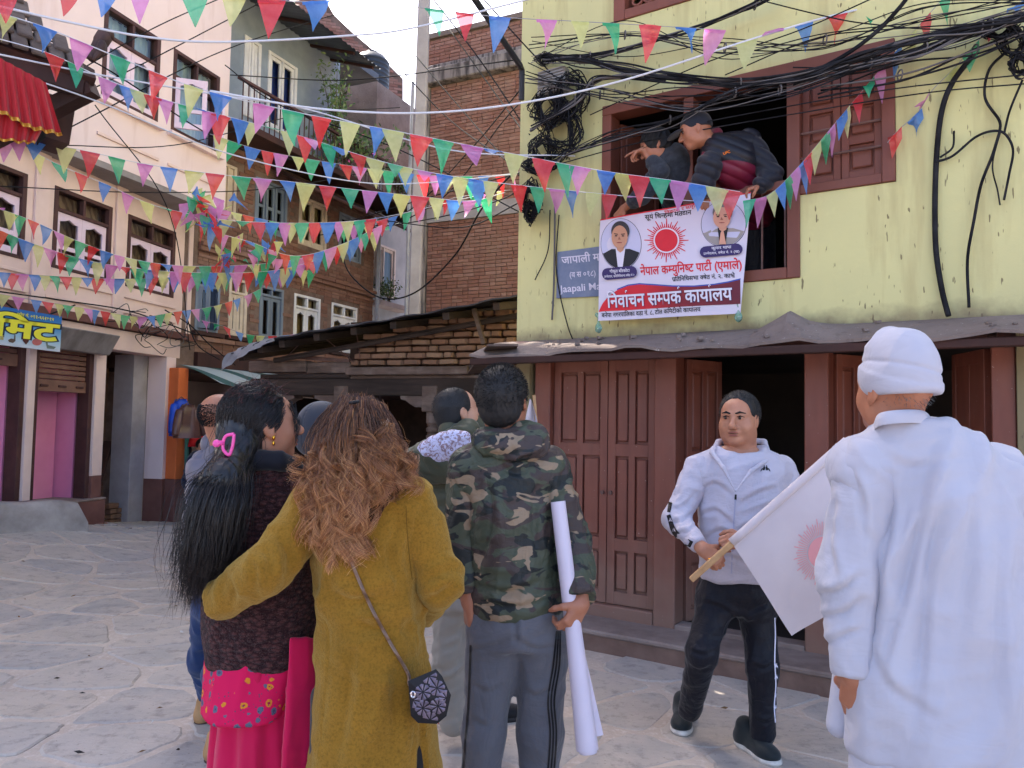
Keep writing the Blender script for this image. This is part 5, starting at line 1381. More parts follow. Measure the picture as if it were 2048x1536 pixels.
def upper(name, rows, yaw, arms, mat, parent, vox=.0075, post=None, spost=None, cut=None, fold=None, k=.03, shoulder=True):
  s = Sdf(); s.loft(rows, yaw, k, fold=fold); top = sorted(rows)[-2]
  for pts, rs in arms:
    if shoulder: s.cone(np.array([top[1] + (pts[0][0] - top[1]) * .45, top[2], pts[0][2] + .02]), pts[0] + np.array([0, 0, -.01]), rs[0] * .72, rs[0] * .96, .05)
  if cut: cut(s)
  vt = s.mesh(vox, post, 1); o = sobj(name, vt, mat, parent); allv = [vt]
  for pts, rs in arms:
    q = Sdf(); q.chain(pts, rs, .035); q.box(pts[-1] + (pts[-1] - pts[-2]) / np.linalg.norm(pts[-1] - pts[-2]) * .10, (.10, .10, .10), axes(pts[-1] - pts[-2], (.1, .2, 1.01)), .006, 's')
    vs_ = q.mesh(vox, spost, 1); sobj('sleeve', vs_, mat, o); allv.append(vs_)
  return joinVF(allv), o
def inset(rows, d): return [(z, x, y, max(.03, rx - d), max(.03, ry - d)) for z, x, y, rx, ry in rows]
def decal(name, VF, polys, mat, parent, off=.002):
  bv = BVHTree.FromPolygons([tuple(v) for v in VF[0]], [tuple(int(i) for i in f) for f in VF[1]]); V = []; F = []
  for poly in polys:
    hit = []
    for u, v in poly:
      d = Vector(ray(u, v)).normalized(); h = bv.ray_cast(Vector(CAMP), d)
      if h[0] is None: hit = None; break
      nn = h[1] if h[1].dot(d) < 0 else -h[1]; hit.append(h[0] + nn * off)
    if hit: F.append(tuple(range(len(V), len(V) + len(hit)))); V += [tuple(p) for p in hit]
  return obj(name, V, F, mat, parent) if V else None
def pstrip(pts, w, n=6):
  P = np.array(spline([np.array([u, v, 0.]) for u, v in pts], n))[:, :2]; T = np.gradient(P, axis=0); T /= np.linalg.norm(T, axis=1)[:, None] + 1e-9; Nn = np.stack([-T[:, 1], T[:, 0]], 1)
  W_ = w if not np.isscalar(w) else np.full(len(P), w); W_ = np.interp(np.linspace(0, 1, len(P)), np.linspace(0, 1, len(W_)), W_)
  A_, B_ = P + Nn * W_[:, None] / 2, P - Nn * W_[:, None] / 2
  return [[A_[i], A_[i + 1], B_[i + 1], B_[i]] for i in range(len(P) - 1)]
def fuzz(name, c, A, sc, mat, parent, n=1600, ln=.014, rad=.0007, hairline=None, seed=1, sweep=.3):
  r = np.random.RandomState(seed); q = r.normal(size=(n * 3, 3)); q /= np.linalg.norm(q, axis=1)[:, None]
  loc = q * np.array([.0775, .0975, .087]) + np.array([0, -.012, .028]); keep = hairline(loc) if hairline else loc[:, 2] > -.02
  loc = loc[keep][:n]; q = q[keep][:n]; d = q + r.normal(size=q.shape) * .25 + np.array([0, -sweep, -.25]); d /= np.linalg.norm(d, axis=1)[:, None]
  base = np.array(c) + (loc * sc) @ A.T; dw = d @ A.T; qn = q @ A.T
  P = np.stack([base - qn * .003, base + dw * ln * .5 + qn * ln * .15, base + dw * ln], 1)
  return strands(name, P, rad, mat, parent)
def hair_cap(c, A, sc, cut, grow=.008, post=None, vox=.006):
  s = Sdf(); L = lambda p: np.array(c) + A @ (np.array(p, float) * sc)
  s.ell(L((0, -.012, .028)), (np.array([.0775, .0975, .0865]) + grow) * sc, A)
  s.ell(L((0, -.045, -.03)), (np.array([.064, .058, .055]) + grow * .6) * sc, A, .03)
  for p, nrm, size in cut:
    nn = np.array(nrm, float); nn /= np.linalg.norm(nn); s.ell(L(np.array(p) + nn * size), (size * sc,) * 3, A, .012, 's')
  return s.mesh(vox, post)
# ================================================================ PEOPLE
def person(base, label): return thing('person', (base[0], base[1], base[2] if len(base) > 2 else 0), label, 'person', 'people in the square')
def hand_at(wrist, d, palm, thumb, curl, tcurl=.4, sc=1.0, fore=None, vox=.0045):
  s = Sdf(); hand_sdf(s, wrist, d, palm, thumb, curl, tcurl, sc, fore); return s.mesh(vox)
UPZ = np.array([0, 0, 1.0])
def ribbon(name, bot, top, th, mat, parent, closed=True):
  B_, T_ = spline(bot + ([bot[0]] if closed else []), 5), spline(top + ([top[0]] if closed else []), 5); c = sum(B_) / len(B_); G = []
  for b, t in zip(B_, T_):
    o = (b - c) * np.array([1, 1, 0]); o /= np.linalg.norm(o) + 1e-9; m = (b + t) / 2 + o * th * .6; G.append([b, m, t, t - o * th, m - o * th, b - o * th])
  mb = MB(); mb.grid(np.array(G)); return mb.build(name, mat, parent, True)
M_STUBL = hair_mat('swept_black_hair', [(0, (.008, .008, .009)), (.7, (.03, .027, .026)), (1, (.07, .06, .055))], .45, .5)
# ---------------------------------------------------------------- man in white track jacket holding the flag
Y5 = 3.70
p5 = person((atY(1475, 1000, Y5)[0], Y5), 'man in white zip jacket and black track trousers gripping a flag stick')
T = lambda u, v, dy=0.: atY(u, v, Y5 + dy)
A5 = axes((-.50, -.86, -.03)); h5 = T(1477, 838)
J5 = dict(shL=T(1398, 938), elL=T(1352, 1040, -.04), wrL=T(1404, 1098, -.26), shR=T(1562, 938, .05), elR=T(1592, 1050, -.05), wrR=T(1492, 1082, -.26),
          hipL=T(1432, 1195), knL=T(1404, 1305, -.10), anL=T(1380, 1420, .08), hipR=T(1510, 1195), knR=T(1524, 1330, -.08), anR=T(1526, 1468, -.08), yaw=-.1)
rows5 = [row(1402, 1552, 1160, Y5, .150), row(1398, 1562, 1100, Y5, .165), row(1398, 1574, 1040, Y5, .165), row(1392, 1578, 985, Y5, .150), row(1382, 1576, 945, Y5, .125), row(1398, 1560, 915, Y5, .095), row(1436, 1520, 890, Y5, .07)]
s, L5 = head_sdf(h5, A5, 1.07, True, 1.1, 1.20, T(1482, 915, .04))
hands = [hand_at(J5['wrL'], (.80, -.28, -.52), (.30, .62, -.62), (.35, -.55, .75), (1.05, 1.0, 1.0, 1.0), .7, .98, J5['elL'] * .2 + J5['wrL'] * .8),
         hand_at(J5['wrR'], (-.90, -.30, .02), (-.10, .75, -.5), (0, -.3, .9), (.9, .95, 1.0, 1.0), .5, .95, J5['elR'] * .2 + J5['wrR'] * .8)]
sobj('body', joinVF([s.mesh(.0042), body_core(J5, inset(rows5, .035))] + hands), SK_M, p5)
face_parts(L5, A5, 1.07, p5, (.55, 1, 0))
def hl5(p): return (p[:, 2] > .066 - .75 * (p[:, 1] + .01).clip(-.2, 0) * -1 * 0 - .0 + np.where(p[:, 1] > .02, (p[:, 1] - .02) * .35, (p[:, 1] - .02) * 1.15) + .0) & (p[:, 1] < .073)
sobj('hair', hair_cap(h5, A5, 1.07, [((0, .048, .052), (0, .96, -.22), .30), ((0, .010, .0), (0, .75, -.9), .30), ((.0, -.02, -.07), (0, 0, -1), .3)], .006, folds(((.2, .6, 1), .014, .0035, 3)), .0045), M_STUB, p5)
fuzz('hair_strands', h5, A5, 1.08, M_STUBL, p5, 3000, .026, .0008, lambda p: (p[:, 2] > .02 - (p[:, 1] < -.0) * .05) & (p[:, 1] < .058 - (p[:, 2] < .075) * .045), 5, 1.3)
M_WHITE = cloth('white_polyester', srgb(198, 190, 200), srgb(188, 181, 192), .6, 700, .08, 4, .1, .22, 9)
M_NAVY = cloth('black_polyester', srgb(16, 16, 24), srgb(22, 22, 32), .5, 700, .1, 4, .1, .3, 8)
def cut5(s):
  s.cone(T(1481, 872, -.10), T(1473, 985, -.20), .075, .004, .012, 's'); s.ell(T(1482, 885, -.02), (.10, .10, .06), None, .02, 's')
vf5, j5 = upper('track_jacket', rows5, -.1, [([J5['shL'], J5['elL'], J5['wrL'] * .90 + J5['elL'] * .10], [.074, .060, .040]), ([J5['shR'], J5['elR'], J5['wrR'] * .90 + J5['elR'] * .10], [.074, .060, .040])], M_WHITE, p5, .0075,
        both(folds(((1, 0, .35), .06, .006, 2), ((.2, .3, 1), .09, .005, 7)), creases([([(1396, 985), (1430, 968), (1462, 990)], .016, .010), ([(1400, 1030), (1432, 1022), (1466, 1050)], .016, .010), ([(1400, 1085), (1440, 1060), (1465, 1075)], .016, .009), ([(1480, 1010), (1520, 985), (1560, 975)], .016, .009), ([(1476, 1060), (1510, 1045), (1540, 1050)], .016, .008), ([(1404, 1130), (1450, 1112), (1500, 1130)], .016, .008)])), both(folds(((1, .3, -.4), .05, .005, 11)), creases([([(1345, 1020), (1370, 1010), (1392, 985)], .013, .009), ([(1340, 1045), (1366, 1040), (1390, 1020)], .013, .009), ([(1352, 1068), (1376, 1062), (1392, 1050)], .012, .008)])), cut5)
j5['label'] = 'white zip jacket with black logo tape down the sleeve'
# tee and collar
sobj('t_shirt', Sdf().loft(inset([row(1420, 1545, 1020, Y5, .15), row(1402, 1565, 960, Y5, .135), row(1412, 1550, 945, Y5, .118), row(1430, 1532, 930, Y5, .10)], .012), -.1, .02).ell(T(1482, 900, -.06), (.088, .12, .064), None, .02, 's').mesh(.008), cloth('white_jersey', srgb(202, 194, 206), None, .8, 500, .1), p5)
col = Sdf()
for q, pts in ((-1, [(1470, 982, -.19), (1446, 935, -.155), (1424, 905, -.075), (1437, 884, .06), (1478, 878, .11)]), (1, [(1472, 982, -.19), (1502, 942, -.150), (1540, 916, -.06), (1528, 884, .06), (1482, 878, .11)])):
  P_ = [T(*p) for p in pts]
  for i in range(len(P_) - 1): col.cone(P_[i], P_[i + 1], (.004, .010, .013, .015, .015)[i], (.010, .013, .015, .015, .015)[i], .008)
sobj('collar', col.mesh(.006), M_WHITE, j5)
zip_ = decal('zip', vf5, pstrip([(1471, 992), (1467, 1060), (1463, 1147)], 3.0), M('zip_teeth', srgb(170, 168, 190), None, .4), j5)
decal('zip_pull', vf5, pstrip([(1471.5, 989), (1471, 1000)], 4), M_BLACK, j5)
def seated_pair(cx, cy, w, h):
  out = []
  for q in (-1, 1):
    f = lambda x, y: (cx + q * x * w, cy + y * h)
    out += [[f(.06, -.5), f(.16, -.5), f(.18, -.32), f(.08, -.30)], [f(.02, -.28), f(.20, -.30), f(.22, .10), f(.04, .18)], [f(.18, -.20), f(.34, .02), f(.30, .10), f(.18, -.05)], [f(.06, .14), f(.22, .06), f(.36, -.06), f(.50, .42), f(.42, .44), f(.32, .14), f(.12, .32)]]
  return out
decal('logo', vf5, seated_pair(1530.5, 937.5, 20, 13), M_BLACK, j5)
tape = pstrip([(1354, 962), (1343, 1000), (1338, 1025)], [4, 8, 6]) + pstrip([(1337.5, 1030), (1349, 1062), (1370, 1081), (1384, 1089)], [8, 11, 13, 13], 8)
decal('logo_tape', vf5, tape, M_BLACK, j5, .003)
for u, v in ((1342, 1040), (1349, 1060), (1360, 1073), (1373, 1082)): decal('tape_logo', vf5, seated_pair(u, v, 8, 8), M_WHITE, j5, .005)
for u, v in ((1357, 958), (1364, 935)): decal('logo_tape', vf5, pstrip([(u - 3, v - 6), (u - 5, v + 4)], 4, 3), M_BLACK, j5, .003)
# trousers
s = Sdf(); s.loft([row(1408, 1548, 1150, Y5, .125), row(1402, 1552, 1185, Y5, .130), row(1404, 1550, 1225, Y5, .115)], -.1, .04)
s.chain([J5['hipL'], J5['knL'], J5['anL']], [.090, .068, .056], .05); s.chain([J5['hipR'], J5['knR'], J5['anR']], [.090, .070, .057], .05)
vt5 = s.mesh(.0085, both(folds(((1, .2, .5), .05, .004, 4), ((.3, 0, 1), .08, .004, 9)), creases([([(1405, 1205), (1440, 1215), (1470, 1235)], .018, .009), ([(1545, 1205), (1510, 1218), (1480, 1240)], .018, .009), ([(1376, 1300), (1405, 1310), (1430, 1300)], .015, .009), ([(1372, 1330), (1400, 1342), (1424, 1335)], .015, .008), ([(1500, 1330), (1530, 1338), (1550, 1325)], .015, .008), ([(1510, 1440), (1530, 1446), (1550, 1438)], .012, .008)])), 1)
t5 = sobj('track_trousers', vt5, M_NAVY, p5)
M_PRINTW = M('white_print', srgb(228, 224, 240), None, .6)
decal('side_piping', vt5, pstrip([(1370, 1190), (1369, 1230), (1372, 1260), (1368, 1300), (1360, 1345), (1356, 1380), (1353, 1388)], 2.2, 8), M_PRINTW, t5)
decal('side_piping', vt5, pstrip([(1549, 1235), (1550, 1270), (1549, 1320), (1551, 1370), (1548, 1410), (1550, 1445)], 2.2, 8), M_PRINTW, t5)
for u, v in ((1363, 1308), (1361, 1330), (1358, 1352), (1355, 1370)): decal('side_logo', vt5, seated_pair(u, v, 7, 10), M_PRINTW, t5)
for u, v in ((1553, 1332), (1553, 1354), (1553, 1392), (1552, 1415)): decal('side_logo', vt5, seated_pair(u - 1, v, 7, 10), M_PRINTW, t5)
decal('logo', vt5, seated_pair(1376, 1190, 14, 12), M_PRINTW, t5)
M_SHOEK = cloth('black_knit_shoe', srgb(22, 28, 30), srgb(34, 40, 42), .6, 400, .4); M_SOLEW = M('white_sole', srgb(222, 216, 208), srgb(190, 182, 172), .6, 20)
g1, g2 = gnd(1364, 1474), gnd(1556, 1535); d1, d2 = np.array([-.22, -1, 0.]), np.array([.42, -1, 0.]); d1 /= np.linalg.norm(d1); d2 /= np.linalg.norm(d2)
shoe('shoe', g1 - d1 * .27, d1, M_SHOEK, M_SOLEW, p5, .28); shoe('shoe', g2 - d2 * .27, d2, M_SHOEK, M_SOLEW, p5, .28)
ringp = J5['wrL'] + np.array([.085, -.03, -.055]); sobj('ring', Sdf().ell(T(1421, 1118, -.345), (.012, .010, .005), None, .003).mesh(.002), M('gold', srgb(230, 170, 60), None, .25, metal=1.0), p5)
# flag on a stick
fg = thing('party_flag', T(1425, 1125, -.40), 'white flag with a pale red sun on a wooden stick', 'flag')
s0, s1 = atY(1382, 1160, 3.36), atY(1692, 882, 3.22); M_STICK = M('raw_wood', srgb(196, 156, 112), srgb(172, 130, 90), .7, 20, .2, 60)
MB().bar(s0, s1, .026, .018, up=(0, 1, 0), ch=.003).build('stick', M_STICK, fg)
def FLAGP(a, b):
  hA, hB = atY(1463, 1085, 3.325), atY(1694, 881, 3.205)
  fA, fB = atY(1592, 1278, 3.30), atY(1800, 1090, 3.10)
  h = hA + (hB - hA) * a; f = fA + (fB - fA) * a; p = h + (f - h) * b
  w = .022 * math.sin(a * 7 + b * 5) * b + .035 * math.sin(a * 3.1 - b * 2.2) * b
  return p + np.array([0, -1, .0]) * w + np.array([0, 0, -.03 * math.sin(math.pi * a) * b])
G = np.array([[FLAGP(a, b) for a in np.linspace(0, 1, 34)] for b in np.linspace(0, 1, 26)])
M_FLAGC = cloth('flag_cotton', srgb(212, 200, 202), srgb(202, 188, 190), .9, 600, .15); M_FLAGC.node_tree.nodes['Principled BSDF'].inputs['Subsurface Weight'].default_value = 0
mb = MB(); mb.grid(G); G2 = G + np.array([0, .0025, 0]); mb.grid(G2[:, ::-1]); fc = mb.build('flag_cloth', M_FLAGC, fg, True)
V, F = tube_vf([FLAGP(a, 0) for a in np.linspace(0, 1, 12)], .019, 10); obj('sleeve', V, F, M_FLAGC, fg, True)
M_PALER = cloth('faded_red_print', srgb(226, 156, 158), None, .9, 500, .1)
def flag_print(cx, cy, polys, name):
  V = []; F = []
  for poly in polys:
    b0 = len(V)
    for x, y in poly: V.append(FLAGP(cx + x, cy + y) + np.array([0, -.004, 0]))
    F.append(tuple(range(b0, b0 + len(poly))))
  obj(name, V, F, M_PALER, fc)
ca, cb = .50, .56; asp = .62
polys = []
for k in range(64):
  th = 2 * math.pi * k / 64; r1 = .205 * (1.0 if k % 4 == 0 else (.90 if k % 2 == 0 else .80)); dt = .020
  P_ = lambda r, t: (r * math.cos(t), r * math.sin(t) / asp * .62 * 1.25)
  for r_a, r_b in ((.105, .14), (.14, .175), (.175, r1)):
    if r_b > r_a: polys.append([P_(r_a, th - dt), P_(r_b, th - dt * .7), P_(r_b, th + dt * .7), P_(r_a, th + dt)])
flag_print(ca, cb, polys, 'sun_rays')
disc = []
for i in range(4):
  for k in range(32):
    t0, t1 = 2 * math.pi * k / 32, 2 * math.pi * (k + 1) / 32; r0, r1 = .095 * i / 4, .095 * (i + 1) / 4
    disc.append([P_(r0, t0), P_(r1, t0), P_(r1, t1), P_(r0, t1)])
flag_print(ca, cb, disc, 'sun_disc')
# ---------------------------------------------------------------- man in white kurta and cap, seen from behind
Y6 = 2.05
p6 = person((atY(1870, 1000, Y6)[0], Y6), 'man in long white tunic and white cap seen from behind')
T = lambda u, v, dy=0.: atY(u, v, Y6 + dy)
A6 = axes((-.30, .95, .10)); h6 = T(1790, 782)
J6 = dict(shL=T(1738, 935), elL=T(1698, 1150), wrL=T(1706, 1352, -.02), shR=T(1984, 952), elR=T(2062, 1150), wrR=T(2050, 1340, .1), hipL=T(1800, 1350), knL=T(1790, 1750), anL=np.array([T(1790, 1500)[0], Y6, .08]), hipR=T(1930, 1350), knR=T(1940, 1750), anR=np.array([T(1945, 1500)[0], Y6, .08]))
rows6 = [row(1708, 2062, 1512, Y6, .17), row(1704, 2058, 1400, Y6, .175), row(1706, 2050, 1250, Y6, .17), row(1704, 2036, 1100, Y6, .165), row(1694, 2022, 990, Y6, .15), row(1688, 2004, 925, Y6, .125), row(1716, 1950, 875, Y6, .10), row(1752, 1872, 838, Y6, .075)]
s, L6 = head_sdf(h6, A6, 1.0, True, 1, 1.0, T(1806, 880, .01))
hm = hand_at(J6['wrL'] + np.array([0, 0, .01]), (.05, .12, -1), (.85, .45, 0), (-.2, 1, 0), (.35, .35, .4, .45), .3, 1.0, J6['elL'] * .12 + J6['wrL'] * .88)
sobj('body', joinVF([s.mesh(.006), body_core(J6, inset(rows6, .075)), hm]), SK_D, p6)
M_COTTON = cloth('white_cotton', srgb(180, 178, 188), srgb(170, 168, 180), .85, 800, .15, 3, .15, .2, 5)
def post6(V):
  f = folds(((.55, .1, 1), .09, .019, 3), ((-.3, 0, 1), .15, .022, 8), ((1, .2, .3), .05, .003, 12))(V)
  return f * .8 + creases([([(1792, 930), (1765, 1080), (1742, 1260)], .020, .013), ([(1866, 890), (1836, 1050), (1800, 1200), (1768, 1340)], .022, .012), ([(1946, 920), (1938, 1100), (1918, 1300)], .024, .010), ([(1884, 1010), (1852, 1180), (1830, 1460)], .022, .011), ([(2002, 1000), (1990, 1250), (2004, 1470)], .022, .010), ([(1740, 1300), (1790, 1380), (1880, 1440)], .02, .007), ([(1760, 905), (1830, 930), (1930, 915)], .018, .006)])(V)
vf6, k6 = upper('tunic', rows6, -.12, [([J6['shL'], J6['elL'], J6['wrL']], [.088, .074, .050]), ([J6['shR'], J6['elR'], J6['wrR']], [.090, .076, .055])], M_COTTON, p6, .0085, post6, both(folds(((1, .3, -.75), .06, .005, 21), ((.1, 0, 1), .07, .005, 4)), creases([([(1642, 1190), (1680, 1180), (1722, 1150)], .014, .012), ([(1645, 1235), (1690, 1225), (1726, 1200)], .014, .012), ([(1650, 1290), (1690, 1270), (1722, 1262)], .013, .010), ([(1700, 945), (1722, 1000), (1728, 1080)], .016, .010), ([(1668, 1000), (1660, 1090), (1672, 1160)], .016, .008)])), None, lambda th, z: 1 + .018 * np.sin(th * 7 + 1) * np.clip((1.25 - z) * 1.3, 0, 1), .035)
# stand collar
P_ = [T(1744, 868, .02), T(1758, 852, -.075), T(1806, 846, -.098), T(1850, 848, -.07), T(1864, 862, .0), T(1840, 866, .08), T(1785, 868, .09), T(1748, 866, .06)]
ribbon('collar', P_, [q + np.array([(1806 - 1806) * 0, 0, .034]) + (np.array([atY(1806, 850, Y6)[0], Y6, q[2]]) - q) * .06 for q in P_], .006, M_COTTON, k6)
# trousers
s = Sdf(); s.loft([(.42, rows6[1][1], Y6, .21, .15), (.80, rows6[1][1], Y6, .20, .15)], 0, .04); s.chain([J6['hipL'], J6['knL'], J6['anL']], [.11, .10, .07], .05); s.chain([J6['hipR'], J6['knR'], J6['anR']], [.11, .10, .07], .05)
sobj('trousers', s.mesh(.012, folds(((0, 0, 1), .07, .008, 3))), M_COTTON, p6)
fl_ = Sdf(); q0, q1 = T(1690, 1335, .12), T(1678, 1450, .10); fl_.cone(q0, q1, .03, .034, .02); sobj('front_flap', fl_.mesh(.007), M_COTTON, k6)
for xx in (1790, 1945): shoe('shoe', (T(xx, 1500)[0], Y6 - .05), (0, 1), M_SHOEK, M_SOLEW, p6)
# white cap
H6 = lambda x, y, z: h6 + A6 @ np.array([x, y, z])
s = Sdf(); s.ell(H6(0, -.012, .04), (.0885, .108, .090), A6, .02); s.ell(H6(.004, -.008, .088), (.079, .092, .078), A6, .03); s.ell(H6(-.012, .0, .112), (.056, .062, .056), A6, .03)
s.ell(H6(0, -.05, .004), (.078, .066, .05), A6, .02)
nn = A6 @ np.array([0, -.22, -1.0]); nn /= np.linalg.norm(nn); cp_ = H6(0, -.012, -.004); s.ell(cp_ + nn * .4, (.4, .4, .4), None, .008, 's')
def postc(V):
  q = (V - h6) @ A6; band = np.clip((.052 - q[:, 2] + .22 * q[:, 1]) / .006, 0, 1); f = folds(((1, .3, .4), .06, .0035, 5))(V)
  return .004 * band + f * np.clip((q[:, 2] - .045) / .03, 0.1, 1) - .004 * np.exp(-((q[:, 2] - .062 + .2 * q[:, 0]) / .005) ** 2)
sobj('cap', s.mesh(.005, postc, 1), M_COTTON, p6)
fuzz('hair', h6, A6, 1.0, hair_mat('grey_hair', [(0, (.05, .05, .05)), (1, (.2, .2, .2))], .6), p6, 500, .012, .0006, lambda p: (p[:, 2] < -.005) & (p[:, 1] < -.02) & (p[:, 2] > -.05), 4)
# ---------------------------------------------------------------- man in camouflage jacket with the paper roll
Y3 = 2.60
p3_ = person((atY(1030, 1000, Y3)[0], Y3), 'man in camouflage hooded jacket and grey side-striped trousers, back turned')
T = lambda u, v, dy=0.: atY(u, v, Y3 + dy)
A3 = axes((.28, .93, .22)); h3 = T(1006, 800)
J3 = dict(shL=T(944, 936), elL=T(928, 1090, .02), wrL=T(938, 1198, -.02), shR=T(1092, 938), elR=T(1144, 1095), wrR=T(1164, 1206, -.14), hipL=T(988, 1275), knL=T(966, 1470), anL=np.array([T(950, 1600)[0], Y3 + .03, .09]), hipR=T(1084, 1275), knR=T(1080, 1470), anR=np.array([T(1078, 1600)[0], Y3 + .03, .09]))
rows3 = [row(946, 1122, 1230, Y3, .120), row(940, 1126, 1190, Y3, .130), row(942, 1112, 1100, Y3, .13), row(932, 1108, 1010, Y3, .13), row(924, 1110, 950, Y3, .115), row(930, 1104, 912, Y3, .10), row(950, 1080, 880, Y3, .08), row(970, 1062, 862, Y3, .065)]
s, L3 = head_sdf(h3, A3, .98, True, 1, 1.0, T(1012, 890, .02))
h3h = [hand_at(J3['wrR'], (-.50, -.22, -.84), (-.50, .85, .12), (-.5, .5, .7), (.80, .85, .9, .95), .5, .86, J3['elR'] * .2 + J3['wrR'] * .8),
       hand_at(J3['wrL'], (.05, .1, -1), (.9, .3, 0), (.2, 1, 0), (.4, .45, .45, .5), .3, 1.0, J3['elL'] * .2 + J3['wrL'] * .8)]
sobj('body', joinVF([s.mesh(.006), body_core(J3, inset(rows3, .035))] + h3h), SK_D, p3_)
sobj('hair', hair_cap(h3, A3, .98, [((0, .062, .02), (0, .95, -.25), .35), ((0, .035, -.035), (0, .5, -1), .3), ((0, -.05, -.088), (0, 0, -1), .3)], .008, folds(((0, 0, 1), .010, .0015, 4)), .005), M_STUB, p3_)
fuzz('hair_strands', h3, A3, 1.06, M_STUB, p3_, 2600, .011, .0007, lambda p: (p[:, 1] < .045) & (p[:, 2] > -.035 - .03 * (p[:, 1] < -.03)), 6)
# camouflage
n = N('camouflage'); v = n.pos((1, 1, 1.9)); vw = n.pos((1, 1, 1.5))
def band(seed, sc, th):
  mp = n.new('Mapping'); mp.inputs['Location'].default_value = (seed, seed * 1.7, seed * .6); n.ln(v, mp.inputs['Vector']); return n.ramp(n.noise(mp.outputs[0], sc, 2.2, .5, .9), [(th, 0.), (th + .012, 1.)])
c = n.mix(band(3, 7, .50), srgb(70, 76, 62), srgb(66, 56, 54)); c = n.mix(band(11, 8, .57), c, srgb(34, 38, 38)); c = n.mix(band(23, 9, .60), c, srgb(142, 122, 100))
M_CAMO = n.done(c, .55, .3, wrinkle(n, 8, .4, n.bump(n.noise(n.pos(), 700, 2), .08, .002))); 
def post3(V):
  f = folds(((.25, .1, 1), .09, .008, 3), ((1, .2, .35), .055, .007, 8))(V)
  zs = atY(1030, 1133, Y3)[2]; f = f + .004 * np.clip((V[:, 2] - zs) / .004, 0, 1) * (np.abs(V[:, 0] - atY(1028, 1100, Y3)[0]) < .14)
  return f * .7 + creases([([(975, 960), (985, 1040), (960, 1120)], .016, .009), ([(1075, 960), (1068, 1050), (1080, 1120)], .016, .009), ([(950, 1170), (1010, 1185), (1080, 1165)], .016, .009), ([(960, 1205), (1030, 1215), (1110, 1195)], .014, .008), ([(1000, 930), (1030, 945), (1065, 930)], .014, .008)])(V)
vf3, j3 = upper('hooded_jacket', rows3, 0, [([J3['shL'], J3['elL'], J3['wrL'] * .94 + J3['elL'] * .06], [.080, .062, .050]), ([J3['shR'], J3['elR'], J3['wrR'] * .92 + J3['elR'] * .08], [.080, .066, .052])], M_CAMO, p3_, .0075, post3, folds(((1, .2, .55), .05, .008, 8), ((.1, 0, 1), .07, .004, 4)))
s = Sdf(); s.ell(T(1022, 892, -.085), (.115, .060, .052), axes((.1, 1, .2)), .03); s.ell(T(1052, 872, -.06), (.075, .05, .045), axes((.3, 1, .2)), .03); s.ell(T(978, 880, -.04), (.055, .06, .045), None, .03); s.ell(T(1040, 905, -.10), (.07, .035, .03), None, .03)
s.ell(T(1012, 858, -.0), (.065, .055, .05), None, .02, 's')
sobj('hood', s.mesh(.006, folds(((1, 0, .4), .035, .008, 6), ((.3, .3, 1), .05, .006, 13))), M_CAMO, j3)
M_GREYT = cloth('grey_jersey', srgb(98, 98, 104), srgb(86, 86, 93), .8, 500, .2, 5, .2, .25, 8)
s = Sdf(); s.loft([row(944, 1126, 1205, Y3, .115), row(940, 1130, 1245, Y3, .125), row(942, 1130, 1290, Y3, .12)], 0, .03); s.chain([J3['hipL'], J3['knL'], J3['anL']], [.092, .070, .055], .035); s.chain([J3['hipR'], J3['knR'], J3['anR']], [.092, .072, .055], .035)
vt3 = s.mesh(.0085, both(folds(((1, .3, .45), .06, .004, 3), ((.15, 0, 1), .08, .004, 5)), creases([([(945, 1300), (985, 1295), (1020, 1275)], .015, .009), ([(1035, 1280), (1070, 1300), (1120, 1292)], .015, .010), ([(950, 1370), (975, 1385), (1000, 1372)], .015, .008), ([(1045, 1380), (1075, 1392), (1105, 1378)], .015, .008), ([(1030, 1230), (1032, 1260), (1030, 1285)], .012, .012), ([(945, 1440), (970, 1452), (990, 1440)], .014, .008)])), 1); t3 = sobj('trousers', vt3, M_GREYT, p3_)
for dx in (0, 6, 12): decal('side_stripe', vt3, pstrip([(1120 - dx * .6, 1262), (1118 - dx, 1330), (1108 - dx, 1400), (1112 - dx, 1470), (1106 - dx, 1560)], 3.6, 8), M_BLACK, t3)
decal('side_stripe', vt3, pstrip([(942, 1290), (938, 1400), (930, 1500), (926, 1560)], 4, 8), M_BLACK, t3)
for xx in (950, 1078): shoe('shoe', (T(xx, 1600)[0], Y3 - .02), (0, 1), M_SHOEK, M_SOLEW, p3_)
# rolled banner in his hand
rl = thing('paper_roll', atY(1175, 1500, 2.44), 'long white rolled-up banner hanging from a hand', 'roll')
M_VINYL = M('white_vinyl', srgb(208, 198, 212), srgb(200, 190, 204), .45, 3, .1, 12, .4)
ra, rb_ = atY(1116, 1003, 2.50), atY(1177, 1505, 2.42); ax = rb_ - ra; Lr = np.linalg.norm(ax); ax /= Lr; ex = np.cross(ax, (0, 1, 0)); ex /= np.linalg.norm(ex); ey = np.cross(ax, ex)
G = np.zeros((30, 60, 3))
for i in range(30):
  t = i / 29; op = max(0, t - .55) / .45
  for j in range(60):
    th = j / 59 * 2 * math.pi * 2.6; rr = (.0215 + .0012 * th / 6.28) * (1 + .18 * t) + op * .010 * (th / (2 * math.pi * 2.6)) ** 3
    G[i, j] = ra + ax * Lr * t * (1 - .012 * (th > 12) ) + ex * rr * math.cos(th + .4) + ey * rr * math.sin(th + .4)
mb = MB(); mb.grid(G); mb.build('roll', M_VINYL, rl, True)
G = np.zeros((12, 5, 3))
for i in range(12):
  t = .58 + .37 * i / 11
  for j in range(5): G[i, j] = ra + ax * Lr * t + ex * (.020 + .030 * (i / 11) * j / 4 + .004) + ey * (-.012 - .012 * j / 4)
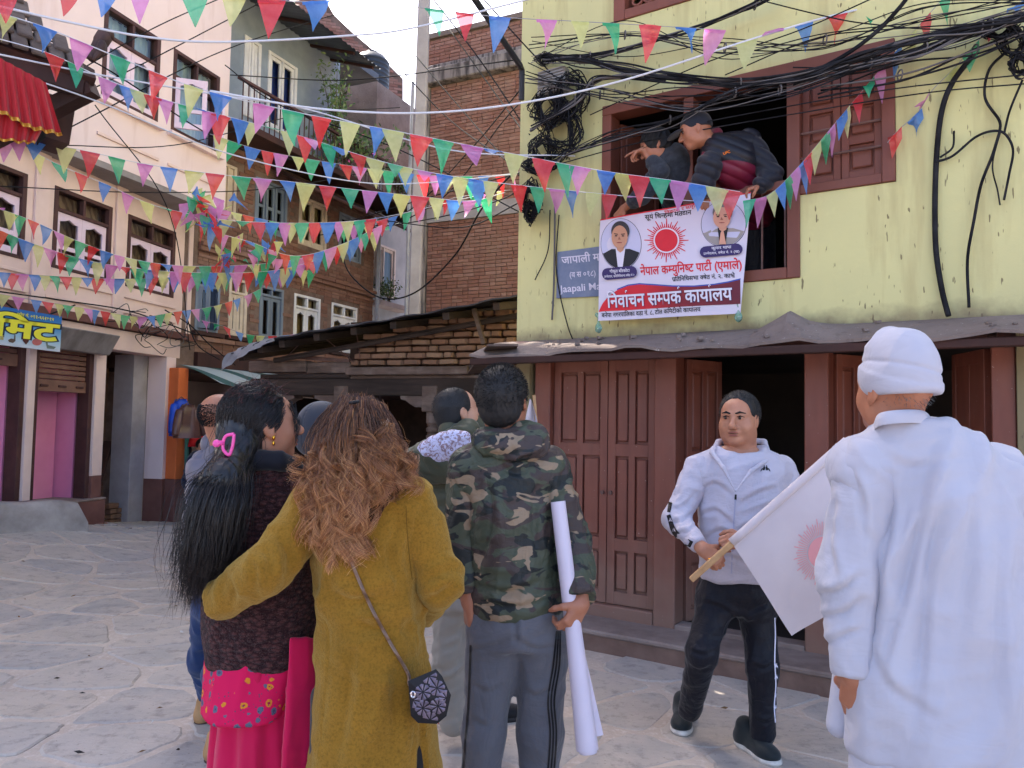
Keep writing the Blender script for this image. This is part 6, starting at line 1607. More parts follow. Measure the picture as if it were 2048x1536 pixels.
mb = MB(); mb.grid(G); mb.build('loose_edge', M_VINYL, rl, True)
for t, o_ in ((.012, (.0, -.026)), (.925, (.036, -.030))): MB().lathe([(.004, 0), (.008, 0), (.008, .003), (.004, .003)], ra + ax * Lr * t + ex * o_[0] + ey * o_[1], 10, np.stack([ax, ex, ey], 1)).build('eyelet', M('brass', srgb(150, 140, 120), None, .3, metal=.8), rl)
# ---------------------------------------------------------------- woman with long black hair, brown cardigan
Y1 = 2.25
p1_ = person((atY(525, 1000, Y1)[0], Y1), 'woman with long black hair in brown knit cardigan over floral pink tunic')
T = lambda u, v, dy=0.: atY(u, v, Y1 + dy)
A1 = axes((.80, .58, .14)); h1 = T(524, 852)
J1 = dict(shL=T(446, 985), elL=T(430, 1120, .12), wrL=T(470, 1200, .26), shR=T(606, 980, .02), elR=T(640, 1110, .08), wrR=T(610, 1190, .24), hipL=T(480, 1330), knL=T(490, 1600), anL=np.array([T(490, 1500)[0], Y1, .08]), hipR=T(575, 1330), knR=T(575, 1600), anR=np.array([T(575, 1500)[0], Y1, .08]))
rows1 = [row(412, 634, 1322, Y1, .135), row(408, 640, 1250, Y1, .150), row(410, 640, 1150, Y1, .140), row(408, 638, 1050, Y1, .135), row(418, 630, 985, Y1, .115), row(446, 618, 950, Y1, .09), row(490, 596, 922, Y1, .07)]
s, L1 = head_sdf(h1, A1, .96, True, .9, 1.0, T(536, 940, .02))
sobj('body', joinVF([s.mesh(.005), body_core(J1, inset(rows1, .04)), hand_at(J1['wrL'], (.5, .6, -.3), (0, .3, -.8), (0, .5, .8), (.5, .5, .5, .5), .4, .9), hand_at(J1['wrR'], (-.5, .6, -.3), (0, .3, -.8), (0, .5, .8), (.5, .5, .5, .5), .4, .9)]), SK_M, p1_)
face_parts(L1, A1, .96, p1_)
n = N('brown_knit'); v = n.pos(); vz = n.pos((1, 1, 1))
vo = n.new('TexVoronoi'); vo.inputs['Scale'].default_value = 70; n.ln(n.pos((.75, .75, 1.35)), vo.inputs['Vector'])
wv = n.noise(v, 120, 3, .6, 1.2)
h_ = n.math('ADD', n.math('MULTIPLY', vo.outputs['Distance'], -.9), n.math('MULTIPLY', wv, .7))
c = n.mix(n.ramp(vo.outputs['Distance'], [(.1, 0.), (.6, 1.)]), srgb(92, 56, 54), srgb(46, 26, 28)); c = n.mix(n.ramp(n.noise(v, 240, 2), [(.55, 0.), (.7, .5)]), c, srgb(116, 80, 76))
M_KNIT = n.done(c, .95, .1, n.bump(h_, 1.0, .012)); n.b.inputs['Sheen Weight'].default_value = .08
vf1, c1 = upper('cardigan', rows1, .12, [([J1['shL'], J1['elL'], J1['wrL']], [.074, .060, .046]), ([J1['shR'], J1['elR'], J1['wrR']], [.074, .060, .046])], M_KNIT, p1_, .009, folds(((.3, .1, 1), .11, .008, 3), ((1, .2, .3), .07, .004, 6)), folds(((1, .2, .5), .05, .004, 8)))
s = Sdf(); P_ = [T(486, 936, -.06), T(520, 924, -.085), T(560, 926, -.075), T(592, 940, -.02), T(590, 936, .06), T(530, 930, .08), T(488, 932, .04), T(486, 936, -.06)]
for i in range(7): s.cone(P_[i], P_[i + 1], .022, .022, .01); s.cone(P_[i] + UPZ * .02, P_[i + 1] + UPZ * .02, .014, .014, .01)
sobj('shirt_collar', s.mesh(.006), cloth('black_cotton', srgb(22, 22, 30), None, .8), p1_)
# floral tunic
n = N('floral_print'); v = n.pos((1, 1, 1)); vo = n.new('TexVoronoi'); vo.inputs['Scale'].default_value = 34; vo.inputs['Randomness'].default_value = .75; n.ln(v, vo.inputs['Vector'])
vo2 = n.new('TexVoronoi'); vo2.inputs['Scale'].default_value = 95; n.ln(v, vo2.inputs['Vector'])
sep = n.new('SeparateColor'); n.ln(vo.outputs['Color'], sep.inputs[0])
dd = n.math('ADD', vo.outputs['Distance'], n.math('MULTIPLY', n.math('SUBTRACT', n.noise(v, 90, 2), .5), .35))
kind = n.ramp(sep.outputs[0], [(0, 0.), (.5, 1.)], 'CONSTANT')
flo = n.mix(kind, srgb(206, 128, 40), srgb(92, 92, 112))
c = n.mix(n.ramp(dd, [(.30, 1.), (.34, 0.)]), srgb(204, 20, 78), flo); c = n.mix(n.ramp(dd, [(.10, 1.), (.13, 0.)]), c, n.mix(kind, srgb(160, 30, 60), srgb(70, 70, 92)))
c = n.mix(n.math('MULTIPLY', n.ramp(vo2.outputs['Distance'], [(.16, 1.), (.2, 0.)]), n.ramp(n.noise(v, 20, 2), [(.5, 0.), (.55, 1.)])), c, srgb(70, 62, 84))
M_FLORAL = n.done(c, .8, .2, n.bump(n.noise(v, 700, 2), .1, .002))
M_PINKC = cloth('magenta_cotton', srgb(198, 14, 74), srgb(180, 8, 62), .8, 700, .1, 3, .2)
xm = T(525, 1400)[0]
s = Sdf(); s.loft([row(414, 590, 1418, Y1 - .02, .145), row(416, 610, 1370, Y1, .15), row(420, 630, 1300, Y1, .13)], .0, .02, fold=lambda th, z: 1 + .03 * np.sin(th * 6 + .5) * np.clip((.95 - z) * 5, 0, 1), rnd=.006)
sobj('floral_tunic', s.mesh(.0075, folds(((.1, 0, 1), .08, .007, 3))), M_FLORAL, p1_)
zf0 = T(525, 1380)[2]
s = Sdf(); s.loft([(.06, xm, Y1, .20, .16), (.45, xm + .01, Y1, .150, .13), (zf0, xm, Y1, .125, .12), (zf0 + .1, xm, Y1, .13, .12)], 0, .03, fold=lambda th, z: 1 + .075 * np.sin(th * 8 + .6 + .5 * np.sin(z * 4)) + .03 * np.sin(th * 17))
sobj('wide_trousers', s.mesh(.009, folds(((0, 0, 1), .05, .006, 5))), M_PINKC, p1_)
s = Sdf()
for q_ in range(6): s.chain([T(582 + q_ * 9, 1280, -.135 + .008 * q_), T(580 + q_ * 9, 1380, -.14 + .008 * q_), T(574 + q_ * 9, 1500, -.145 + .008 * q_), T(566 + q_ * 10, 1640, -.15 + .008 * q_)], [.008, .011, .012, .013], .008)
sobj('shawl', s.mesh(.006, folds(((.05, 0, 1), .028, .003, 2))), M_PINKC, p1_)
for xx in (490, 575): shoe('shoe', (T(xx, 1500)[0], Y1 - .05), (.1, 1), M_SHOEK, M_SOLEW, p1_)
# hair: shell on the skull, tail gathered at the claw clip, loose strands
rs = np.random.RandomState(4)
H1 = lambda p: h1 + (np.asarray(p) * .96) @ A1.T
clip_c = T(478, 905, -.075)
s = Sdf(); s.ell(h1 + A1 @ np.array([0, -.018, .034]), (.081, .096, .087), A1, .02); s.ell(h1 + A1 @ np.array([.0, -.075, -.03]), (.062, .055, .065), A1, .04); s.ell(clip_c, (.048, .045, .05), None, .05)
nf = A1 @ np.array([0, 1, -.30]); nf /= np.linalg.norm(nf); s.ell(h1 + A1 @ np.array([0, .052, .035]) + nf * .3, (.3,) * 3, None, .012, 's'); s.ell(h1 + A1 @ np.array([.0, .035, -.045]), (.14, .062, .058), A1, .012, 's')
tail = [clip_c, T(452, 960, -.15), T(432, 1040, -.17), T(420, 1110, -.16), T(414, 1165, -.14)]
s.chain(tail, [.040, .056, .058, .050, .026], .04)
sobj('hair', s.mesh(.006, folds(((.1, 0, 1), .016, .004, 3))), M_HAIRK, p1_)
nS = 2200
q = rs.normal(size=(nS * 3, 3)); q /= np.linalg.norm(q, axis=1)[:, None]; loc = q * np.array([.089, .106, .096]) + np.array([0, -.018, .034]); kp = (loc[:, 1] < .062) & (loc[:, 2] > -.01 - .6 * (loc[:, 1] < -.02) * .08); loc = loc[kp][:nS]; nS = len(loc)
root = H1(loc); cdir = A1.T @ (clip_c - h1); cl = cdir / np.linalg.norm(cdir)
mid = loc * .5 + np.array([0, -.075, -.01]) * .5; mm = mid - np.array([0, -.018, .034]); mm = mm / np.linalg.norm(mm / np.array([.091, .108, .098]), axis=1)[:, None] + np.array([0, -.018, .034])
off = rs.normal(size=(nS, 3)) * np.array([.024, .020, .022]); C0 = np.repeat(clip_c[None], nS, 0) + off
w = rs.normal(size=(nS, 1)); w2 = rs.normal(size=(nS, 1)); ln = rs.uniform(.72, 1.06, (nS, 1))
def tailp(k, sx, sy): return np.repeat(tail[k][None], nS, 0) + np.concatenate([w * sx, w2 * sy - .02, np.zeros((nS, 1))], 1)
end = np.repeat((T(404, 1190, -.13))[None], nS, 0) + np.concatenate([w * .026 - .012 * np.abs(rs.normal(size=(nS, 1))), w2 * .03 - .01, (1 - ln) * .55 + rs.normal(size=(nS, 1)) * .01], 1)
C = np.stack([root, H1(mm), C0, tailp(1, .030, .026), tailp(2, .034, .03) + rs.normal(size=(nS, 3)) * .008, tailp(3, .034, .03) + rs.normal(size=(nS, 3)) * .012, end], 1)
strands('hair_strands', spl_np(C, 22), .00075, M_HAIRK, p1_)
fl = 160; C = np.stack([T(455, 960, -.16) + rs.normal(size=(fl, 3)) * .03, T(415, 1040, -.18) + rs.normal(size=(fl, 3)) * .03, np.repeat(T(398, 1110, -.17)[None], fl, 0) + rs.normal(size=(fl, 3)) * .028, np.stack([T(u, v, -.15) for u, v in zip(rs.normal(376, 18, fl), rs.normal(1165, 38, fl))])], 1)
C[:, 3, 0] -= np.abs(rs.normal(size=fl)) * .02
strands('flyaway_hair', spl_np(C, 16), .0005, M_HAIRK, p1_)
fr_ = 260; q = rs.normal(size=(fr_ * 4, 3)); q /= np.linalg.norm(q, axis=1)[:, None]; q = q[(q[:, 2] > .35)][:fr_]; lo_ = q * np.array([.090, .107, .098]) + np.array([0, -.018, .034])
M_HAIRLIT = hair_mat('backlit_hair', [(0, (.02, .012, .012)), (.5, (.10, .022, .022)), (1, (.16, .05, .045))])  # backlit reddish highlight on the crown, put into the strand colour
C = np.stack([H1(lo_), H1(lo_ * 1.03 + rs.normal(size=q.shape) * .006), H1(lo_ * 1.06 + rs.normal(size=q.shape) * .016 + np.array([0, .004, -.002]))], 1); strands('frizz', spl_np(C, 7), .0006, M_HAIRLIT, p1_)
C = np.stack([np.repeat(H1(np.array([[-.05 * 0 + .055, .075, .06]])), 26, 0) + rs.normal(size=(26, 3)) * .006, np.repeat(H1(np.array([[.062, .088, .0]])), 26, 0) + rs.normal(size=(26, 3)) * .005, np.repeat(H1(np.array([[.058, .078, -.06]])), 26, 0) + rs.normal(size=(26, 3)) * .007], 1); strands('face_lock', spl_np(C, 10), .0008, M_HAIRK, p1_)
# claw clip and earring
M_CLIP = M('pink_plastic', srgb(240, 96, 176), srgb(232, 80, 160), .3, 3, spec=.5)
cl_ = thing('hair_clip', T(455, 890, -.2), 'pink claw clip holding the long black hair', 'hair clip')
P_ = [(468, 868), (452, 872), (446, 886), (447, 900), (458, 910), (464, 897), (467, 882), (468, 868)]
MB().tube(spline([T(u, v, -.165) for u, v in P_], 4), .0045, 8).build('claw', M_CLIP, cl_, True)
MB().tube([T(447, 886, -.165), T(438, 886, -.17), T(433, 886, -.17)], [.006, .007, .010], 8).build('hinge', M_CLIP, cl_, True)
sobj('bead', Sdf().ell(T(433, 887, -.172), (.011, .008, .011), None, .003).mesh(.003), M_CLIP, cl_)
eL = H1(np.array([.083, .004, -.034])); sobj('earring', Sdf().ell(eL, (.005, .005, .007), None, .002).ell(eL - UPZ * .016, (.004, .004, .008), None, .002).mesh(.002), M('gold', srgb(230, 170, 60), None, .25, metal=1.0), p1_)
# ---------------------------------------------------------------- woman in the mustard coat with curly brown hair
Y2 = 2.08
p2_ = person((atY(735, 1000, Y2)[0], Y2), 'woman with curly brown hair in long mustard coat, arm round her friend')
T = lambda u, v, dy=0.: atY(u, v, Y2 + dy)
A2 = axes((.30, .94, .12)); h2 = T(722, 880)
J2 = dict(shL=T(632, 1015), elL=T(530, 1140, -.10), wrL=T(432, 1205, -.02), shR=T(818, 1005), elR=T(880, 1165, -.02), wrR=T(838, 1228, .18), hipL=T(690, 1350), knL=T(690, 1650), anL=np.array([T(690, 1500)[0], Y2, .08]), hipR=T(800, 1350), knR=T(800, 1650), anR=np.array([T(800, 1500)[0], Y2, .08]))
zb2 = .34
rows2 = [(zb2, T(742, 1500)[0], Y2, .196, .150), row(613, 880, 1536, Y2, .150), row(626, 866, 1420, Y2, .155), row(631, 858, 1320, Y2, .150), row(635, 848, 1220, Y2, .135), row(630, 850, 1130, Y2, .135), row(618, 846, 1060, Y2, .130), row(612, 840, 1005, Y2, .110), row(640, 812, 972, Y2, .09), row(675, 770, 950, Y2, .07)]
s, L2 = head_sdf(h2, A2, .96, True, .9, 1.0, T(724, 965, .01))
fing = hand_at(J2['wrL'] + np.array([-.004, .02, 0]), (-.35, .93, .05), (.9, .3, 0), (0, .2, .9), (.5, .5, .5, .5), .3, .9, J2['elL'] * .15 + J2['wrL'] * .85)
sobj('body', joinVF([s.mesh(.007), body_core(J2, inset(rows2, .045)), fing, hand_at(J2['wrR'], (-.4, .8, 0), (-.8, -.3, 0), (0, .3, .9), (.6, .6, .6, .6), .4, .9)]), SK_L, p2_)
n = N('mustard_wool'); v = n.pos()
c = n.mix(n.ramp(n.noise(v, 9, 5, .6), [(.3, 0.), (.7, 1.)]), srgb(150, 108, 38), srgb(134, 95, 31)); c = n.mix(n.ramp(n.noise(v, 160, 4, .7), [(.45, 0.), (.7, .7)]), c, srgb(94, 66, 18)); c = n.mix(n.ramp(n.noise(n.pos((1, 1, 2.5)), 220, 3, .7), [(.6, 0.), (.75, .6)]), c, srgb(172, 134, 50))
M_MUST = n.done(c, .95, .1, n.bump(n.noise(v, 260, 4, .7), .8, .003, wrinkle(n, 6, .35, n.bump(n.noise(v, 26, 4), .3, .01)))); n.b.inputs['Sheen Weight'].default_value = .4; n.b.inputs['Sheen Tint'].default_value = (.9, .75, .3, 1)
def cut2(s):
  # side slit low on the right
  q0, q1 = T(838, 1370, -.12), T(838, 1720, -.12); s.cone(q0, q1, .004, .030, .006, 's'); s.cone(q0 + np.array([0, .05, 0]), q1 + np.array([.01, .05, 0]), .004, .03, .006, 's')
def post2(V):
  f = folds(((.25, .1, 1), .11, .013, 3), ((1, .1, -.35), .075, .009, 8))(V)
  zw = T(740, 1215)[2]; f += folds(((1, .2, .25), .06, .011, 15))(V) * np.exp(-((V[:, 2] - zw) / .10) ** 2)
  return f * .8 + creases([([(700, 1235), (760, 1262), (850, 1232)], .020, .010), ([(650, 1180), (700, 1205), (760, 1195)], .020, .009), ([(770, 1290), (810, 1262), (850, 1268)], .018, .009), ([(800, 1040), (780, 1110), (800, 1180)], .018, .009), ([(700, 1300), (690, 1400), (670, 1530)], .024, .010), ([(790, 1330), (795, 1430), (780, 1530)], .024, .009)])(V)
vf2, c2 = upper('coat', rows2, .10, [([J2['shL'], J2['elL'], J2['wrL']], [.076, .062, .050]), ([J2['shR'], J2['elR'], J2['wrR']], [.074, .060, .048])], M_MUST, p2_, .0085, post2, both(folds(((.3, .8, -.6), .06, .006, 9), ((1, 0, .8), .06, .004, 14)), creases([([(520, 1085), (540, 1120), (530, 1165)], .018, .010), ([(490, 1115), (510, 1145), (505, 1185)], .016, .009), ([(560, 1070), (580, 1110), (575, 1150)], .018, .009), ([(850, 1200), (880, 1190), (908, 1170)], .016, .010), ([(845, 1160), (872, 1150), (905, 1135)], .016, .009), ([(452, 1150), (468, 1185), (462, 1215)], .014, .008)])), cut2, lambda th, z: 1 + .022 * np.sin(th * 5 + 2) * np.clip((.95 - z) * 2, 0, 1))
decal('armhole_seam', vf2, pstrip([(812, 1012), (814, 1060), (818, 1110), (824, 1160)], 1.5, 6), M('mustard_seam_thread', srgb(96, 70, 20), None, .95), c2, .001)  # armhole seam drawn in a darker thread colour
s = Sdf(); s.loft([(.05, T(742, 1500)[0], Y2 + .01, .155, .115), (.8, T(742, 1500)[0], Y2 + .01, .165, .120)], 0, .03); sobj('black_trousers', s.mesh(.012), cloth('black_cotton_twill', srgb(24, 22, 24), None, .85), p2_)
for xx in (690, 800): shoe('shoe', (T(xx, 1500)[0], Y2 - .05), (0, 1), M_SHOEK, M_SOLEW, p2_)
# curly hair
H2 = lambda p: h2 + (np.asarray(p) * .96) @ A2.T
M_CURL = hair_mat('brown_curls', [(0, srgb(52, 34, 28)), (.5, srgb(84, 52, 38)), (.75, srgb(140, 92, 58)), (1, srgb(200, 142, 90))], .33, .55, (T(700, 1050)[2], T(700, 800)[2], [(0, srgb(116, 68, 46)), (.4, srgb(168, 108, 68)), (.8, srgb(212, 150, 96)), (1, srgb(238, 190, 134))]))
s = Sdf(); s.ell(h2 + A2 @ np.array([0, -.018, .034]), (.082, .096, .086), A2, .02); s.ell(T(712, 930, -.07), (.105, .06, .10), None, .05); s.ell(T(696, 1010, -.09), (.095, .045, .09), None, .05); s.ell(T(770, 960, -.03), (.055, .06, .07), None, .05)
nf = A2 @ np.array([0, 1, -.25]); nf /= np.linalg.norm(nf); s.ell(h2 + A2 @ np.array([0, .055, .03]) + nf * .3, (.3,) * 3, None, .012, 's')
sobj('hair', s.mesh(.008, folds(((.1, 0, 1), .02, .006, 3))), hair_mat('brown_under_hair', [(0, srgb(64, 42, 32)), (1, srgb(64, 42, 32))], .8, .1), p2_)
M_CROWN = hair_mat('crown_hair', [(0, srgb(50, 33, 27)), (.7, srgb(88, 56, 40)), (1, srgb(150, 100, 64))], .4, .45)
rs = np.random.RandomState(12); nC, per, npt = 220, 22, 28
q = rs.normal(size=(nC * 5, 3)); q /= np.linalg.norm(q, axis=1)[:, None]; loc = q * np.array([.092, .108, .098]) + np.array([0, -.018, .034]); loc = loc[(loc[:, 1] < .075) & (loc[:, 2] > -.03)][:nC]; nC = len(loc)
root = H2(loc)
tip_u = np.clip(715 + (root[:, 0] - h2[0]) * 1539 / Y2 * 1.15 + rs.normal(0, 26, nC), 596, 830); tip_v = np.where(tip_u < 740, rs.uniform(985, 1130, nC), rs.uniform(940, 1030, nC)); lowc = (tip_u > 640) & (tip_u < 735); tip_v = np.where(lowc, tip_v + rs.uniform(0, 45, nC), tip_v); tip_v = np.where(tip_u < 640, np.minimum(tip_v, 1120), tip_v) - 22
dep = -.135 - .03 * rs.rand(nC) + .05 * (np.abs(tip_u - 715) / 110)
tips = np.stack([T(u, v, d) for u, v, d in zip(tip_u, tip_v, dep)])
ctr = h2 + A2 @ np.array([0, -.018, .034]); out = root - ctr; out[:, 2] *= .3; out /= np.linalg.norm(out, axis=1)[:, None] + 1e-9
m1 = root + out * .022 - UPZ * .075; m1[:, 1] = np.minimum(m1[:, 1], Y2 + .03); m2 = root * .4 + tips * .6 + out * .022 + np.array([0, -.018, .02])
base = spl_np(np.stack([root, m1, m2, tips], 1), npt)
t = np.linspace(0, 1, npt); amp = np.clip((t - .38) / .5, 0, 1) ** 1.3
allP = []
for k in range(nC):
  r0 = rs.uniform(.010, .026); turns = rs.uniform(2.0, 4.0); ph = rs.uniform(0, 6.28); hz = t ** 1.6 * turns * 6.28 * rs.choice([-1, 1]) + ph
  hel = np.stack([np.cos(hz), np.sin(hz) * .8, .35 * np.sin(hz * .5)], 1) * (r0 * amp)[:, None]
  o_ = rs.normal(size=(per, 1, 3)) * .0034 * (1 + .6 * t)[None, :, None]; dph = rs.normal(0, .16, (per, 1))
  hz2 = hz[None] + dph * t[None] * 3; hel2 = np.stack([np.cos(hz2), np.sin(hz2) * .8, .35 * np.sin(hz2 * .5)], -1) * (r0 * amp)[None, :, None] * rs.uniform(.8, 1.2, (per, 1, 1))
  allP.append(base[k][None] + hel2 + o_)
P = np.concatenate(allP); strands('hair_strands', P, .0007, M_CURL, p2_, .5)
qc = rs.normal(size=(1400, 3)); qc /= np.linalg.norm(qc, axis=1)[:, None]; lc = (qc * np.array([.094, .110, .100]) + np.array([0, -.018, .034]))[qc[:, 2] > .1]; nk = len(lc); oc = lc - np.array([0, -.018, .034]); l2 = lc + np.stack([oc[:, 0] * .35, oc[:, 1] * .25 - .015, -.03 + 0 * oc[:, 2]], 1); l3 = lc + np.stack([oc[:, 0] * .42, oc[:, 1] * .3 - .02, -.075 + 0 * oc[:, 2]], 1) + rs.normal(size=(nk, 3)) * .005
strands('crown_strands', spl_np(np.stack([H2(lc), H2(l2), H2(l3)], 1), 10), .0007, M_CROWN, p2_)
fz = 260; i = rs.randint(0, len(P), fz); q = P[i][:, :26:3].copy(); q += rs.normal(size=(fz, 1, 3)) * .010 + np.cumsum(rs.normal(size=q.shape) * .0045, 1); strands('flyaway_hair', q, .0004, M_CURL, p2_)
sobj('hair_pin', Sdf().chain([T(700, 806, -.10), T(716, 803, -.105)], [.005, .005], .003).mesh(.003), M_BLACK, p2_)
# handbag with geometric facets and chain strap
bag = thing('handbag', T(860, 1445, -.17), 'faceted purple-grey handbag on a chain strap', 'handbag')
M_FACET = M('bag_facet', srgb(112, 98, 112), srgb(92, 82, 98), .3, 8, 0, 30, .5, rnd=.35, metal=.25); M_BAGK = M('bag_black', srgb(24, 22, 26), None, .5)
by = -.17
outl = [(816, 1362), (872, 1338), (884, 1352), (902, 1390), (893, 1432), (874, 1448), (836, 1446), (822, 1432)]
V = [T(u, v, by - .015) for u, v in outl] + [T(u, v, by + .06) for u, v in outl]; m = len(outl)
c_ = T(858, 1398, by - .03); V.append(c_)
obj('bag_body', V, [(k, (k + 1) % m, 2 * m) for k in range(m)] + [tuple(range(m, 2 * m))[::-1]] + [((k + 1) % m, k, m + k, m + (k + 1) % m) for k in range(m)], M_BAGK, bag)
bvb = BVHTree.FromPolygons([tuple(v) for v in V], [(k, (k + 1) % m, 2 * m) for k in range(m)])
hubs = [(846, 1384), (874, 1376), (846, 1416), (876, 1412), (826, 1400), (893, 1396), (860, 1440), (858, 1352)]
def bagP(u, v):
  d = Vector(ray(u, v)).normalized(); h = bvb.ray_cast(Vector(CAMP), d); return None if h[0] is None else np.array(h[0] - d * .002)
for hu, hv in hubs:
  for k in range(8):
    t0, t1 = k * math.pi / 4 + .2, (k + 1) * math.pi / 4 + .2; R_ = 15.5
    pts = [(hu + 2.2 * math.cos((t0 + t1) / 2), hv + 2.2 * math.sin((t0 + t1) / 2)), (hu + R_ * math.cos(t0 + .10), hv + R_ * math.sin(t0 + .10)), (hu + R_ * 1.08 * math.cos((t0 + t1) / 2), hv + R_ * 1.08 * math.sin((t0 + t1) / 2)), (hu + R_ * math.cos(t1 - .10), hv + R_ * math.sin(t1 - .10))]
    W3 = [bagP(*p) for p in pts]
    if any(w is None for w in W3): continue
    b = sum(W3) / 4 + np.array([0, -.002, 0]); obj('facet', W3 + [b], [(0, 1, 4), (1, 2, 4), (2, 3, 4), (3, 0, 4)], M_FACET, bag)
M_CHAIN = M('bronze_chain', srgb(150, 124, 110), None, .35, metal=.8)
cpath = spline([T(688, 1085, -.175), T(705, 1130, -.17), T(740, 1210, -.165), T(780, 1285, -.175), T(815, 1345, -.185), T(818, 1368, -.19)], 14); bvc = BVHTree.FromPolygons([tuple(v) for v in vf2[0]], [tuple(int(i) for i in f) for f in vf2[1]])
cp2 = []
for p in cpath:
  d = (Vector(p) - Vector(CAMP)).normalized(); h = bvc.ray_cast(Vector(CAMP), d); cp2.append(np.array(h[0]) - np.array(d) * .006 if h[0] is not None else p)
lk_ = MB()
L_ = 0; prev = cp2[0]; k = 0
dense = [cp2[i] + (cp2[i + 1] - cp2[i]) * j / 6 for i in range(len(cp2) - 1) for j in range(6)]
for p, p2 in zip(dense[::2], dense[2::2]):
  d = p2 - p; d /= np.linalg.norm(d) + 1e-9; sd_ = np.cross(d, (0, 1, 0)); sd_ /= np.linalg.norm(sd_); o_ = sd_ if k % 2 else np.array([0, 1., 0]); c0 = (p + p2) / 2
  lk_.tube([c0 + d * .0068 * math.cos(a) + o_ * .0032 * math.sin(a) for a in np.linspace(0, 2 * math.pi, 9)], .0013, 4, False); k += 1
w = lk_.build('chain_links', M_CHAIN, bag, True)
MB().tube([T(826 + 4 * math.cos(a), 1389 + 6 * math.sin(a), by - .03) for a in np.linspace(0, 6.28, 12)], .002, 5, False).build('ring', M('silver', srgb(210, 200, 200), None, .25, metal=1.0), bag)
# ---------------------------------------------------------------- man in olive padded jacket
Y4 = 3.62
p4_ = person((atY(925, 1000, Y4)[0], Y4), 'man in olive padded jacket with white quilted hood lining, looking up')
T = lambda u, v, dy=0.: atY(u, v, Y4 + dy)
A4 = axes((.80, .52, .26)); h4 = T(913, 824)
J4 = dict(shL=T(868, 935), elL=T(862, 1060, .05), wrL=T(885, 1165, .0), shR=T(990, 935, .05), elR=T(1005, 1060, .05), wrR=T(990, 1165, .05), hipL=T(905, 1180), knL=T(898, 1320), anL=T(908, 1440, .02), hipR=T(960, 1180, .05), knR=T(965, 1320, .05), anR=T(965, 1440, .1))
rows4 = [row(862, 995, 1180, Y4, .13), row(852, 1000, 1100, Y4, .15), row(848, 1005, 1010, Y4, .155), row(850, 1000, 950, Y4, .14), row(868, 985, 912, Y4, .11), row(890, 955, 880, Y4, .08)]
s, L4 = head_sdf(h4, A4, 1.0, True, 1, 1.05, T(922, 895))
sobj('body', joinVF([s.mesh(.006), body_core(J4, inset(rows4, .05)), hand_at(J4['wrL'], (.1, 0, -1), (1, .2, 0), (0, 1, 0), (.4,) * 4, .3), hand_at(J4['wrR'], (.1, 0, -1), (-1, .2, 0), (0, 1, 0), (.4,) * 4, .3)]), SK_L, p4_)
face_parts(L4, A4, 1.0, p4_)
sobj('hair', hair_cap(h4, A4, 1.0, [((0, .052, .045), (0, .96, -.25), .30), ((0, .02, -.02), (0, .6, -.9), .30), ((0, -.05, -.082), (0, 0, -1), .3)], .004, None, .005), M_STUB, p4_)
fuzz('hair_strands', h4, A4, 1.02, M_STUB, p4_, 900, .008, .0009, lambda p: (p[:, 1] < .04) & (p[:, 2] > -.03), 9)
M_OLIVE = cloth('olive_nylon', srgb(84, 82, 62), srgb(70, 70, 54), .5, 300, .1, 5, .1)
quilt = lambda per, amp: (lambda V: amp * np.abs(np.sin(V[:, 2] / per * math.pi)) ** .5 - amp * .6 + folds(((1, .2, .2), .03, .003, 5))(V))
vf4, j4 = upper('padded_jacket', rows4, 0, [([J4['shL'], J4['elL'], J4['wrL']], [.088, .078, .060]), ([J4['shR'], J4['elR'], J4['wrR']], [.088, .078, .060])], M_OLIVE, p4_, .0085, quilt(.075, .016), quilt(.075, .014))
s = Sdf(); s.cone(T(900, 862, -.05), T(958, 872, .02), .055, .055, .04); s.cone(T(905, 845, .0), T(950, 850, .04), .05, .05, .03); s.ell(h4 - UPZ * .02, (.078, .078, .09), None, .01, 's'); sobj('collar', s.mesh(.008), M_OLIVE, j4)
s = Sdf(); s.cone(T(832, 925, -.16), T(935, 862, -.10), .065, .055, .05); s.ell(T(868, 930, -.14), (.15, .075, .085), axes((.1, 1, .2)), .05); sobj('hood', s.mesh(.008, folds(((1, 0, -.6), .04, .008, 6))), M_OLIVE, j4)
n = N('quilted_white'); v = n.pos(); nz = n.noise(v, 46, 5, .6, 1.5)
M_QW = n.done(n.mix(n.ramp(nz, [(.50, 0.), (.56, 1.)]), srgb(206, 200, 222), srgb(150, 122, 128)), .5, .3)
Aq = axes((.15, 1, .30)); ca_, sa_ = math.cos(-.42), math.sin(-.42); Aq = Aq @ np.array([[ca_, 0, sa_], [0, 1, 0], [-sa_, 0, ca_]]); cq = T(884, 897, -.205)
def postq(V):
  q = (V - cq) @ Aq; return .006 * (np.abs(np.sin(q[:, 0] / .052 * math.pi)) * np.abs(np.sin(q[:, 2] / .050 * math.pi + .6))) ** .5 - .006
s = Sdf(); s.ell(cq, (.150, .045, .072), Aq, .02); sobj('hood_lining', s.mesh(.006, postq), M_QW, j4)
M_KHAKI = cloth('khaki_twill', srgb(160, 152, 140), srgb(144, 136, 126), .85, 500, .15, 4)
s = Sdf(); s.loft([row(868, 990, 1165, Y4, .115), row(868, 992, 1215, Y4, .12)], 0, .04); s.chain([J4['hipL'], J4['knL'], J4['anL']], [.095, .076, .066], .04); s.chain([J4['hipR'], J4['knR'], J4['anR']], [.095, .076, .066], .04)
sobj('trousers', s.mesh(.009, folds(((1, .2, .4), .045, .008, 4), ((0, 0, 1), .08, .007, 7))), M_KHAKI, p4_)
sh4 = gnd(884, 1462); shoe('shoe', sh4, (.9, .35), cloth('black_mesh_shoe', srgb(24, 24, 28), None, .6), M('dark_sole', srgb(52, 48, 48), None, .7), p4_, .28)
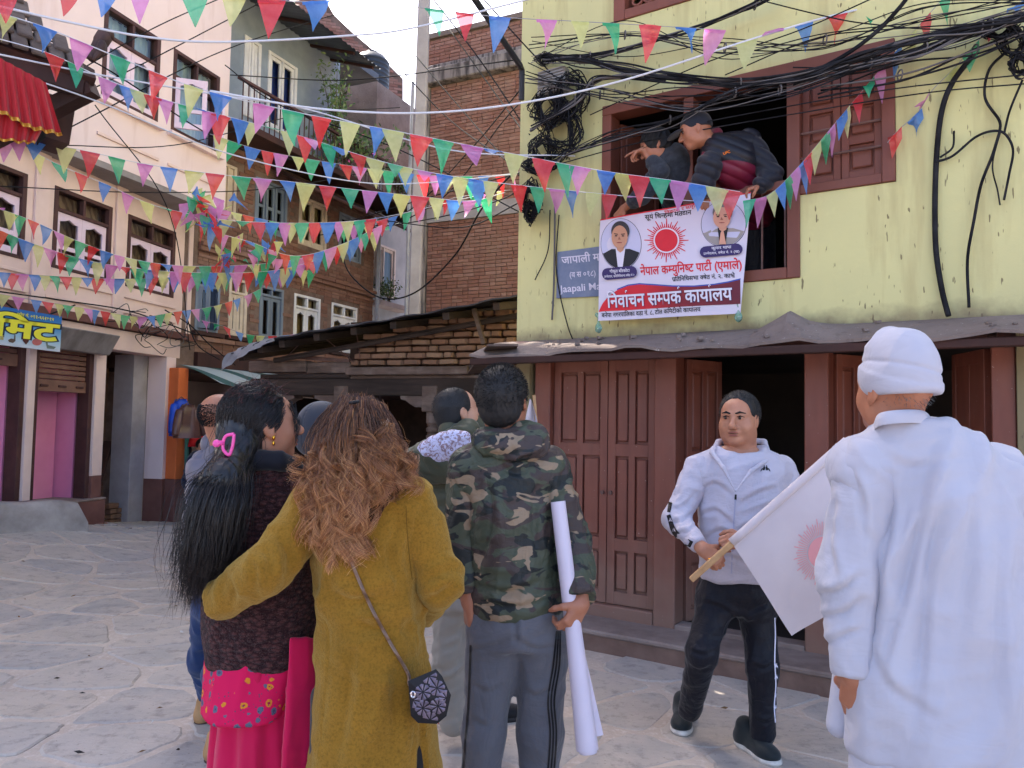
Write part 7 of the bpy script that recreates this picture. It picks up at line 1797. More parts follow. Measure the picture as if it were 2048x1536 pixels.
shoe('shoe', gnd(945, 1450), (.9, .4), cloth('black_mesh_shoe_b', srgb(24, 24, 28), None, .6), MATS['dark_sole'], p4_, .28)
sobj('shoe_tab', Sdf().ell(sh4 + np.array([-.012, 0, .055]), (.018, .02, .022), None, .004).mesh(.004), M_REDJ, p4_)
# ---------------------------------------------------------------- man in grey jacket and jeans behind the long hair
Y8 = 3.62
p8_ = person((atY(440, 1000, Y8)[0], Y8), 'man with cropped hair in grey puffer jacket, jeans and tan boots')
T = lambda u, v, dy=0.: atY(u, v, Y8 + dy)
A8 = axes((.55, .82, .1)); h8 = T(443, 836)
J8 = dict(shL=T(412, 935), elL=T(405, 1040), wrL=T(420, 1140, .1), shR=T(500, 935), elR=T(520, 1040), wrR=T(505, 1140, .1), hipL=T(424, 1200), knL=T(408, 1320, .12), anL=gnd(402, 1454) + np.array([.02, .06, .12]), hipR=T(470, 1200), knR=T(440, 1350, -.08), anR=gnd(424, 1528) + np.array([.03, .06, .12]))
rows8 = [row(398, 520, 1190, Y8, .13), row(394, 524, 1050, Y8, .15), row(394, 520, 960, Y8, .14), row(404, 510, 920, Y8, .11), row(422, 480, 892, Y8, .08)]
s, L8 = head_sdf(h8, A8, 1.0, True, 1, 1.03, T(448, 910))
sobj('body', joinVF([s.mesh(.008), body_core(J8, inset(rows8, .05)), hand_at(J8['wrL'], (0, .3, -1), (1, .2, 0), (0, 1, 0), (.4,) * 4), hand_at(J8['wrR'], (0, .3, -1), (-1, .2, 0), (0, 1, 0), (.4,) * 4)]), SK_D, p8_)
fuzz('hair', h8, A8, 1.0, M_STUB, p8_, 3000, .007, .0012, lambda p: (p[:, 1] < .04) & (p[:, 2] > -.03) & (p[:, 2] < .07), 9)
M_GREYN = cloth('grey_nylon', srgb(112, 108, 118), srgb(98, 94, 104), .45, 300, .1, 5, .1)
vf8, j8 = upper('puffer_jacket', rows8, 0, [([J8['shL'], J8['elL'], J8['wrL']], [.085, .075, .058]), ([J8['shR'], J8['elR'], J8['wrR']], [.085, .075, .058])], M_GREYN, p8_, .010, quilt(.11, .014), quilt(.11, .012))
s = Sdf(); s.cone(T(425, 888), T(470, 890, .03), .055, .055, .03); sobj('collar', s.mesh(.009), M_GREYN, j8)
M_DENIM = cloth('blue_denim', srgb(40, 62, 104), srgb(30, 48, 84), .85, 500, .25, 6)
s = Sdf(); s.loft([row(400, 500, 1180, Y8, .115), row(400, 505, 1230, Y8, .12)], 0, .04); s.chain([J8['hipL'], J8['knL'], J8['anL']], [.09, .068, .055], .04); s.chain([J8['hipR'], J8['knR'], J8['anR']], [.09, .070, .056], .04)
sobj('jeans', s.mesh(.009, folds(((1, .2, .3), .045, .006, 4))), M_DENIM, p8_)
M_TAN = M('tan_suede', srgb(188, 146, 100), srgb(168, 126, 84), .85, 12, .2, 80); M_SOLEB = M('brown_sole', srgb(84, 66, 54), None, .8)
shoe('boot', gnd(400, 1452) + np.array([0, -.02, 0]), (.25, 1), M_TAN, M_SOLEB, p8_, .27, .056); shoe('boot', gnd(420, 1528) + np.array([.0, -.02, 0]), (.35, 1), M_TAN, M_SOLEB, p8_, .27, .056)
# ---------------------------------------------------------------- man in dark cap behind the women
Y7 = 2.95
p7_ = person((atY(655, 1000, Y7)[0], Y7), 'man in charcoal cap half hidden behind the two women')
T = lambda u, v, dy=0.: atY(u, v, Y7 + dy)
A7 = axes((.45, .88, .12)); h7 = T(648, 868)
J7 = dict(shL=T(600, 985), elL=T(590, 1110), wrL=T(605, 1200, .1), shR=T(705, 985), elR=T(715, 1110), wrR=T(700, 1200, .1), hipL=T(630, 1270), knL=T(630, 1430), anL=np.array([T(630, 1500)[0], Y7, .08]), hipR=T(680, 1270), knR=T(680, 1430), anR=np.array([T(680, 1500)[0], Y7, .08]))
rows7 = [row(600, 710, 1260, Y7, .12), row(592, 715, 1120, Y7, .13), row(592, 712, 1010, Y7, .13), row(604, 700, 965, Y7, .10), row(628, 680, 940, Y7, .075)]
s, L7 = head_sdf(h7, A7, 1.0, True, 1, 1.0, T(652, 950))
sobj('body', joinVF([s.mesh(.008), body_core(J7, inset(rows7, .045)), hand_at(J7['wrL'], (0, .3, -1), (1, .2, 0), (0, 1, 0), (.4,) * 4), hand_at(J7['wrR'], (0, .3, -1), (-1, .2, 0), (0, 1, 0), (.4,) * 4)]), SK_D, p7_)
M_CHAR = cloth('charcoal_twill', srgb(52, 54, 62), srgb(44, 46, 54), .7, 500, .15, 6)
H7 = lambda x, y, z: h7 + A7 @ np.array([x, y, z])
s = Sdf(); s.ell(H7(0, -.014, .030), (.086, .106, .098), A7, .02); s.ell(H7(0, -.055, -.02), (.075, .062, .06), A7, .03); nn = A7 @ np.array([0, .55, -1.0]); nn /= np.linalg.norm(nn); s.ell(H7(0, -.02, -.035) + nn * .4, (.4,) * 3, None, .006, 's')
def postcap(V):
  q = (V - h7) @ A7; th = np.arctan2(q[:, 0], q[:, 1]); return -.003 * np.exp(-(np.sin(th * 3) / .06) ** 2)
cp7 = sobj('cap', s.mesh(.005, postcap), M_CHAR, p7_)
s = Sdf(); s.ell(H7(0, .125, .02), (.078, .055, .008), A7, .01); sobj('visor', s.mesh(.005), M_CHAR, cp7)
upper('jacket', rows7, 0, [([J7['shL'], J7['elL'], J7['wrL']], [.075, .06, .05]), ([J7['shR'], J7['elR'], J7['wrR']], [.075, .06, .05])], M_CHAR, p7_, .011)
s = Sdf(); s.loft([row(602, 708, 1245, Y7, .115), row(602, 708, 1290, Y7, .115)], 0, .04); s.chain([J7['hipL'], J7['knL'], J7['anL']], [.09, .068, .055], .04); s.chain([J7['hipR'], J7['knR'], J7['anR']], [.09, .070, .056], .04)
sobj('trousers', s.mesh(.012), M_NAVY, p7_)
for xx in (630, 680): shoe('shoe', (T(xx, 1500)[0], Y7 - .05), (.2, 1), M_SHOEK, M_SOLEW, p7_)
# ---------------------------------------------------------------- small white flag raised beside the camouflage man
sf = thing('raised_flag', atY(1080, 1000, 3.9), 'white cloth flag on a stick raised behind camouflage man', 'flag')
MB().tube([atY(1068, 790, 3.95), atY(1090, 1080, 3.95)], .009, 6).build('stick', M_STICK, sf)
G = np.array([[atY(np.interp(b, [0, .3, 1], [1060, 1052, 1040]) + a * np.interp(b, [0, .3, 1], [4, 22, 42]), 797 + b * 115 + a * 6, 3.93 - .03 * math.sin(a * 6 + b * 3)) for a in np.linspace(0, 1, 10)] for b in np.linspace(0, 1, 14)])
mb = MB(); mb.grid(G); mb.build('flag_cloth', M_FLAGC, sf, True)
# ---------------------------------------------------------------- two men leaning out of the window
def W_(u, v, o): return FY.at(u, v, o)
wfwd = -FY.d * .80 + FY.n * .38 + UPZ * -.42
pa = person(W_(1360, 540, -.5) * np.array([1, 1, 0]) + UPZ * (wz0 + .08), 'bespectacled man in grey sweater leaning from window, gripping the banner corner')
Aa = axes(wfwd); ha = W_(1312, 293, .10)
Ja = dict(shL=W_(1316, 352, .10), elL=W_(1282, 392, .14), wrL=W_(1248, 416, .09), shR=W_(1338, 318, .0), elR=W_(1318, 345, .14), wrR=W_(1290, 300, .16), hipL=W_(1375, 450, -.45), knL=W_(1380, 520, -.40), anL=W_(1385, 552, -.45), hipR=W_(1400, 450, -.6), knR=W_(1405, 520, -.55), anR=W_(1405, 552, -.6))
s, La = head_sdf(ha, Aa, 1.0, True, 1, 1.0, W_(1345, 325, .02))
hA = [hand_at(Ja['wrL'], -FY.d * .7 - UPZ * .7, FY.n * -.6 - UPZ * .4, FY.n, (.7, .7, .7, .7), .5, 1.0, Ja['elL']), hand_at(Ja['wrR'], -FY.d * .95 + UPZ * -.1, -UPZ, FY.n, (.15, .8, .9, .95), .5, .85, Ja['elR'])]
cor = Sdf(); cor.chain([W_(1345, 335, .0), W_(1370, 420, -.4)], [.11, .11], .05); cor.chain([Ja['hipL'], Ja['knL'], Ja['anL']], [.07, .055, .045], .03); cor.chain([Ja['hipR'], Ja['knR'], Ja['anR']], [.07, .055, .045], .03)
sobj('body', joinVF([s.mesh(.007), cor.mesh(.016, smooth=0)] + hA), SK_D, pa)
face_parts(La, Aa, 1.0, pa)
sobj('hair', hair_cap(ha, Aa, 1.0, [((0, .062, .03), (0, .93, -.3), .35), ((0, .03, -.02), (0, .4, -1), .3)], .014, folds(((.3, 0, 1), .03, .008, 4)), .006), M_STUB, pa)
M_SWEAT = cloth('charcoal_knit', srgb(58, 62, 70), srgb(40, 43, 50), .95, 200, .5, 40)
s = Sdf(); s.chain([W_(1342, 322, .02), W_(1352, 350, -.08), W_(1368, 400, -.35), W_(1385, 470, -.5)], [.125, .145, .15, .14], .06); sobj('sweater', s.mesh(.010, folds(((1, .2, .5), .06, .006, 4))), M_SWEAT, pa)
for a, b, c in (('shL', 'elL', 'wrL'), ('shR', 'elR', 'wrR')): sobj('sleeve', Sdf().chain([Ja[a], Ja[b], Ja[b] * .55 + Ja[c] * .45], [.075, .058, .052], .03).mesh(.009, folds(((1, .2, .5), .04, .005, 4))), M_SWEAT, pa)
s = Sdf(); s.loft([(wz0 + .1, Ja['anL'][0] + .05, Ja['anL'][1] + .05, .15, .13), (W_(1385, 455, -.5)[2], Ja['hipL'][0] + .03, Ja['hipL'][1] + .02, .16, .14)], -.58, .03); sobj('trousers', s.mesh(.012), M_NAVY, pa)
gl_ = MB()
for q in (-1, 1): gl_.tube([La(q * .032 + .021 * math.cos(a), .103, .006 + .016 * math.sin(a)) for a in np.linspace(0, 6.283, 14)], .0018, 5, False); gl_.tube([La(q * .053, .100, .01), La(q * .078, .02, .008)], .0016, 5)
gl_.tube([La(-.011, .105, .008), La(.011, .105, .008)], .0018, 5); gl_.build('spectacles', M_BLACK, pa)
pb = person(W_(1480, 540, -.5) * np.array([1, 1, 0]) + UPZ * (wz0 + .08), 'man in black cap and black-maroon puffer jacket leaning out of window')
Ab = axes(wfwd + UPZ * .15); hb = W_(1392, 262, .16)
Jb = dict(shL=W_(1420, 330, .16), elL=W_(1404, 372, .16), wrL=W_(1413, 388, .05), shR=W_(1496, 285, -.03), elR=W_(1542, 350, -.03), wrR=W_(1520, 372, .06), hipL=W_(1480, 440, -.4), knL=W_(1485, 520, -.38), anL=W_(1488, 548, -.42), hipR=W_(1525, 440, -.5), knR=W_(1528, 520, -.45), anR=W_(1530, 548, -.5))
s, Lb = head_sdf(hb, Ab, 1.0, True, 1, 1.0, W_(1430, 290, .08))
hB = [hand_at(Jb['wrL'], -UPZ * .6 + FY.n * .5, -FY.n, FY.d, (.7,) * 4, .5, 1.0), hand_at(Jb['wrR'], -FY.d * .75 + FY.n * .35 - UPZ * .25, -UPZ - FY.n * .3, FY.n, (.7, .75, .8, .85), .4, .88)]
cor = Sdf(); cor.chain([W_(1440, 310, .05), W_(1490, 420, -.35)], [.12, .12], .05); cor.chain([Jb['hipL'], Jb['anL']], [.05, .03], .03); cor.chain([Jb['hipR'], Jb['anR']], [.05, .03], .03)
sobj('body', joinVF([s.mesh(.007), cor.mesh(.016, smooth=0)] + hB), SK_D, pb)
face_parts(Lb, Ab, 1.0, pb)
n = N('two_tone_puffer'); g = n.new('NewGeometry'); sx = n.new('VectorMath', operation='DOT_PRODUCT'); n.ln(g.outputs['Position'], sx.inputs[0]); ax_ = (W_(1470, 310, .05) - W_(1500, 345, .05)); ax_ = UPZ * .86 + FY.d * .10; sx.inputs[1].default_value = tuple(ax_)
thr = float(np.dot(W_(1470, 325, .12), ax_)); M_PUFF = n.done(n.ramp(n.math('MULTIPLY_ADD', n.math('SUBTRACT', sx.outputs['Value'], thr), 40.0), [(.0, srgb(104, 26, 50)), (.02, srgb(30, 30, 38))]), .45, .3)
for nd in n.t.nodes:
  if nd.type == 'MATH' and nd.operation == 'MULTIPLY_ADD': nd.inputs[2].default_value = 0.01
qd = (UPZ * .7 + FY.d * .35); qd /= np.linalg.norm(qd)
pq = lambda V: .014 * np.abs(np.sin(V @ qd / .062 * math.pi)) ** .5 - .008
s = Sdf(); s.chain([W_(1440, 305, .08), W_(1466, 325, .02), W_(1490, 370, -.15), W_(1505, 430, -.4)], [.120, .142, .146, .14], .06); s.cone(W_(1440, 305, .06), Jb['shR'], .095, .088, .06)
vfb = s.mesh(.009, pq); jb = sobj('puffer_jacket', vfb, M_PUFF, pb)
M_PUFK = cloth('black_nylon', srgb(30, 31, 40), None, .45, 300, .1)
for a, b, c, m in (('shL', 'elL', 'wrL', M_PUFK), ('shR', 'elR', 'wrR', M_PUFK)): sobj('sleeve', Sdf().chain([Jb[a], Jb[b], Jb[c] * .9 + Jb[b] * .1], [.086, .070, .054], .03).mesh(.009, pq), m, jb)
s = Sdf(); s.cone(W_(1432, 268, .02), W_(1418, 310, .14), .045, .05, .03); sobj('collar', s.mesh(.008), cloth('maroon_nylon', srgb(116, 26, 48), None, .5), jb)
s = Sdf(); s.loft([(wz0 + .1, Jb['anL'][0] + .06, Jb['anL'][1] + .02, .15, .12), (W_(1500, 445, -.45)[2], Jb['hipL'][0] + .06, Jb['hipL'][1] + .02, .17, .14)], -.58, .03); s.chain([Jb['hipL'], Jb['anL']], [.09, .07], .03); s.chain([Jb['hipR'], Jb['anR']], [.09, .07], .03); sobj('jeans', s.mesh(.012), M_NAVY, pb)
Hb = lambda x, y, z: hb + Ab @ np.array([x, y, z])
M_CAPK = cloth('black_cap_cotton', srgb(34, 36, 46), None, .75, 400, .2)
s = Sdf(); s.ell(Hb(0, -.012, .042), (.084, .104, .088), Ab, .02); s.ell(Hb(0, -.04, .01), (.082, .07, .05), Ab, .02); nn = Ab @ np.array([0, .05, -1.0]); nn /= np.linalg.norm(nn); s.ell(Hb(0, 0, .012) + nn * .4, (.4,) * 3, None, .006, 's'); cpb = sobj('cap', s.mesh(.006), M_CAPK, pb)
s = Sdf(); s.ell(Hb(0, .135, .018), (.075, .062, .008), axes(Ab @ np.array([0, 1, -.18])), .01); sobj('visor', s.mesh(.005), M_CAPK, cpb)
# ---------------------------------------------------------------- seated shopkeeper and mannequin in the far shop
FQ = FB; pc = person(FQ.at(388, 985, .55) * np.array([1, 1, 0]), 'seated person in navy jacket and face mask reading paper in shop doorway')
C_ = lambda u, v, o=.55: FQ.at(u, v, o)
Ac = axes((.55, -.8, -.15)); hc = C_(404, 893)
s, Lc = head_sdf(hc, Ac, 1.0, True, 1, 1, C_(400, 915))
cor = Sdf(); cor.chain([C_(396, 920), C_(388, 962)], [.12, .13], .04); cor.chain([C_(386, 968), C_(398, 972, .95), C_(396, 1010, .95)], [.08, .07, .05], .03); cor.chain([C_(394, 968), C_(408, 972, .9), C_(408, 1010, .9)], [.08, .07, .05], .03)
sobj('body', joinVF([s.mesh(.008), cor.mesh(.016, smooth=0), hand_at(C_(392, 945, .78), (.6, -.5, .1), (0, 0, 1), (0, 1, 0), (.6,) * 4)]), SK_L, pc)
sobj('hair', hair_cap(hc, Ac, 1.0, [((0, .06, .04), (0, .95, -.25), .35), ((0, .03, -.02), (0, .5, -1), .3)], .008), M_STUB, pc)
s = Sdf(); s.ell(hc + Ac @ np.array([0, .075, -.05]), (.055, .045, .045), Ac, .01); sobj('face_mask', s.mesh(.008), M_BLACK, pc)
M_NAVYJ = cloth('navy_fleece', srgb(34, 46, 78), srgb(28, 36, 62), .8)
s = Sdf(); s.chain([C_(397, 921), C_(388, 962)], [.155, .17], .05); s.chain([C_(386, 925), C_(378, 950, .65), C_(390, 948, .75)], [.075, .065, .05], .04); s.chain([C_(406, 925), C_(408, 950, .65), C_(396, 948, .78)], [.075, .065, .05], .04); sobj('jacket', s.mesh(.012, folds(((1, .2, .5), .08, .01, 4))), M_NAVYJ, pc)
s = Sdf(); s.chain([C_(386, 968), C_(398, 972, .95), C_(396, 1012, .95)], [.10, .09, .075], .03); s.chain([C_(394, 968), C_(408, 972, .9), C_(408, 1012, .9)], [.10, .09, .075], .03); sobj('trousers', s.mesh(.012), M_CHAR, pc)
pp_ = thing('paper_sheet', C_(390, 942, .86), 'white sheet of paper held by the seated shopkeeper', 'paper')
obj('sheet', [C_(386, 936, .86), C_(394, 938, .86), C_(394, 945, .84), C_(386, 943, .84)], [(0, 1, 2, 3)], M('paper', srgb(222, 220, 220), None, .9), pp_)
stl = thing('stool', C_(388, 1000, .55) * np.array([1, 1, 0]), 'low dark stool under the seated shopkeeper', 'stool')
q_ = C_(388, 975, .55); MB().lathe([(.17, 0), (.18, .02), (.17, .05)], np.array([q_[0], q_[1], q_[2] - .14]), 14).build('seat', M_DARKWOOD, stl)
for k in range(4): MB().tube([np.array([q_[0] + .12 * math.cos(k * 1.57 + .7), q_[1] + .12 * math.sin(k * 1.57 + .7), q_[2] - .14]), np.array([q_[0] + .15 * math.cos(k * 1.57 + .7), q_[1] + .15 * math.sin(k * 1.57 + .7), 0])], .02, 6).build('leg', M_DARKWOOD, stl)
FM = Facade(FB.at(585, 905, .4)[:2], 10); mq = thing('mannequin', np.array([*FM.at(585, 950, 0)[:2], 0]), 'pale shop mannequin wearing a bright blue track jacket', 'mannequin')
C_ = lambda u, v, o=0: FM.at(u, v, o)
s = Sdf(); s.ell(C_(584, 873), (.07, .085, .10), None, .02); s.cone(C_(584, 880), C_(583, 892), .045, .06, .03); s.chain([C_(583, 900), C_(582, 935), C_(582, 1010)], [.1, .1, .09], .04); sobj('body', s.mesh(.012), M_CREAMW, mq)
s = Sdf(); s.chain([C_(583, 894), C_(582, 928)], [.13, .15], .05); s.chain([C_(573, 897), C_(565, 918, .05), C_(574, 934, .1)], [.07, .06, .05], .03); s.chain([C_(593, 897), C_(602, 918, .05), C_(594, 930, .1)], [.07, .06, .05], .03); sobj('jacket', s.mesh(.012, folds(((1, .2, .5), .08, .01, 4))), M_BLUEJ, mq)
sobj('trousers', Sdf().chain([C_(582, 935), C_(582, 1010)], [.13, .11], .03).mesh(.015), M_CHAR, mq)
# ================================================================ LETTERING
import bmesh
def glyphs(txt, off=.012):
  c = bpy.data.curves.new('lettering', 'FONT'); c.body = txt; c.size = 1.0; c.offset = off; c.resolution_u = 3; o = bpy.data.objects.new('lettering', c); me = bpy.data.meshes.new_from_object(o)
  V = np.array([v.co[:2] for v in me.vertices]) if len(me.vertices) else np.zeros((0, 2)); F = [tuple(p.vertices) for p in me.polygons]
  bpy.data.objects.remove(o); bpy.data.curves.remove(c); bpy.data.meshes.remove(me); return V, F
_adv = {}
def advance(txt):
  if txt not in _adv: _adv[txt] = glyphs(txt + 'न', 0)[0][:, 0].max() - glyphs('न', 0)[0][:, 0].max()
  return _adv[txt]
def clip_right(V, F, x):
  b = bmesh.new(); vs = [b.verts.new((p[0], p[1], 0)) for p in V]
  for f in F:
    try: b.faces.new([vs[i] for i in f])
    except ValueError: pass
  bmesh.ops.bisect_plane(b, geom=b.verts[:] + b.edges[:] + b.faces[:], plane_co=(x, 0, 0), plane_no=(1, 0, 0), clear_outer=True)
  b.verts.index_update(); V2 = np.array([v.co[:2] for v in b.verts]); F2 = [tuple(v.index for v in f.verts) for f in b.faces]; b.free(); return V2, F2
def set_text(tokens, off=.012):
  V, F, x = [], [], 0.0
  def put(v, f, dx):
    b = len(V); V.extend((p[0] + dx, p[1]) for p in v); F.extend(tuple(i + b for i in q) for q in f)
  for t in tokens:
    if t.startswith('h:'):
      v, f = glyphs(t[2:], off); a = advance(t[2:]); put(*clip_right(v, f, a * .70), x); x += a * .70
    elif t == 'R':
      th = np.linspace(.3, 4.2, 10); arc = [(x - .13 + .085 * math.cos(a), .80 + .085 * math.sin(a)) for a in th]; arc2 = [(x - .13 + .035 * math.cos(a), .80 + .035 * math.sin(a)) for a in th]
      put(arc + arc2, [(k, k + 1, 11 + k, 10 + k) for k in range(9)], 0)
    elif t == 'r':
      put([(x - .22, .17), (x - .38, -.02), (x - .33, -.06), (x - .17, .12)], [(0, 1, 2, 3)], 0)
    else:
      v, f = glyphs(t, off); put(v, f, x); x += advance(t)
  return np.array(V), F, x
def lettering(name, tokens, A, B, h, mapf, mat, parent, off=.012, lift=.004, grow=0):
  V, F, w = set_text(tokens if isinstance(tokens, list) else [tokens], off); A = np.array(A, float); B = np.array(B, float); e = (B - A) / w; L = np.linalg.norm(B - A); n_ = np.array([e[1], -e[0]]) / np.linalg.norm(e)
  P = [mapf(*(A + e * x + n_ * (y * h / .70)), lift) for x, y in V]
  return obj(name, P, F, mat, parent)
def shape(name, polys, mapf, mat, parent, lift):
  V, F = [], []
  for p in polys:
    b = len(V); V += [mapf(x, y, lift) for x, y in p]; F.append(tuple(range(b, b + len(p))))
  return obj(name, V, F, mat, parent)
def oval(cx, cy, rx, ry, n=28, a0=0, a1=2 * math.pi): return [(cx + rx * math.cos(t), cy + ry * math.sin(t)) for t in np.linspace(a0, a1, n, endpoint=a1 - a0 < 6.2)]
# ================================================================ ELECTION BANNER
bn = thing('election_banner', FY.at(1350, 640, .10), 'white printed banner with red sun, portraits and red Devanagari lettering', 'banner')
BC = [(515, 305), (1545, 120), (1470, 945), (500, 995)]          # corners on a 2048-wide working sheet
_b3 = [FY.at(1050 + x * .29297, 350 + y * .29297, o) for (x, y), o in zip(BC, (.13, .10, .11, .12))]
def bb(x, y):
  u, v = .5, .5; c = [np.array(q, float) for q in BC]
  for _ in range(7):
    p = c[0] * (1 - u) * (1 - v) + c[1] * u * (1 - v) + c[2] * u * v + c[3] * (1 - u) * v; du = (c[1] - c[0]) * (1 - v) + (c[2] - c[3]) * v; dv = (c[3] - c[0]) * (1 - u) + (c[2] - c[1]) * u
    d = np.linalg.solve(np.stack([du, dv], 1), np.array([x, y]) - p); u += d[0]; v += d[1]
  return u, v
def BS(u, v, lift=0):
  p = _b3[0] * (1 - u) * (1 - v) + _b3[1] * u * (1 - v) + _b3[2] * u * v + _b3[3] * (1 - u) * v
  w = .007 * math.sin(u * 8 + v * 3) + .005 * math.sin(v * 6 - u * 4) + .0015 * math.sin(u * 21 + 1) * (1 - v)
  return p + FY.n * (w + lift)
BM = lambda x, y, lift=0: BS(*bb(x, y), lift)
n = N('banner_vinyl'); v = n.pos(); M_BAN = n.done(srgb(206, 198, 214), .4, .35, n.bump(n.noise(v, 9, 3), .15, .01))
mb = MB(); mb.grid(np.array([[BS(u, v) for v in np.linspace(0, 1, 24)] for u in np.linspace(0, 1, 40)])[:, ::-1]); mb.grid(np.array([[BS(u, v, -.002) for v in np.linspace(0, 1, 24)] for u in np.linspace(0, 1, 40)])); bs_ = mb.build('sheet', M_BAN, bn, True)
ink = lambda nm, c, c2=None: M('ink_' + nm, c, c2, .45, 4, spec=.3)
I_RED, I_BLK, I_PUR, I_WHT, I_BLU = ink('red', srgb(206, 34, 48)), ink('black', srgb(30, 28, 34)), ink('purple', srgb(52, 38, 92)), ink('white', srgb(214, 208, 222)), ink('blue', srgb(50, 76, 160))
n = N('ink_red_to_maroon'); g = n.new('NewGeometry'); dp = n.new('VectorMath', operation='DOT_PRODUCT'); n.ln(g.outputs['Position'], dp.inputs[0]); dp.inputs[1].default_value = tuple(FY.d)
d0, d1 = float(np.dot(BM(505, 900), FY.d)), float(np.dot(BM(1470, 800), FY.d)); I_MAR = n.done(n.ramp(n.math('DIVIDE', n.math('SUBTRACT', dp.outputs['Value'], d0), d1 - d0), [(0, srgb(212, 30, 44)), (.35, srgb(196, 34, 48)), (.6, srgb(128, 30, 44)), (1, srgb(96, 26, 44))]), .45, .3)
# red sun
shape('sun_rays', [[(990 + r0 * math.cos(t - .055), 442 + r0 * math.sin(t - .055)), (990 + r1 * math.cos(t - .018), 442 + r1 * math.sin(t - .018)), (990 + r1 * math.cos(t + .018), 442 + r1 * math.sin(t + .018)), (990 + r0 * math.cos(t + .055), 442 + r0 * math.sin(t + .055))] for k in range(48) for t in [k * math.pi / 24] for r0, r1 in [(88, 152 if k % 4 == 0 else (132 if k % 2 == 0 else 116))]], BM, I_RED, bs_, .002)
shape('sun_ring', [oval(990, 442, 88, 88, 40)], BM, I_WHT, bs_, .0032); shape('sun_disc', [oval(990, 442, 78, 78, 40)], BM, I_RED, bs_, .0045)
# portraits in ovals
def portrait(cx, cy, rx, ry, suit, hair, shirt, skin, hands=False):
  shape('portrait_rim', [oval(cx, cy, rx + 3, ry + 3, 40)], BM, I_BLK, bs_, .002); shape('portrait_ground', [oval(cx, cy, rx, ry, 40)], BM, ink('pale', srgb(190, 188, 214)), bs_, .003)
  lo = [p for p in oval(cx, cy, rx * .985, ry * .985, 48) if p[1] > cy + ry * .28]
  body = [(cx - rx * .42, cy + ry * .20), (cx + rx * .42, cy + ry * .20)]
  sh_ = [(cx - rx * .9, cy + ry * .42), (cx - rx * .45, cy + ry * .22), (cx + rx * .45, cy + ry * .20), (cx + rx * .93, cy + ry * .34)] + [p for p in sorted(lo, key=lambda p: -p[0])]
  shape('portrait_suit', [sh_], BM, suit, bs_, .0050)
  shape('portrait_shirt', [[(cx - rx * .24, cy + ry * .18), (cx + rx * .24, cy + ry * .18), (cx + rx * .10, cy + ry * .92), (cx - rx * .14, cy + ry * .92)]], BM, shirt, bs_, .0070)
  shape('portrait_neck', [[(cx - rx * .22, cy - ry * .05), (cx + rx * .22, cy - ry * .05), (cx + rx * .16, cy + ry * .26), (cx, cy + ry * .36), (cx - rx * .16, cy + ry * .26)]], BM, skin, bs_, .009)
  shape('portrait_hair', [oval(cx, cy - ry * .50, rx * .46, ry * .40, 24)], BM, hair, bs_, .0105)
  shape('portrait_face', [oval(cx - 4, cy - ry * .26, rx * .40, ry * .46, 28)], BM, skin, bs_, .0128)
  for q in (-1, 1):
    shape('portrait_brow', [[(cx - 4 + q * rx * .08, cy - ry * .38), (cx - 4 + q * rx * .27, cy - ry * .40), (cx - 4 + q * rx * .27, cy - ry * .365), (cx - 4 + q * rx * .08, cy - ry * .345)]], BM, I_BLK, bs_, .0148)
    shape('portrait_eye', [oval(cx - 4 + q * rx * .17, cy - ry * .30, rx * .07, ry * .025, 10)], BM, I_BLK, bs_, .0148)
  shape('portrait_nose', [[(cx - 6, cy - ry * .28), (cx + 6, cy - ry * .15), (cx - 14, cy - ry * .15)]], BM, ink('skin_shade', srgb(150, 96, 78)), bs_, .0148)
  shape('portrait_mouth', [oval(cx - 4, cy - ry * .03, rx * .14, ry * .022, 12)], BM, ink('lip', srgb(140, 70, 66)), bs_, .0148)
  if hands: shape('portrait_hands', [[(cx - 22, cy + ry * .92), (cx - 12, cy + ry * .42), (cx, cy + ry * .24), (cx + 10, cy + ry * .42), (cx + 22, cy + ry * .92)]], BM, skin, bs_, .0148)
portrait(672, 470, 145, 172, I_BLK, ink('dark_grey', srgb(58, 56, 60)), I_WHT, ink('skin', srgb(190, 138, 110)))
portrait(1368, 332, 142, 156, ink('grey_suit', srgb(150, 142, 140)), ink('grey', srgb(110, 100, 100)), I_BLK, ink('skin_b', srgb(204, 150, 128)), True)
def plate(x0, y0, x1, y1, h): 
  pts = []
  for (cx, cy, a) in ((x0 + h / 2, y0 + h / 2, math.pi / 2), (x1 - h / 2, y1 + h / 2, -math.pi / 2)): pts += [(cx + h / 2 * math.cos(t), cy - h / 2 * math.sin(t)) for t in np.linspace(a, a + math.pi, 8)]
  return pts
shape('name_plate', [plate(538, 640, 792, 622, 80)], BM, I_PUR, bs_, .0150); shape('name_plate', [plate(1222, 488, 1492, 470, 78)], BM, I_PUR, bs_, .0150)
lettering('lettering', ['गोकुल बाँ', 'h:स', 'कोटा'], (598, 672), (742, 662), 20, BM, I_WHT, bs_, .015, .0185); lettering('lettering', ['उ', 'h:म', 'मेदवार, प', 'r', 'ितिनिधसभा ', 'h:क', 'षेत', 'r', ' नं २'], (556, 706), (775, 690), 15, BM, I_WHT, bs_, .012, .0185)
lettering('lettering', ['कुमार थापा'], (1300, 512), (1424, 503), 19, BM, I_WHT, bs_, .015, .0185); lettering('lettering', ['उ', 'h:म', 'मेदवार, ', 'h:क', 'षेत', 'r', ' नं. २ (ख)'], (1248, 548), (1474, 532), 16, BM, I_WHT, bs_, .012, .0185)
lettering('lettering', ['िवकास र समृ', 'िद', 'h:ध', 'ध'], (980, 262), (1250, 200), 22, BM, I_RED, bs_, .012, .003)
lettering('lettering', ['सूय', 'R', ' िच', 'h:न', 'हमा मतदान'], (845, 300), (1160, 262), 32, BM, I_BLK, bs_, .02, .003)
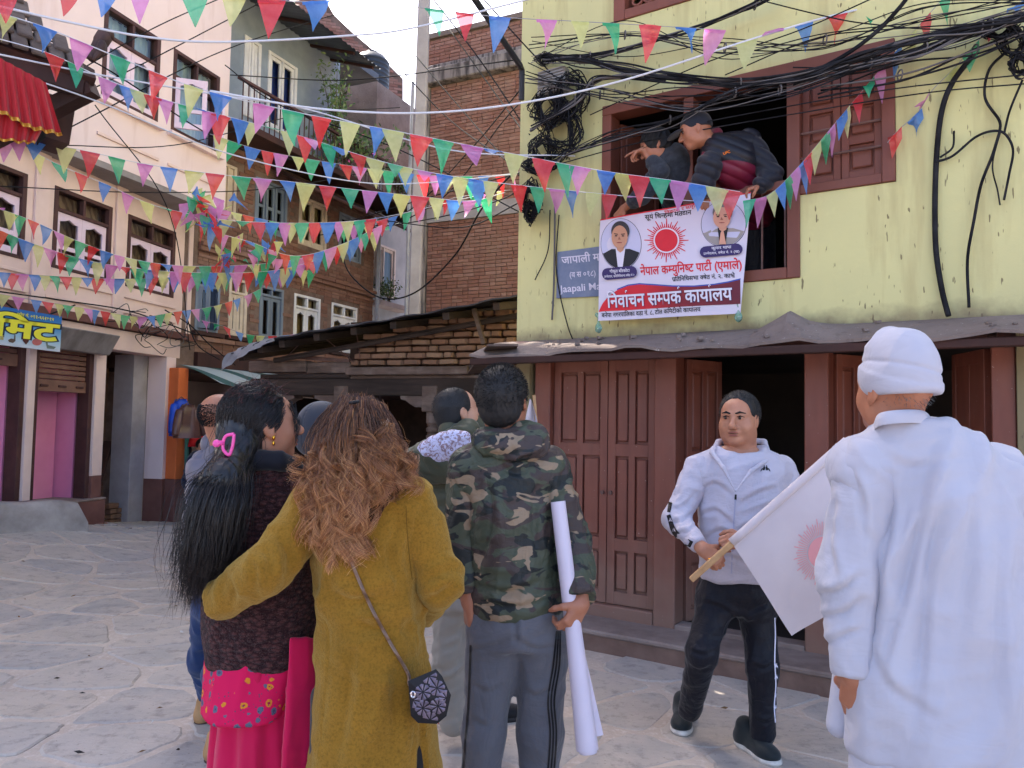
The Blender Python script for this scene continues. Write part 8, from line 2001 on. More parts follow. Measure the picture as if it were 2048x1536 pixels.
lettering('lettering', ['नेपाल क', 'h:म', 'युिन', 'h:ष', 'ट पाटी', 'R', ' (एमाले)'], (812, 682), (1486, 638), 58, BM, I_RED, bs_, .022, .003)
lettering('lettering', ['प', 'r', 'ितिनिधसभा ', 'h:क', 'षेत', 'r', ' नं. २. काभ', 'r', 'े'], (1034, 726), (1440, 700), 30, BM, I_BLK, bs_, .016, .003)
top = [(506, 930), (530, 880), (575, 830), (640, 785), (720, 755), (800, 745), (920, 752), (1040, 762), (1180, 764), (1310, 752), (1400, 735), (1474, 714)]; bot = [(506, 935), (540, 930), (580, 928), (645, 925), (725, 920), (800, 915), (920, 908), (1040, 902), (1180, 895), (1310, 888), (1400, 884), (1470, 880)]
tx = np.linspace(506, 1472, 70); ty = np.interp(tx, [p[0] for p in top], [p[1] for p in top]); by_ = np.interp(tx, [p[0] for p in bot], [p[1] for p in bot])
shape('red_band', [[(tx[k], ty[k] + (by_[k] - ty[k]) * i / 4), (tx[k + 1], ty[k + 1] + (by_[k + 1] - ty[k + 1]) * i / 4), (tx[k + 1], ty[k + 1] + (by_[k + 1] - ty[k + 1]) * (i + 1) / 4), (tx[k], ty[k] + (by_[k] - ty[k]) * (i + 1) / 4)] for k in range(69) for i in range(4)], BM, I_MAR, bs_, .003)
shape('blue_line', [[(top[k][0], top[k][1] - 9), (top[k + 1][0], top[k + 1][1] - 9), top[k + 1], top[k]] for k in range(3, len(top) - 1)], BM, I_BLU, bs_, .0026)
for m_, of, li in ((I_PUR, .034, .0055), (I_WHT, .020, .0125)): lettering('lettering', ['िनवा', 'R', 'चन स', 'h:म', 'पक', 'R', ' काया', 'R', 'लय'], (572, 906), (1425, 852), 88, BM, m_, bs_, of, li)
lettering('lettering', ['बनेपा नगरपािलका वडा नं. ८, टोल किमटीको काया', 'R', 'लय'], (527, 972), (1222, 930), 30, BM, I_BLK, bs_, .018, .003)
shape('red_hem', [[(515 + 1030 * t0, 305 - 185 * t0 - 0), (515 + 1030 * t1, 305 - 185 * t1), (515 + 1030 * t1, 313 - 185 * t1), (515 + 1030 * t0, 313 - 185 * t0)] for t0, t1 in ((k / 12, (k + 1) / 12) for k in range(12))], BM, I_RED, bs_, .0026)
# plastic bags weighting the corners
n = N('green_film'); n.b.inputs['Transmission Weight'].default_value = .5; n.b.inputs['Alpha'].default_value = .75; M_FILM = n.done(srgb(150, 200, 176), .25, .5)
for u, v, lab in ((1197, 655, 'pale green plastic bag with a stone at lower left banner corner'), (1477, 632, 'pale green plastic bag with a stone at lower right banner corner')):
  b = thing('weight_bag', FY.at(u, v + 12, .1), lab, 'bag'); P_ = lambda du, dv, o=.10: FY.at(u + du, v + dv, o)
  s = Sdf(); s.cone(P_(0, -18), P_(0, -6), .006, .012, .01); s.ell(P_(0, 2), (.024, .022, .034), None, .012); s.cone(P_(0, -18), P_(-4, -26), .006, .014, .008); sobj('film', s.mesh(.004, folds(((0, 0, 1), .014, .003, 4))), M_FILM, b)
  s = Sdf(); s.ell(P_(1, 5), (.017, .016, .017), None, .005); sobj('stone', s.mesh(.005), M_LOWWALL, b)
# UFC letters on the puffer jacket, street-name plate, butcher sign
M_ORL = M('orange_thread', srgb(226, 120, 40), None, .7)
bvb2 = BVHTree.FromPolygons([tuple(v) for v in vfb[0]], [tuple(int(i) for i in f) for f in vfb[1]])
def onjacket(x, y, lift=0):
  d = Vector(ray(x, y)).normalized(); h = bvb2.ray_cast(Vector(CAMP), d); return np.array(h[0] - d * (.004 + lift)) if h[0] is not None else FY.at(x, y, .2)
lettering('chest_lettering', ['UFC'], (1447, 310), (1461, 305), 5, onjacket, M_ORL, jb, .03, 0)
sp = thing('street_sign', FY.at(1160, 595, .02), 'blue-grey enamel street-name plate with white lettering beside the banner', 'sign')
q0 = [FY.px(1117, 505), FY.px(1230, 490), FY.px(1225, 592), FY.px(1115, 597)]
n = N('enamel_blue'); v = n.pos(); M_ENAM = n.done(n.mix(n.ramp(n.noise(v, 12, 5), [(.4, 0.), (.7, .6)]), srgb(104, 116, 142), srgb(128, 136, 156)), .45, .4)
V = [FY.P(a, z, .018) for a, z in q0] + [FY.P(a, z, .004) for a, z in q0]; obj('plate', V, [(3, 2, 1, 0), (4, 5, 6, 7), (0, 1, 5, 4), (1, 2, 6, 5), (2, 3, 7, 6), (3, 0, 4, 7)], M_ENAM, sp)
onW = lambda o: (lambda x, y, lift=0: FY.at(x, y, o + lift))
lettering('lettering', ['जापाली माग', 'R'], (1124, 528), (1216, 519), 15, onW(.0195), I_WHT, sp, .015, 0); lettering('lettering', ['(व स ०१८)'], (1139, 555), (1192, 551), 11, onW(.0195), I_WHT, sp, .01, 0); lettering('lettering', ['Jaapali Marg'], (1121, 585), (1219, 577), 14, onW(.0195), I_WHT, sp, .012, 0)
bs2 = thing('shop_sign', FP.at(60, 700, .3), 'blue butcher shop signboard with yellow lettering and small meat pictures', 'sign')
qs = [FP.px(-60, 602, .30), FP.px(124, 633, .30), FP.px(120, 704, .30), FP.px(-60, 682, .30)]
n = N('sign_print'); g = n.new('NewGeometry'); sx = n.new('SeparateXYZ'); n.ln(g.outputs['Position'], sx.inputs[0]); zz0 = FP.px(60, 698, .3)[1]; zz1 = FP.px(60, 620, .3)[1]
M_SIGN = n.done(n.ramp(n.math('DIVIDE', n.math('SUBTRACT', sx.outputs['Z'], zz0), zz1 - zz0), [(.0, srgb(196, 202, 214)), (.3, srgb(150, 190, 214)), (.65, srgb(52, 130, 190)), (1, srgb(30, 92, 168))]), .4, .4)
V = [FP.P(a, z, .30) for a, z in qs] + [FP.P(a, z, .27) for a, z in qs]; obj('board', V, [(3, 2, 1, 0), (4, 5, 6, 7), (0, 1, 5, 4), (1, 2, 6, 5), (2, 3, 7, 6), (3, 0, 4, 7)], M_SIGN, bs2)
onP = lambda x, y, lift=0: FP.at(x, y, .302 + lift)
I_YEL = ink('yellow', srgb(226, 220, 60)); 
for m_, of, li in ((ink('navy', srgb(20, 40, 70)), .075, .001), (I_YEL, .035, .003)): lettering('lettering', ['िमट'], (-14, 668), (112, 683), 36, onP, m_, bs2, of, li)
lettering('lettering', ['फोन नं. ०११-६६१७१२'], (34, 631), (108, 642), 6, onP, I_YEL, bs2, .02, .002)
for nm, pts, c in (('picture_duck', [(16, 680), (22, 677), (28, 678), (29, 668), (31, 671), (31, 682), (26, 686), (18, 684)], srgb(90, 74, 66)), ('picture_rooster', [(43, 671), (48, 675), (53, 676), (58, 670), (60, 674), (57, 684), (52, 689), (46, 682)], srgb(84, 40, 36)), ('picture_meat', oval(74, 684, 10, 7, 14), srgb(196, 110, 108)), ('picture_goose', [(86, 676), (91, 675), (95, 680), (96, 690), (112, 694), (108, 698), (94, 697), (91, 684)], srgb(110, 126, 120)), ('picture_cut', [(0, 669), (7, 671), (7, 680), (0, 679)], srgb(190, 180, 110))):
  shape(nm, [pts[::-1] if nm != 'picture_meat' else pts], onP, ink(nm, c, tuple(x * .6 for x in c)), bs2, .002)
lettering('lettering', ['lets'], (577, 831), (594, 832), 6, lambda x, y, l=0: sF.at(x, y, .004 + l), M_LEDR, sg, .03, 0)
# ================================================================ BUNTING
def film(name, c):
  n = N(name); d = n.new('BsdfDiffuse'); t = n.new('BsdfTranslucent'); tr = n.new('BsdfTransparent'); gl = n.new('BsdfGlossy'); gl.inputs['Roughness'].default_value = .3
  v = n.pos(); k = n.mix(n.ramp(n.noise(v, 30, 4, .6), [(.35, 0.), (.7, .35)]), c, tuple(min(1, x * 1.3 + .10) for x in c))
  for s_ in (d, t): n.ln(k, s_.inputs[0])
  tr.inputs[0].default_value = (*[.5 + .5 * x for x in c], 1)
  m1 = n.new('MixShader'); m1.inputs[0].default_value = .5; n.ln(d.outputs[0], m1.inputs[1]); n.ln(t.outputs[0], m1.inputs[2]); m2 = n.new('MixShader'); m2.inputs[0].default_value = .30; n.ln(m1.outputs[0], m2.inputs[1]); n.ln(tr.outputs[0], m2.inputs[2]); m3 = n.new('MixShader'); m3.inputs[0].default_value = .05; n.ln(m2.outputs[0], m3.inputs[1]); n.ln(gl.outputs[0], m3.inputs[2]); n.ln(m3.outputs[0], n.out.inputs[0]); return n.m
FM_ = dict(r=film('red_film', srgb(230, 50, 56)), g=film('green_bunting_film', srgb(52, 188, 134)), b=film('blue_film', srgb(76, 142, 222)), p=film('pink_film', srgb(224, 140, 204)), y=film('yellow_film', srgb(220, 222, 146)))
M_CORD = M('white_cord', srgb(206, 206, 212), None, .6); M_THREAD = M('grey_thread', srgb(150, 148, 150), None, .7)
rf = random.Random(77)
def flag_mesh(p, T_, w, h, mat, parent, tilt, curl, twist):
  T_ = np.array([T_[0], T_[1], T_[2]]); T_ /= np.linalg.norm(T_); ca, sa = math.cos(twist), math.sin(twist); Th = np.array([T_[0], T_[1], 0]); Th /= np.linalg.norm(Th) + 1e-9; nrm = np.cross(Th, UPZ); down = -UPZ * math.cos(tilt) + nrm * math.sin(tilt) + Th * rf.uniform(-.12, .12); down /= np.linalg.norm(down)
  rows_, V, F = 5, [], []
  for i in range(rows_ + 1):
    t = i / rows_; ww = w * (1 - t * .97); an = twist * t; dx = Th * math.cos(an) + nrm * math.sin(an); bx = T_ if i == 0 else dx
    for j in range(4):
      s_ = j / 3 - .5; V.append(p + bx * ww * s_ + down * h * t + nrm * (curl * h * math.sin(t * 2.2) * .5 + .10 * w * math.sin((s_ + .5) * math.pi) * (rf.random() * 1.6 - .6)))
  for i in range(rows_):
    for j in range(3): F.append((i * 4 + j, i * 4 + j + 1, (i + 1) * 4 + j + 1, (i + 1) * 4 + j))
  b = len(V); V += [V[0] + nrm * .003, V[3] + nrm * .003, V[3] + nrm * .004 + down * h * .10 - T_ * w * .03, V[0] + nrm * .004 + down * h * .10 + T_ * w * .03]; F.append((b, b + 1, b + 2, b + 3))
  return obj('flag', V, F, mat, parent, True)
def bunting(label, pts, flags, pw, ph, cord=None, rad=.0022, seed=0):
  global rf
  rf = random.Random(seed + 5); P3 = [atY(u, v, Y) for u, v, Y in pts]; C = np.array(spline(P3, 14)); rel = C - CAMP; cx = rel @ _r; cz = rel @ _f; cy = rel @ _u; U = 1024 + FPX * cx / cz
  t = thing('bunting_string', C[len(C) // 2], label, 'bunting', 'bunting strings across the square')
  V, F = tube_vf(C, rad, 5); obj('cord', V, F, cord or M_THREAD, t, True)
  for u, c in flags:
    i = int(np.argmin(np.abs(U - u))); i = min(max(i, 1), len(C) - 2); p = C[i]; d = C[i + 1] - C[i - 1]; Y = p[1]; sc = Y / FPX; k = 1.0
    wob = rf.random()
    flag_mesh(p, d, pw * sc * rf.uniform(.86, 1.12), ph * sc * rf.uniform(.88, 1.12) * (.55 if wob > .95 else 1), FM_[c], t, rf.gauss(0, .30) + (1.0 if wob > .95 else 0), rf.gauss(0, .22), rf.gauss(0, .65))
  return t
def seq(us, cols): return [(u, cols[k % len(cols)]) for k, u in enumerate(us)]
def lin(a, b, n): return list(np.linspace(a, b, n))
CY = 'rbpyg'
bunting('bunting string grazing the top edge over the pink house', [(-40, -22, 3.0), (300, -16, 3.05), (480, -4, 3.1), (640, 2, 3.2), (700, -30, 3.3)], [(15, 'r'), (75, 'g'), (143, 'r'), (222, 'b'), (290, 'p'), (383, 'g'), (465, 'y'), (547, 'r'), (628, 'b')], 56, 72, seed=1)
bunting('bunting string sagging in front of the yellow house upper wall', [(830, 14, 3.7), (1000, 34, 3.95), (1160, 43, 4.15), (1300, 51, 4.35), (1440, 60, 4.55)], [(865, 'g'), (933, 'r'), (1005, 'b'), (1090, 'p'), (1155, 'y'), (1225, 'g'), (1300, 'r'), (1372, 'b'), (1433, 'p')], 50, 70, seed=2)
bunting('thick white rope with a few pennants before the yellow house', [(420, 182, 4.2), (640, 218, 4.4), (850, 226, 4.5), (1050, 205, 4.5), (1250, 160, 4.6), (1480, 86, 4.6), (1640, 38, 4.6), (1790, 2, 4.6), (1900, -30, 4.6)], [(1500, 'y'), (1545, 'p'), (1605, 'b'), (1675, 'r'), (1735, 'g'), (1808, 'y')], 44, 66, M_CORD, .0065, 3)
bunting('longest bunting string running from temple roof to the election banner', [(-30, 18, 3.3), (90, 55, 3.5), (240, 116, 3.8), (400, 178, 4.1), (600, 226, 4.5), (800, 264, 4.8), (1000, 303, 5.0), (1200, 341, 4.9), (1350, 362, 4.8), (1480, 384, 4.7)], [(10, 'y'), (90, 'b'), (160, 'p'), (240, 'g'), (315, 'r'), (385, 'y'), (440, 'b'), (530, 'p'), (588, 'g'), (648, 'r'), (697, 'y'), (752, 'b'), (790, 'y'), (843, 'r'), (890, 'g'), (945, 'p'), (993, 'b'), (1035, 'y'), (1080, 'r'), (1128, 'g'), (1160, 'p'), (1207, 'b'), (1245, 'y'), (1283, 'r'), (1320, 'g'), (1360, 'p'), (1397, 'b'), (1437, 'y'), (1462, 'r')], 44, 64, M_CORD, .003, 4)
bunting('steep bunting string climbing past the brown shutters', [(1488, 402, 4.7), (1540, 388, 4.65), (1600, 330, 4.6), (1680, 235, 4.5), (1760, 140, 4.4), (1830, 60, 4.3), (1905, -25, 4.2)], [(1500, 'g'), (1522, 'p'), (1545, 'y'), (1562, 'b'), (1576, 'g'), (1590, 'p'), (1603, 'b'), (1615, 'r'), (1632, 'y'), (1652, 'g'), (1660, 'p'), (1684, 'b'), (1692, 'y'), (1714, 'r'), (1738, 'g'), (1760, 'p'), (1797, 'b'), (1824, 'y'), (1850, 'r'), (1890, 'g')], 26, 62, seed=5)
bunting('short bunting string slanting over the bare yellow wall', [(1775, 285, 4.4), (1795, 262, 4.4), (1835, 225, 4.4), (1865, 180, 4.3), (1905, 140, 4.3), (1945, 95, 4.2), (1990, 45, 4.2), (2060, -10, 4.1)], [(1792, 'r'), (1830, 'b'), (1850, 'p'), (1903, 'y'), (1942, 'g'), (1982, 'r'), (2035, 'b')], 38, 46, seed=6)
bunting('second bunting string crossing below the pink house upper windows', [(-30, 70, 3.9), (100, 108, 4.1), (215, 160, 4.4), (330, 200, 4.6), (450, 232, 4.9), (600, 272, 5.2), (760, 322, 5.5), (900, 352, 5.6), (1050, 372, 5.5), (1250, 392, 5.1), (1480, 408, 4.9)], [(105, 'r'), (152, 'g'), (215, 'p'), (256, 'b'), (276, 'y'), (302, 'r'), (326, 'p'), (372, 'g'), (396, 'b'), (426, 'p'), (442, 'r'), (483, 'b'), (502, 'y'), (546, 'g'), (580, 'y'), (606, 'r'), (626, 'p'), (660, 'g'), (676, 'b'), (714, 'r'), (745, 'y'), (786, 'g'), (812, 'y'), (855, 'p'), (888, 'b'), (920, 'y'), (950, 'b'), (985, 'y'), (1038, 'r'), (1080, 'g'), (1118, 'p'), (1145, 'b'), (1188, 'y'), (1215, 'r'), (1264, 'p')], 38, 52, M_CORD, .003, 7)
bunting('bunting string passing before the lower windows of pink house', [(-30, 268, 5.0), (70, 284, 5.2), (180, 304, 5.4), (290, 328, 5.7), (430, 348, 6.0), (575, 363, 6.3), (700, 378, 6.5), (840, 393, 6.6), (940, 402, 6.6), (1010, 385, 6.4)], [(10, 'p'), (36, 'p'), (70, 'b'), (130, 'y'), (180, 'r'), (235, 'g'), (290, 'p'), (340, 'b'), (388, 'y'), (432, 'r'), (482, 'g'), (525, 'p'), (575, 'b'), (615, 'y'), (657, 'r'), (697, 'g'), (735, 'p'), (773, 'b'), (805, 'y'), (843, 'r'), (875, 'y'), (905, 'b'), (937, 'p'), (970, 'g')], 36, 52, M_CORD, .003, 8)
bunting('bunting string gathered in a knot by the pink house corner', [(60, 300, 5.8), (118, 330, 6.0), (210, 368, 6.3), (300, 408, 6.6), (380, 428, 6.9), (450, 440, 7.1), (560, 446, 7.3), (680, 444, 7.4), (780, 432, 7.4), (960, 390, 7.0)], [(75, 'y'), (118, 'g'), (165, 'r'), (210, 'b'), (255, 'p'), (296, 'y'), (330, 'g'), (352, 'r'), (450, 'y'), (483, 'g'), (516, 'r'), (546, 'b'), (572, 'p'), (583, 'y'), (606, 'g'), (628, 'r'), (655, 'b'), (680, 'p'), (696, 'y'), (718, 'g'), (738, 'r'), (765, 'b')], 29, 42, M_CORD, .003, 9)
bunting('sagging bunting string between pink house and brick house', [(-30, 408, 6.3), (60, 440, 6.6), (150, 480, 7.0), (240, 512, 7.4), (340, 530, 7.8), (450, 532, 8.2), (560, 524, 8.6), (640, 506, 8.9), (720, 474, 9.1), (800, 445, 9.2)], seq(lin(-5, 770, 33), 'pygrb'), 25, 38, M_CORD, .003, 10)
bunting('dense bunting string below the knot over brick house', [(372, 420, 7.3), (430, 462, 7.6), (500, 484, 8.0), (590, 512, 8.4), (680, 490, 8.6), (760, 452, 8.7)], seq(lin(380, 755, 17), 'grbpybgpr'), 25, 40, M_CORD, .003, 11)
bunting('bunting string under the first-floor window sills', [(-30, 448, 6.6), (60, 485, 6.9), (180, 522, 7.3), (300, 540, 7.7), (420, 546, 8.1), (540, 542, 8.5), (640, 520, 8.8)], seq(lin(0, 620, 26), 'rgbyp'), 28, 42, M_CORD, .003, 12)
bunting('low bunting string level with the shop sign top', [(-30, 542, 7.0), (100, 552, 7.4), (250, 558, 7.9), (400, 552, 8.4), (520, 544, 8.8), (640, 540, 9.2)], seq(lin(5, 625, 30), 'brpbygry'), 24, 34, M_THREAD, .003, 13)
bunting('lowest bunting string above the roller shutter box', [(-20, 585, 7.6), (80, 602, 7.9), (190, 620, 8.3), (280, 634, 8.7), (350, 624, 9.0), (430, 612, 9.4), (500, 588, 9.8), (540, 566, 10.0)], [(6, 'y'), (36, 'p'), (70, 'b'), (94, 'r'), (118, 'y'), (134, 'g'), (156, 'y'), (172, 'p'), (190, 'b'), (210, 'r'), (228, 'y'), (252, 'g'), (266, 'y'), (284, 'p'), (302, 'b'), (318, 'g'), (336, 'y'), (356, 'r'), (375, 'b'), (391, 'p'), (412, 'g'), (434, 'y'), (455, 'r'), (474, 'b'), (497, 'p'), (514, 'g')], 20, 28, M_THREAD, .003, 14)
bunting('short bunting scrap hanging over the brick house windows', [(400, 640, 9.6), (440, 650, 9.9), (490, 668, 10.2), (545, 672, 10.5), (600, 668, 10.8)], seq(lin(410, 590, 9), 'pgrbgyrbp'), 19, 22, M_THREAD, .003, 15)
bunting('thin bunting string in front of balcony and red brick wall', [(420, 268, 6.2), (520, 300, 6.5), (640, 322, 6.8), (760, 340, 7.0), (880, 352, 7.0), (1000, 350, 6.6), (1080, 335, 6.0)], seq(lin(440, 1060, 21), 'ygbrp'), 31, 44, M_THREAD, .003, 16)
bunting('bunting string looping low over the brick house upper windows', [(380, 400, 7.8), (480, 428, 8.2), (600, 452, 8.6), (700, 452, 8.8), (800, 430, 8.8), (900, 398, 8.2), (1020, 380, 7.0)], seq(lin(395, 1000, 24), 'bgpyr'), 25, 36, M_THREAD, .003, 17)
kn = thing('bunting_knot', atY(412, 425, 6.9), 'bunched knot of crumpled pennants hanging by pink house corner', 'bunting')
rf = random.Random(3)
for k in range(34):
  u, v = rf.gauss(410, 20), rf.uniform(378, 452); flag_mesh(atY(u, v, 6.9 + rf.uniform(-.12, .12)), np.array([rf.gauss(0, 1), rf.gauss(0, 1), rf.gauss(0, .6)]), .11, .17, FM_['rbpyg'[k % 5]], kn, rf.gauss(0, .9), rf.gauss(0, .4), rf.gauss(0, 1.2))
kn2 = thing('bunting_knot', atY(520, 500, 8.1), 'loose bunch of tangled pennants before the brick house', 'bunting')
for k in range(26):
  u, v = rf.uniform(430, 560), rf.uniform(470, 520); flag_mesh(atY(u, v, 8.1 + rf.uniform(-.15, .15)), np.array([rf.gauss(0, 1), rf.gauss(0, 1), rf.gauss(0, .6)]), .11, .17, FM_['rbpyg'[k % 5]], kn2, rf.gauss(0, .7), rf.gauss(0, .4), rf.gauss(0, 1.0))
# ================================================================ ROPES AND CABLES
M_CABLE = M('black_cable', (.012, .012, .014), (.03, .03, .034), .9, 8, spec=.04); M_GREYC = M('grey_cable', srgb(96, 92, 92), None, .7)
def wire(pts, rad, label, mat=M_CABLE, name='cable', cat='cable', grp='overhead cables', sm=10):
  V, F = tube_vf(spline(pts, sm), rad, 6); return tag(obj(name, V, F, mat, None, True), label, cat, grp)
LTHIN = 'thin black cable strung high across the square'
wire([atY(*p) for p in ((-20, 8, 3.6), (140, 45, 3.8), (300, 75, 4.0), (450, 84, 4.2), (690, 72, 4.4), (830, 55, 4.5), (1070, -5, 4.6))], .006, 'slack white rope looping under the topmost pennants', M_CORD, 'rope', 'rope', 'ropes')
wire([atY(*p) for p in ((-20, 105, 4.0), (200, 150, 4.4), (450, 192, 4.9), (620, 220, 5.2), (900, 300, 5.5), (1150, 312, 5.6))], .005, 'white rope stretched behind the longest bunting string', M_CORD, 'rope', 'rope', 'ropes')
wire([atY(*p) for p in ((-20, 130, 4.4), (200, 205, 4.9), (450, 305, 5.6), (700, 362, 6.2), (860, 365, 6.4), (1100, 340, 6.2))], .005, 'white rope sagging over the brick house balcony', M_CORD, 'rope', 'rope', 'ropes')
for a in (((-20, 30, 5.), (200, 130, 5.6), (450, 285, 6.4), (640, 330, 7.)), ((60, 200, 6.), (300, 60, 7.), (480, -20, 8.)), ((110, 215, 6.), (320, 110, 7.), (560, -15, 8.)), ((130, 260, 6.), (450, 100, 7.5), (700, 20, 9.)), ((190, 210, 7.), (340, 430, 8.), (380, 700, 9.5)), ((100, 290, 7.), (350, 290, 8.), (600, 230, 9.), (800, 215, 10.)), ((-10, 372, 7.), (300, 385, 8.), (560, 375, 9.), (800, 330, 9.5)), ((450, 130, 7.), (560, 210, 7.), (800, 300, 7.), (1050, 430, 6.)), ((460, 150, 8.), (700, 160, 8.), (1030, 120, 6.2))):
  wire([atY(*p) for p in a], .0055, LTHIN)
for a in (((775, 110, 9.), (900, 240, 8.), (1050, 345, 6.2)), ((830, 110, 9.), (950, 250, 7.5), (1060, 375, 6.)), ((900, 60, 8.), (1000, 200, 7.), (1075, 300, 5.9)), ((860, -10, 7.), (960, 120, 6.5), (1060, 270, 5.9)), ((960, -10, 6.), (1040, 80, 5.8), (1120, 165, 5.6)), ((700, 470, 10.), (820, 420, 9.), (940, 300, 7.5), (1040, 180, 6.1)), ((720, 480, 10.), (880, 400, 8.5), (1000, 250, 7.), (1045, 200, 6.1)), ((640, 470, 10.), (850, 440, 8.5), (1000, 400, 6.8), (1055, 360, 6.0)), ((660, 455, 10.), (840, 400, 8.5), (1060, 340, 6.0)), ((760, 440, 9.), (920, 455, 7.6), (1050, 400, 6.0))):
  wire([atY(*p) for p in a], .006, 'black cable running from the corner tangle towards the pole', grp='cables from the corner tangle')
wire([atY(*p) for p in ((680, 492, 9.6), (700, 548, 9.4), (760, 595, 9.0), (830, 585, 8.6), (910, 510, 8.0), (965, 415, 7.0), (1040, 330, 6.1))], .009, 'thick cable drooping low over the shed roof')
def bundle(pts, n_, spread, rad, label, seed, mat=M_CABLE):
  r = random.Random(seed); t = thing('cable_bundle', FY.at(pts[len(pts) // 2][0], pts[len(pts) // 2][1], .2), label, 'cables', 'cable bundles on the yellow house')
  for k in range(n_):
    P_ = [FY.at(u + r.gauss(0, spread * .4), v + r.gauss(0, spread), o + r.uniform(-.03, .03)) for u, v, o in pts]; V, F = tube_vf(spline(P_, 10), rad * r.uniform(.7, 1.3), 6); obj('cable', V, F, mat if k % 4 else M_GREYC, t, True)
  for k in range(3):
    i = r.randrange(1, len(pts) - 1); c_ = FY.at(*pts[i]); V, F = tube_vf([c_ + np.array([0, .03 * math.cos(a), .03 * math.sin(a)]) for a in np.linspace(0, 6.28, 9)], .005, 4, False); obj('cable_tie', V, F, M_GREYC, t)
bundle([(1085, 118, .15), (1160, 120, .18), (1250, 138, .2), (1340, 155, .22), (1480, 166, .22), (1600, 152, .22), (1720, 112, .22), (1840, 78, .2), (1960, 55, .2), (2080, 30, .2)], 15, 5.5, .0058, 'thick bundle of black cables sagging across window top', 1)
bundle([(1085, 115, .14), (1180, 112, .16), (1290, 86, .16), (1380, 60, .16), (1440, 38, .16), (1510, 10, .16), (1580, -25, .16)], 9, 4, .0052, 'bundle of cables rising under the lattice window', 2)
bundle([(1100, 330, .2), (1140, 305, .22), (1230, 270, .24), (1340, 240, .26), (1470, 185, .26), (1600, 155, .24), (1700, 130, .22)], 8, 4.5, .0042, 'loose cables slanting over the men in the window', 3)
bundle([(1060, 260, .2), (1150, 200, .2), (1185, 165, .2), (1240, 150, .2), (1330, 158, .2)], 5, 5, .007, 'cables curling up from the corner tangle', 4)
bundle([(1590, 160, .2), (1740, 128, .2), (1850, 95, .2), (1980, 50, .2), (2080, 20, .2)], 10, 8, .0045, 'fan of cables spreading to the far right corner', 5)
bundle([(1050, 150, .2), (1200, 190, .22), (1380, 205, .24), (1560, 180, .24), (1760, 120, .22), (1920, 70, .2), (2080, 25, .2)], 9, 12, .0032, 'sagging skein of thin wires across window and shutters', 7)
bundle([(1060, 90, .16), (1250, 70, .18), (1450, 95, .2), (1650, 80, .2), (1850, 40, .2), (2080, 0, .2)], 8, 14, .003, 'loose thin wires drooping over the top of yellow wall', 8)
bundle([(1640, 190, .18), (1800, 150, .18), (1950, 100, .18), (2080, 60, .18)], 4, 9, .005, 'thin cables crossing the closed brown shutters', 6)
for lb_, a in zip(('upper of two parallel wires crossing both men in the window', 'lower of two parallel wires crossing both men in the window', 'thin wire rising steeply from the window corner to roof', 'thin wire skirting the window frame top towards right tangle', 'slack wire dipping under the rope above the window'), (((1050, 340), (1200, 290), (1340, 258), (1580, 212), (1800, 176), (2080, 146)), ((1060, 345), (1220, 300), (1360, 268), (1600, 226), (1850, 186), (2080, 165)), ((1180, 230), (1400, 130), (1600, 60), (1760, -10)), ((1450, 150), (1620, 80), (1760, 60), (2080, 40)), ((1480, -10), (1640, 30), (1740, 48), (1900, 58), (2060, 30)))): wire([FY.at(u, v, .2) for u, v in a], .0038, lb_, grp='wires on the yellow facade')
wire([FY.at(*p) for p in ((1600, 158, .2), (1690, 110, .2), (1750, 66, .2), (1795, 20, .2), (1830, -25, .2))], .012, 'thick black cable rising from the window-top bundle')
wire([FY.at(*p) for p in ((1945, 112, .08), (1905, 165, .05), (1884, 220, .03), (1874, 300, .03), (1870, 400, .03), (1872, 500, .03), (1884, 580, .03), (1897, 632, .06))], .015, 'fat black cable pipe curving down the yellow wall')
for lb_, (a, rd) in zip(('cable bending down from right tangle to the knot on bare wall', 'long cable hanging straight down from the knot on bare wall', 'cable arching over the knot and curling down beside it', 'short cut cable end sprouting from the fat pipe', 'short cable rising from knot to the right tangle', 'thin stub of wire dangling below the wall knot'), ((((2010, 105), (1978, 140), (1970, 195), (1998, 240), (2000, 262)), .008), (((2000, 262), (1985, 310), (1962, 370), (1948, 440), (1935, 520), (1938, 615)), .008), (((1868, 325), (1905, 312), (1950, 275), (1985, 262), (2010, 268), (2026, 300), (2018, 350), (2008, 400)), .007), (((1880, 315), (1905, 295), (1908, 262)), .006), (((2008, 268), (2020, 220), (2045, 160)), .006), (((2000, 265), (1985, 330), (1995, 380), (2000, 410)), .004))): wire([FY.at(u, v, .04) for u, v in a], rd, lb_, grp='looped cables on the bare wall')
for lb_, (a, rd) in zip(('cable passing over the street-name plate edge down to canopy', 'short cable hanging left of the street-name plate', 'grey conduit dropping down the yellow wall by house corner'), ((((1118, 430), (1112, 520), (1118, 580), (1135, 650), (1145, 678)), .005), (((1100, 420), (1096, 500), (1070, 560)), .005), (((1110, 400), (1108, 560), (1104, 640)), .008))): wire([FY.at(u, v, .03) for u, v in a], rd, lb_, M_GREYC if rd > .006 else M_CABLE, grp='cables by the street-name plate')
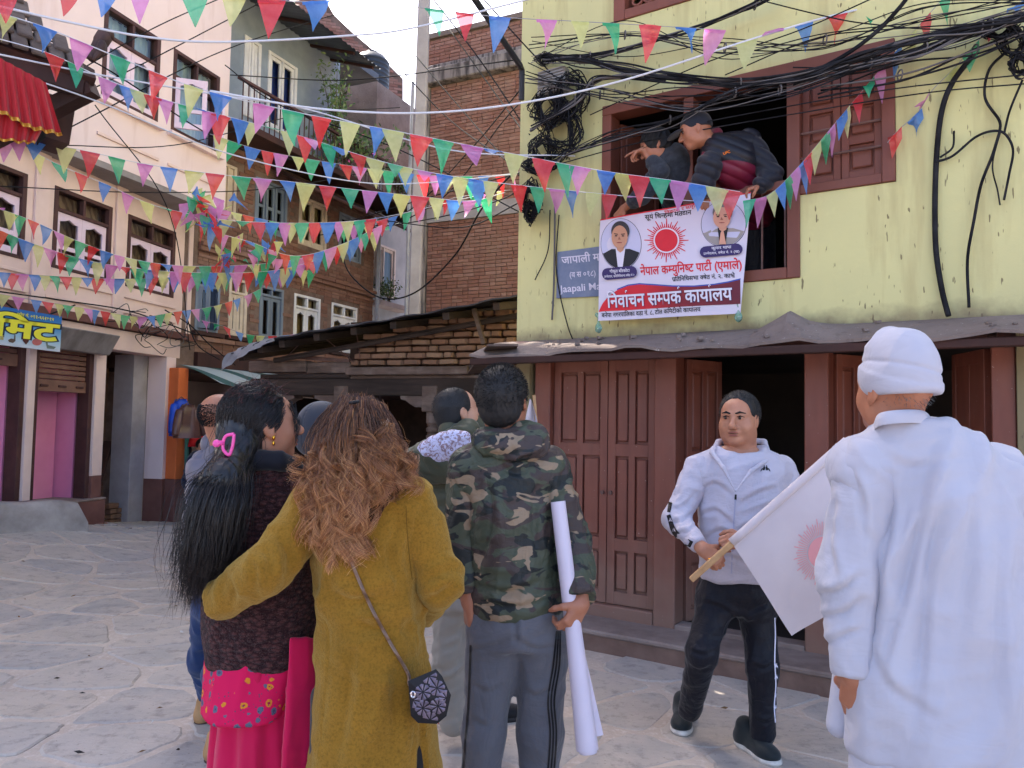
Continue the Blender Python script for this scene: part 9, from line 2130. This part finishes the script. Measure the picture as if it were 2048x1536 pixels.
def tangle(label, zones, n_, seed):
  r = random.Random(seed); t = thing('cable_tangle', FY.at(zones[0][0], zones[0][1] + 60, .15), label, 'cables'); mb = MB()
  for k in range(n_):
    z = r.choice(zones); u0, v0, ru, rv = z; m_ = r.randint(4, 7); a = r.uniform(0, 6.28); P_ = []
    for i in range(m_):
      a += r.uniform(.6, 1.9) * r.choice([1, 1, -1]); P_.append(FY.at(u0 + ru * r.uniform(.3, 1) * math.cos(a), v0 + rv * r.uniform(.3, 1) * math.sin(a), .12 + r.uniform(-.09, .09)))
    mb.tube(spline(P_, 7), r.choice([.0025, .0032, .0045]), 4)
  w = mb.build('strands', M_CABLE, t, True); w['kind'] = 'stuff'
  for k in range(5):
    z = zones[k % len(zones)]; P_ = [FY.at(z[0] + z[2] * .5 * math.cos(q), z[1] + z[3] * .5 * math.sin(q), .10 + .03 * math.sin(q * 2)) for q in np.linspace(0, 5.6, 9)]; V, F = tube_vf(spline(P_, 6), .007, 6); obj('coil', V, F, M_GREYC if k % 2 else M_CABLE, t, True)
tangle('dense tangle of black cables below the floodlight at house corner', [(1090, 118, 26, 16), (1095, 215, 42, 50), (1085, 300, 34, 40), (1078, 330, 40, 22), (1062, 400, 26, 48), (1060, 425, 14, 30), (1120, 260, 50, 70), (1140, 190, 46, 60)], 210, 1)
tangle('bristling tangle of cables and wire ends by the right roof corner', [(2025, 85, 36, 40), (2000, 60, 50, 26), (2040, 130, 26, 30)], 60, 2)
tp = thing('cable_tangle', FP.at(300, 650, .1), 'loose curls of cable on the pink house brown band', 'cables'); r = random.Random(6); 
for k in range(14):
  u0, v0 = r.uniform(235, 370), r.uniform(625, 690); a = r.uniform(0, 6); P_ = []
  for i in range(5): a += r.uniform(.5, 1.7); P_.append(FP.at(u0 + r.uniform(8, 34) * math.cos(a), v0 + r.uniform(6, 26) * math.sin(a), .15 + r.uniform(-.05, .05)))
  V, F = tube_vf(spline(P_, 7), .006, 5); obj('cable', V, F, M_CABLE if k % 3 else M_GREYC, tp, True)
for lb_, a in zip(('black cable running the length of the pink house band', 'black cable drooping across the butcher signboard', 'cable sagging from pink house corner to the brick house', 'short cable hanging beside the pink house corner'), (((-10, 582), (120, 600), (240, 618), (300, 635), (390, 668)), ((-10, 588), (60, 640), (90, 632), (150, 610)), ((330, 620), (380, 650), (420, 690), (470, 730)), ((375, 640), (395, 690), (440, 720)))): wire([FP.at(u, v, .25) if u < 380 else FB.at(u, v, .3) for u, v in a], .009, lb_, grp='cables on the pink house')
# ================================================================ LITTER
rl_ = random.Random(8); M_SCRAP = [M('dry_leaf', srgb(112, 84, 58), None, .9), M('paper_scrap', srgb(196, 192, 188), None, .9), M('dark_scrap', srgb(52, 48, 46), None, .9)]
for k in range(46):
  c_ = gnd(rl_.uniform(20, 1500), rl_.uniform(1090, 1530)); s_ = rl_.uniform(.012, .03); a = rl_.uniform(0, 6.28); z = float(gz(c_[0], c_[1])) + .02; e = np.array([math.cos(a), math.sin(a), 0]) * s_; f = np.array([-math.sin(a), math.cos(a), 0]) * s_ * .4
  if np.dot(c_ - FY.O, FY.n) < .45: continue
  p = np.array([c_[0], c_[1], z]); j = 0 if k % 3 else (1 if k % 2 else 2)
  tag(obj('litter', [p - e, p - f + UPZ * .004, p + e + UPZ * .006, p + f, p + UPZ * .010], [(0, 1, 4), (1, 2, 4), (2, 3, 4), (3, 0, 4)], M_SCRAP[j]), ('curled dry leaf lying on the paving', 'small white paper scrap lying on the paving', 'dark crumpled scrap lying on the paving')[j], 'litter', 'litter on the paving')
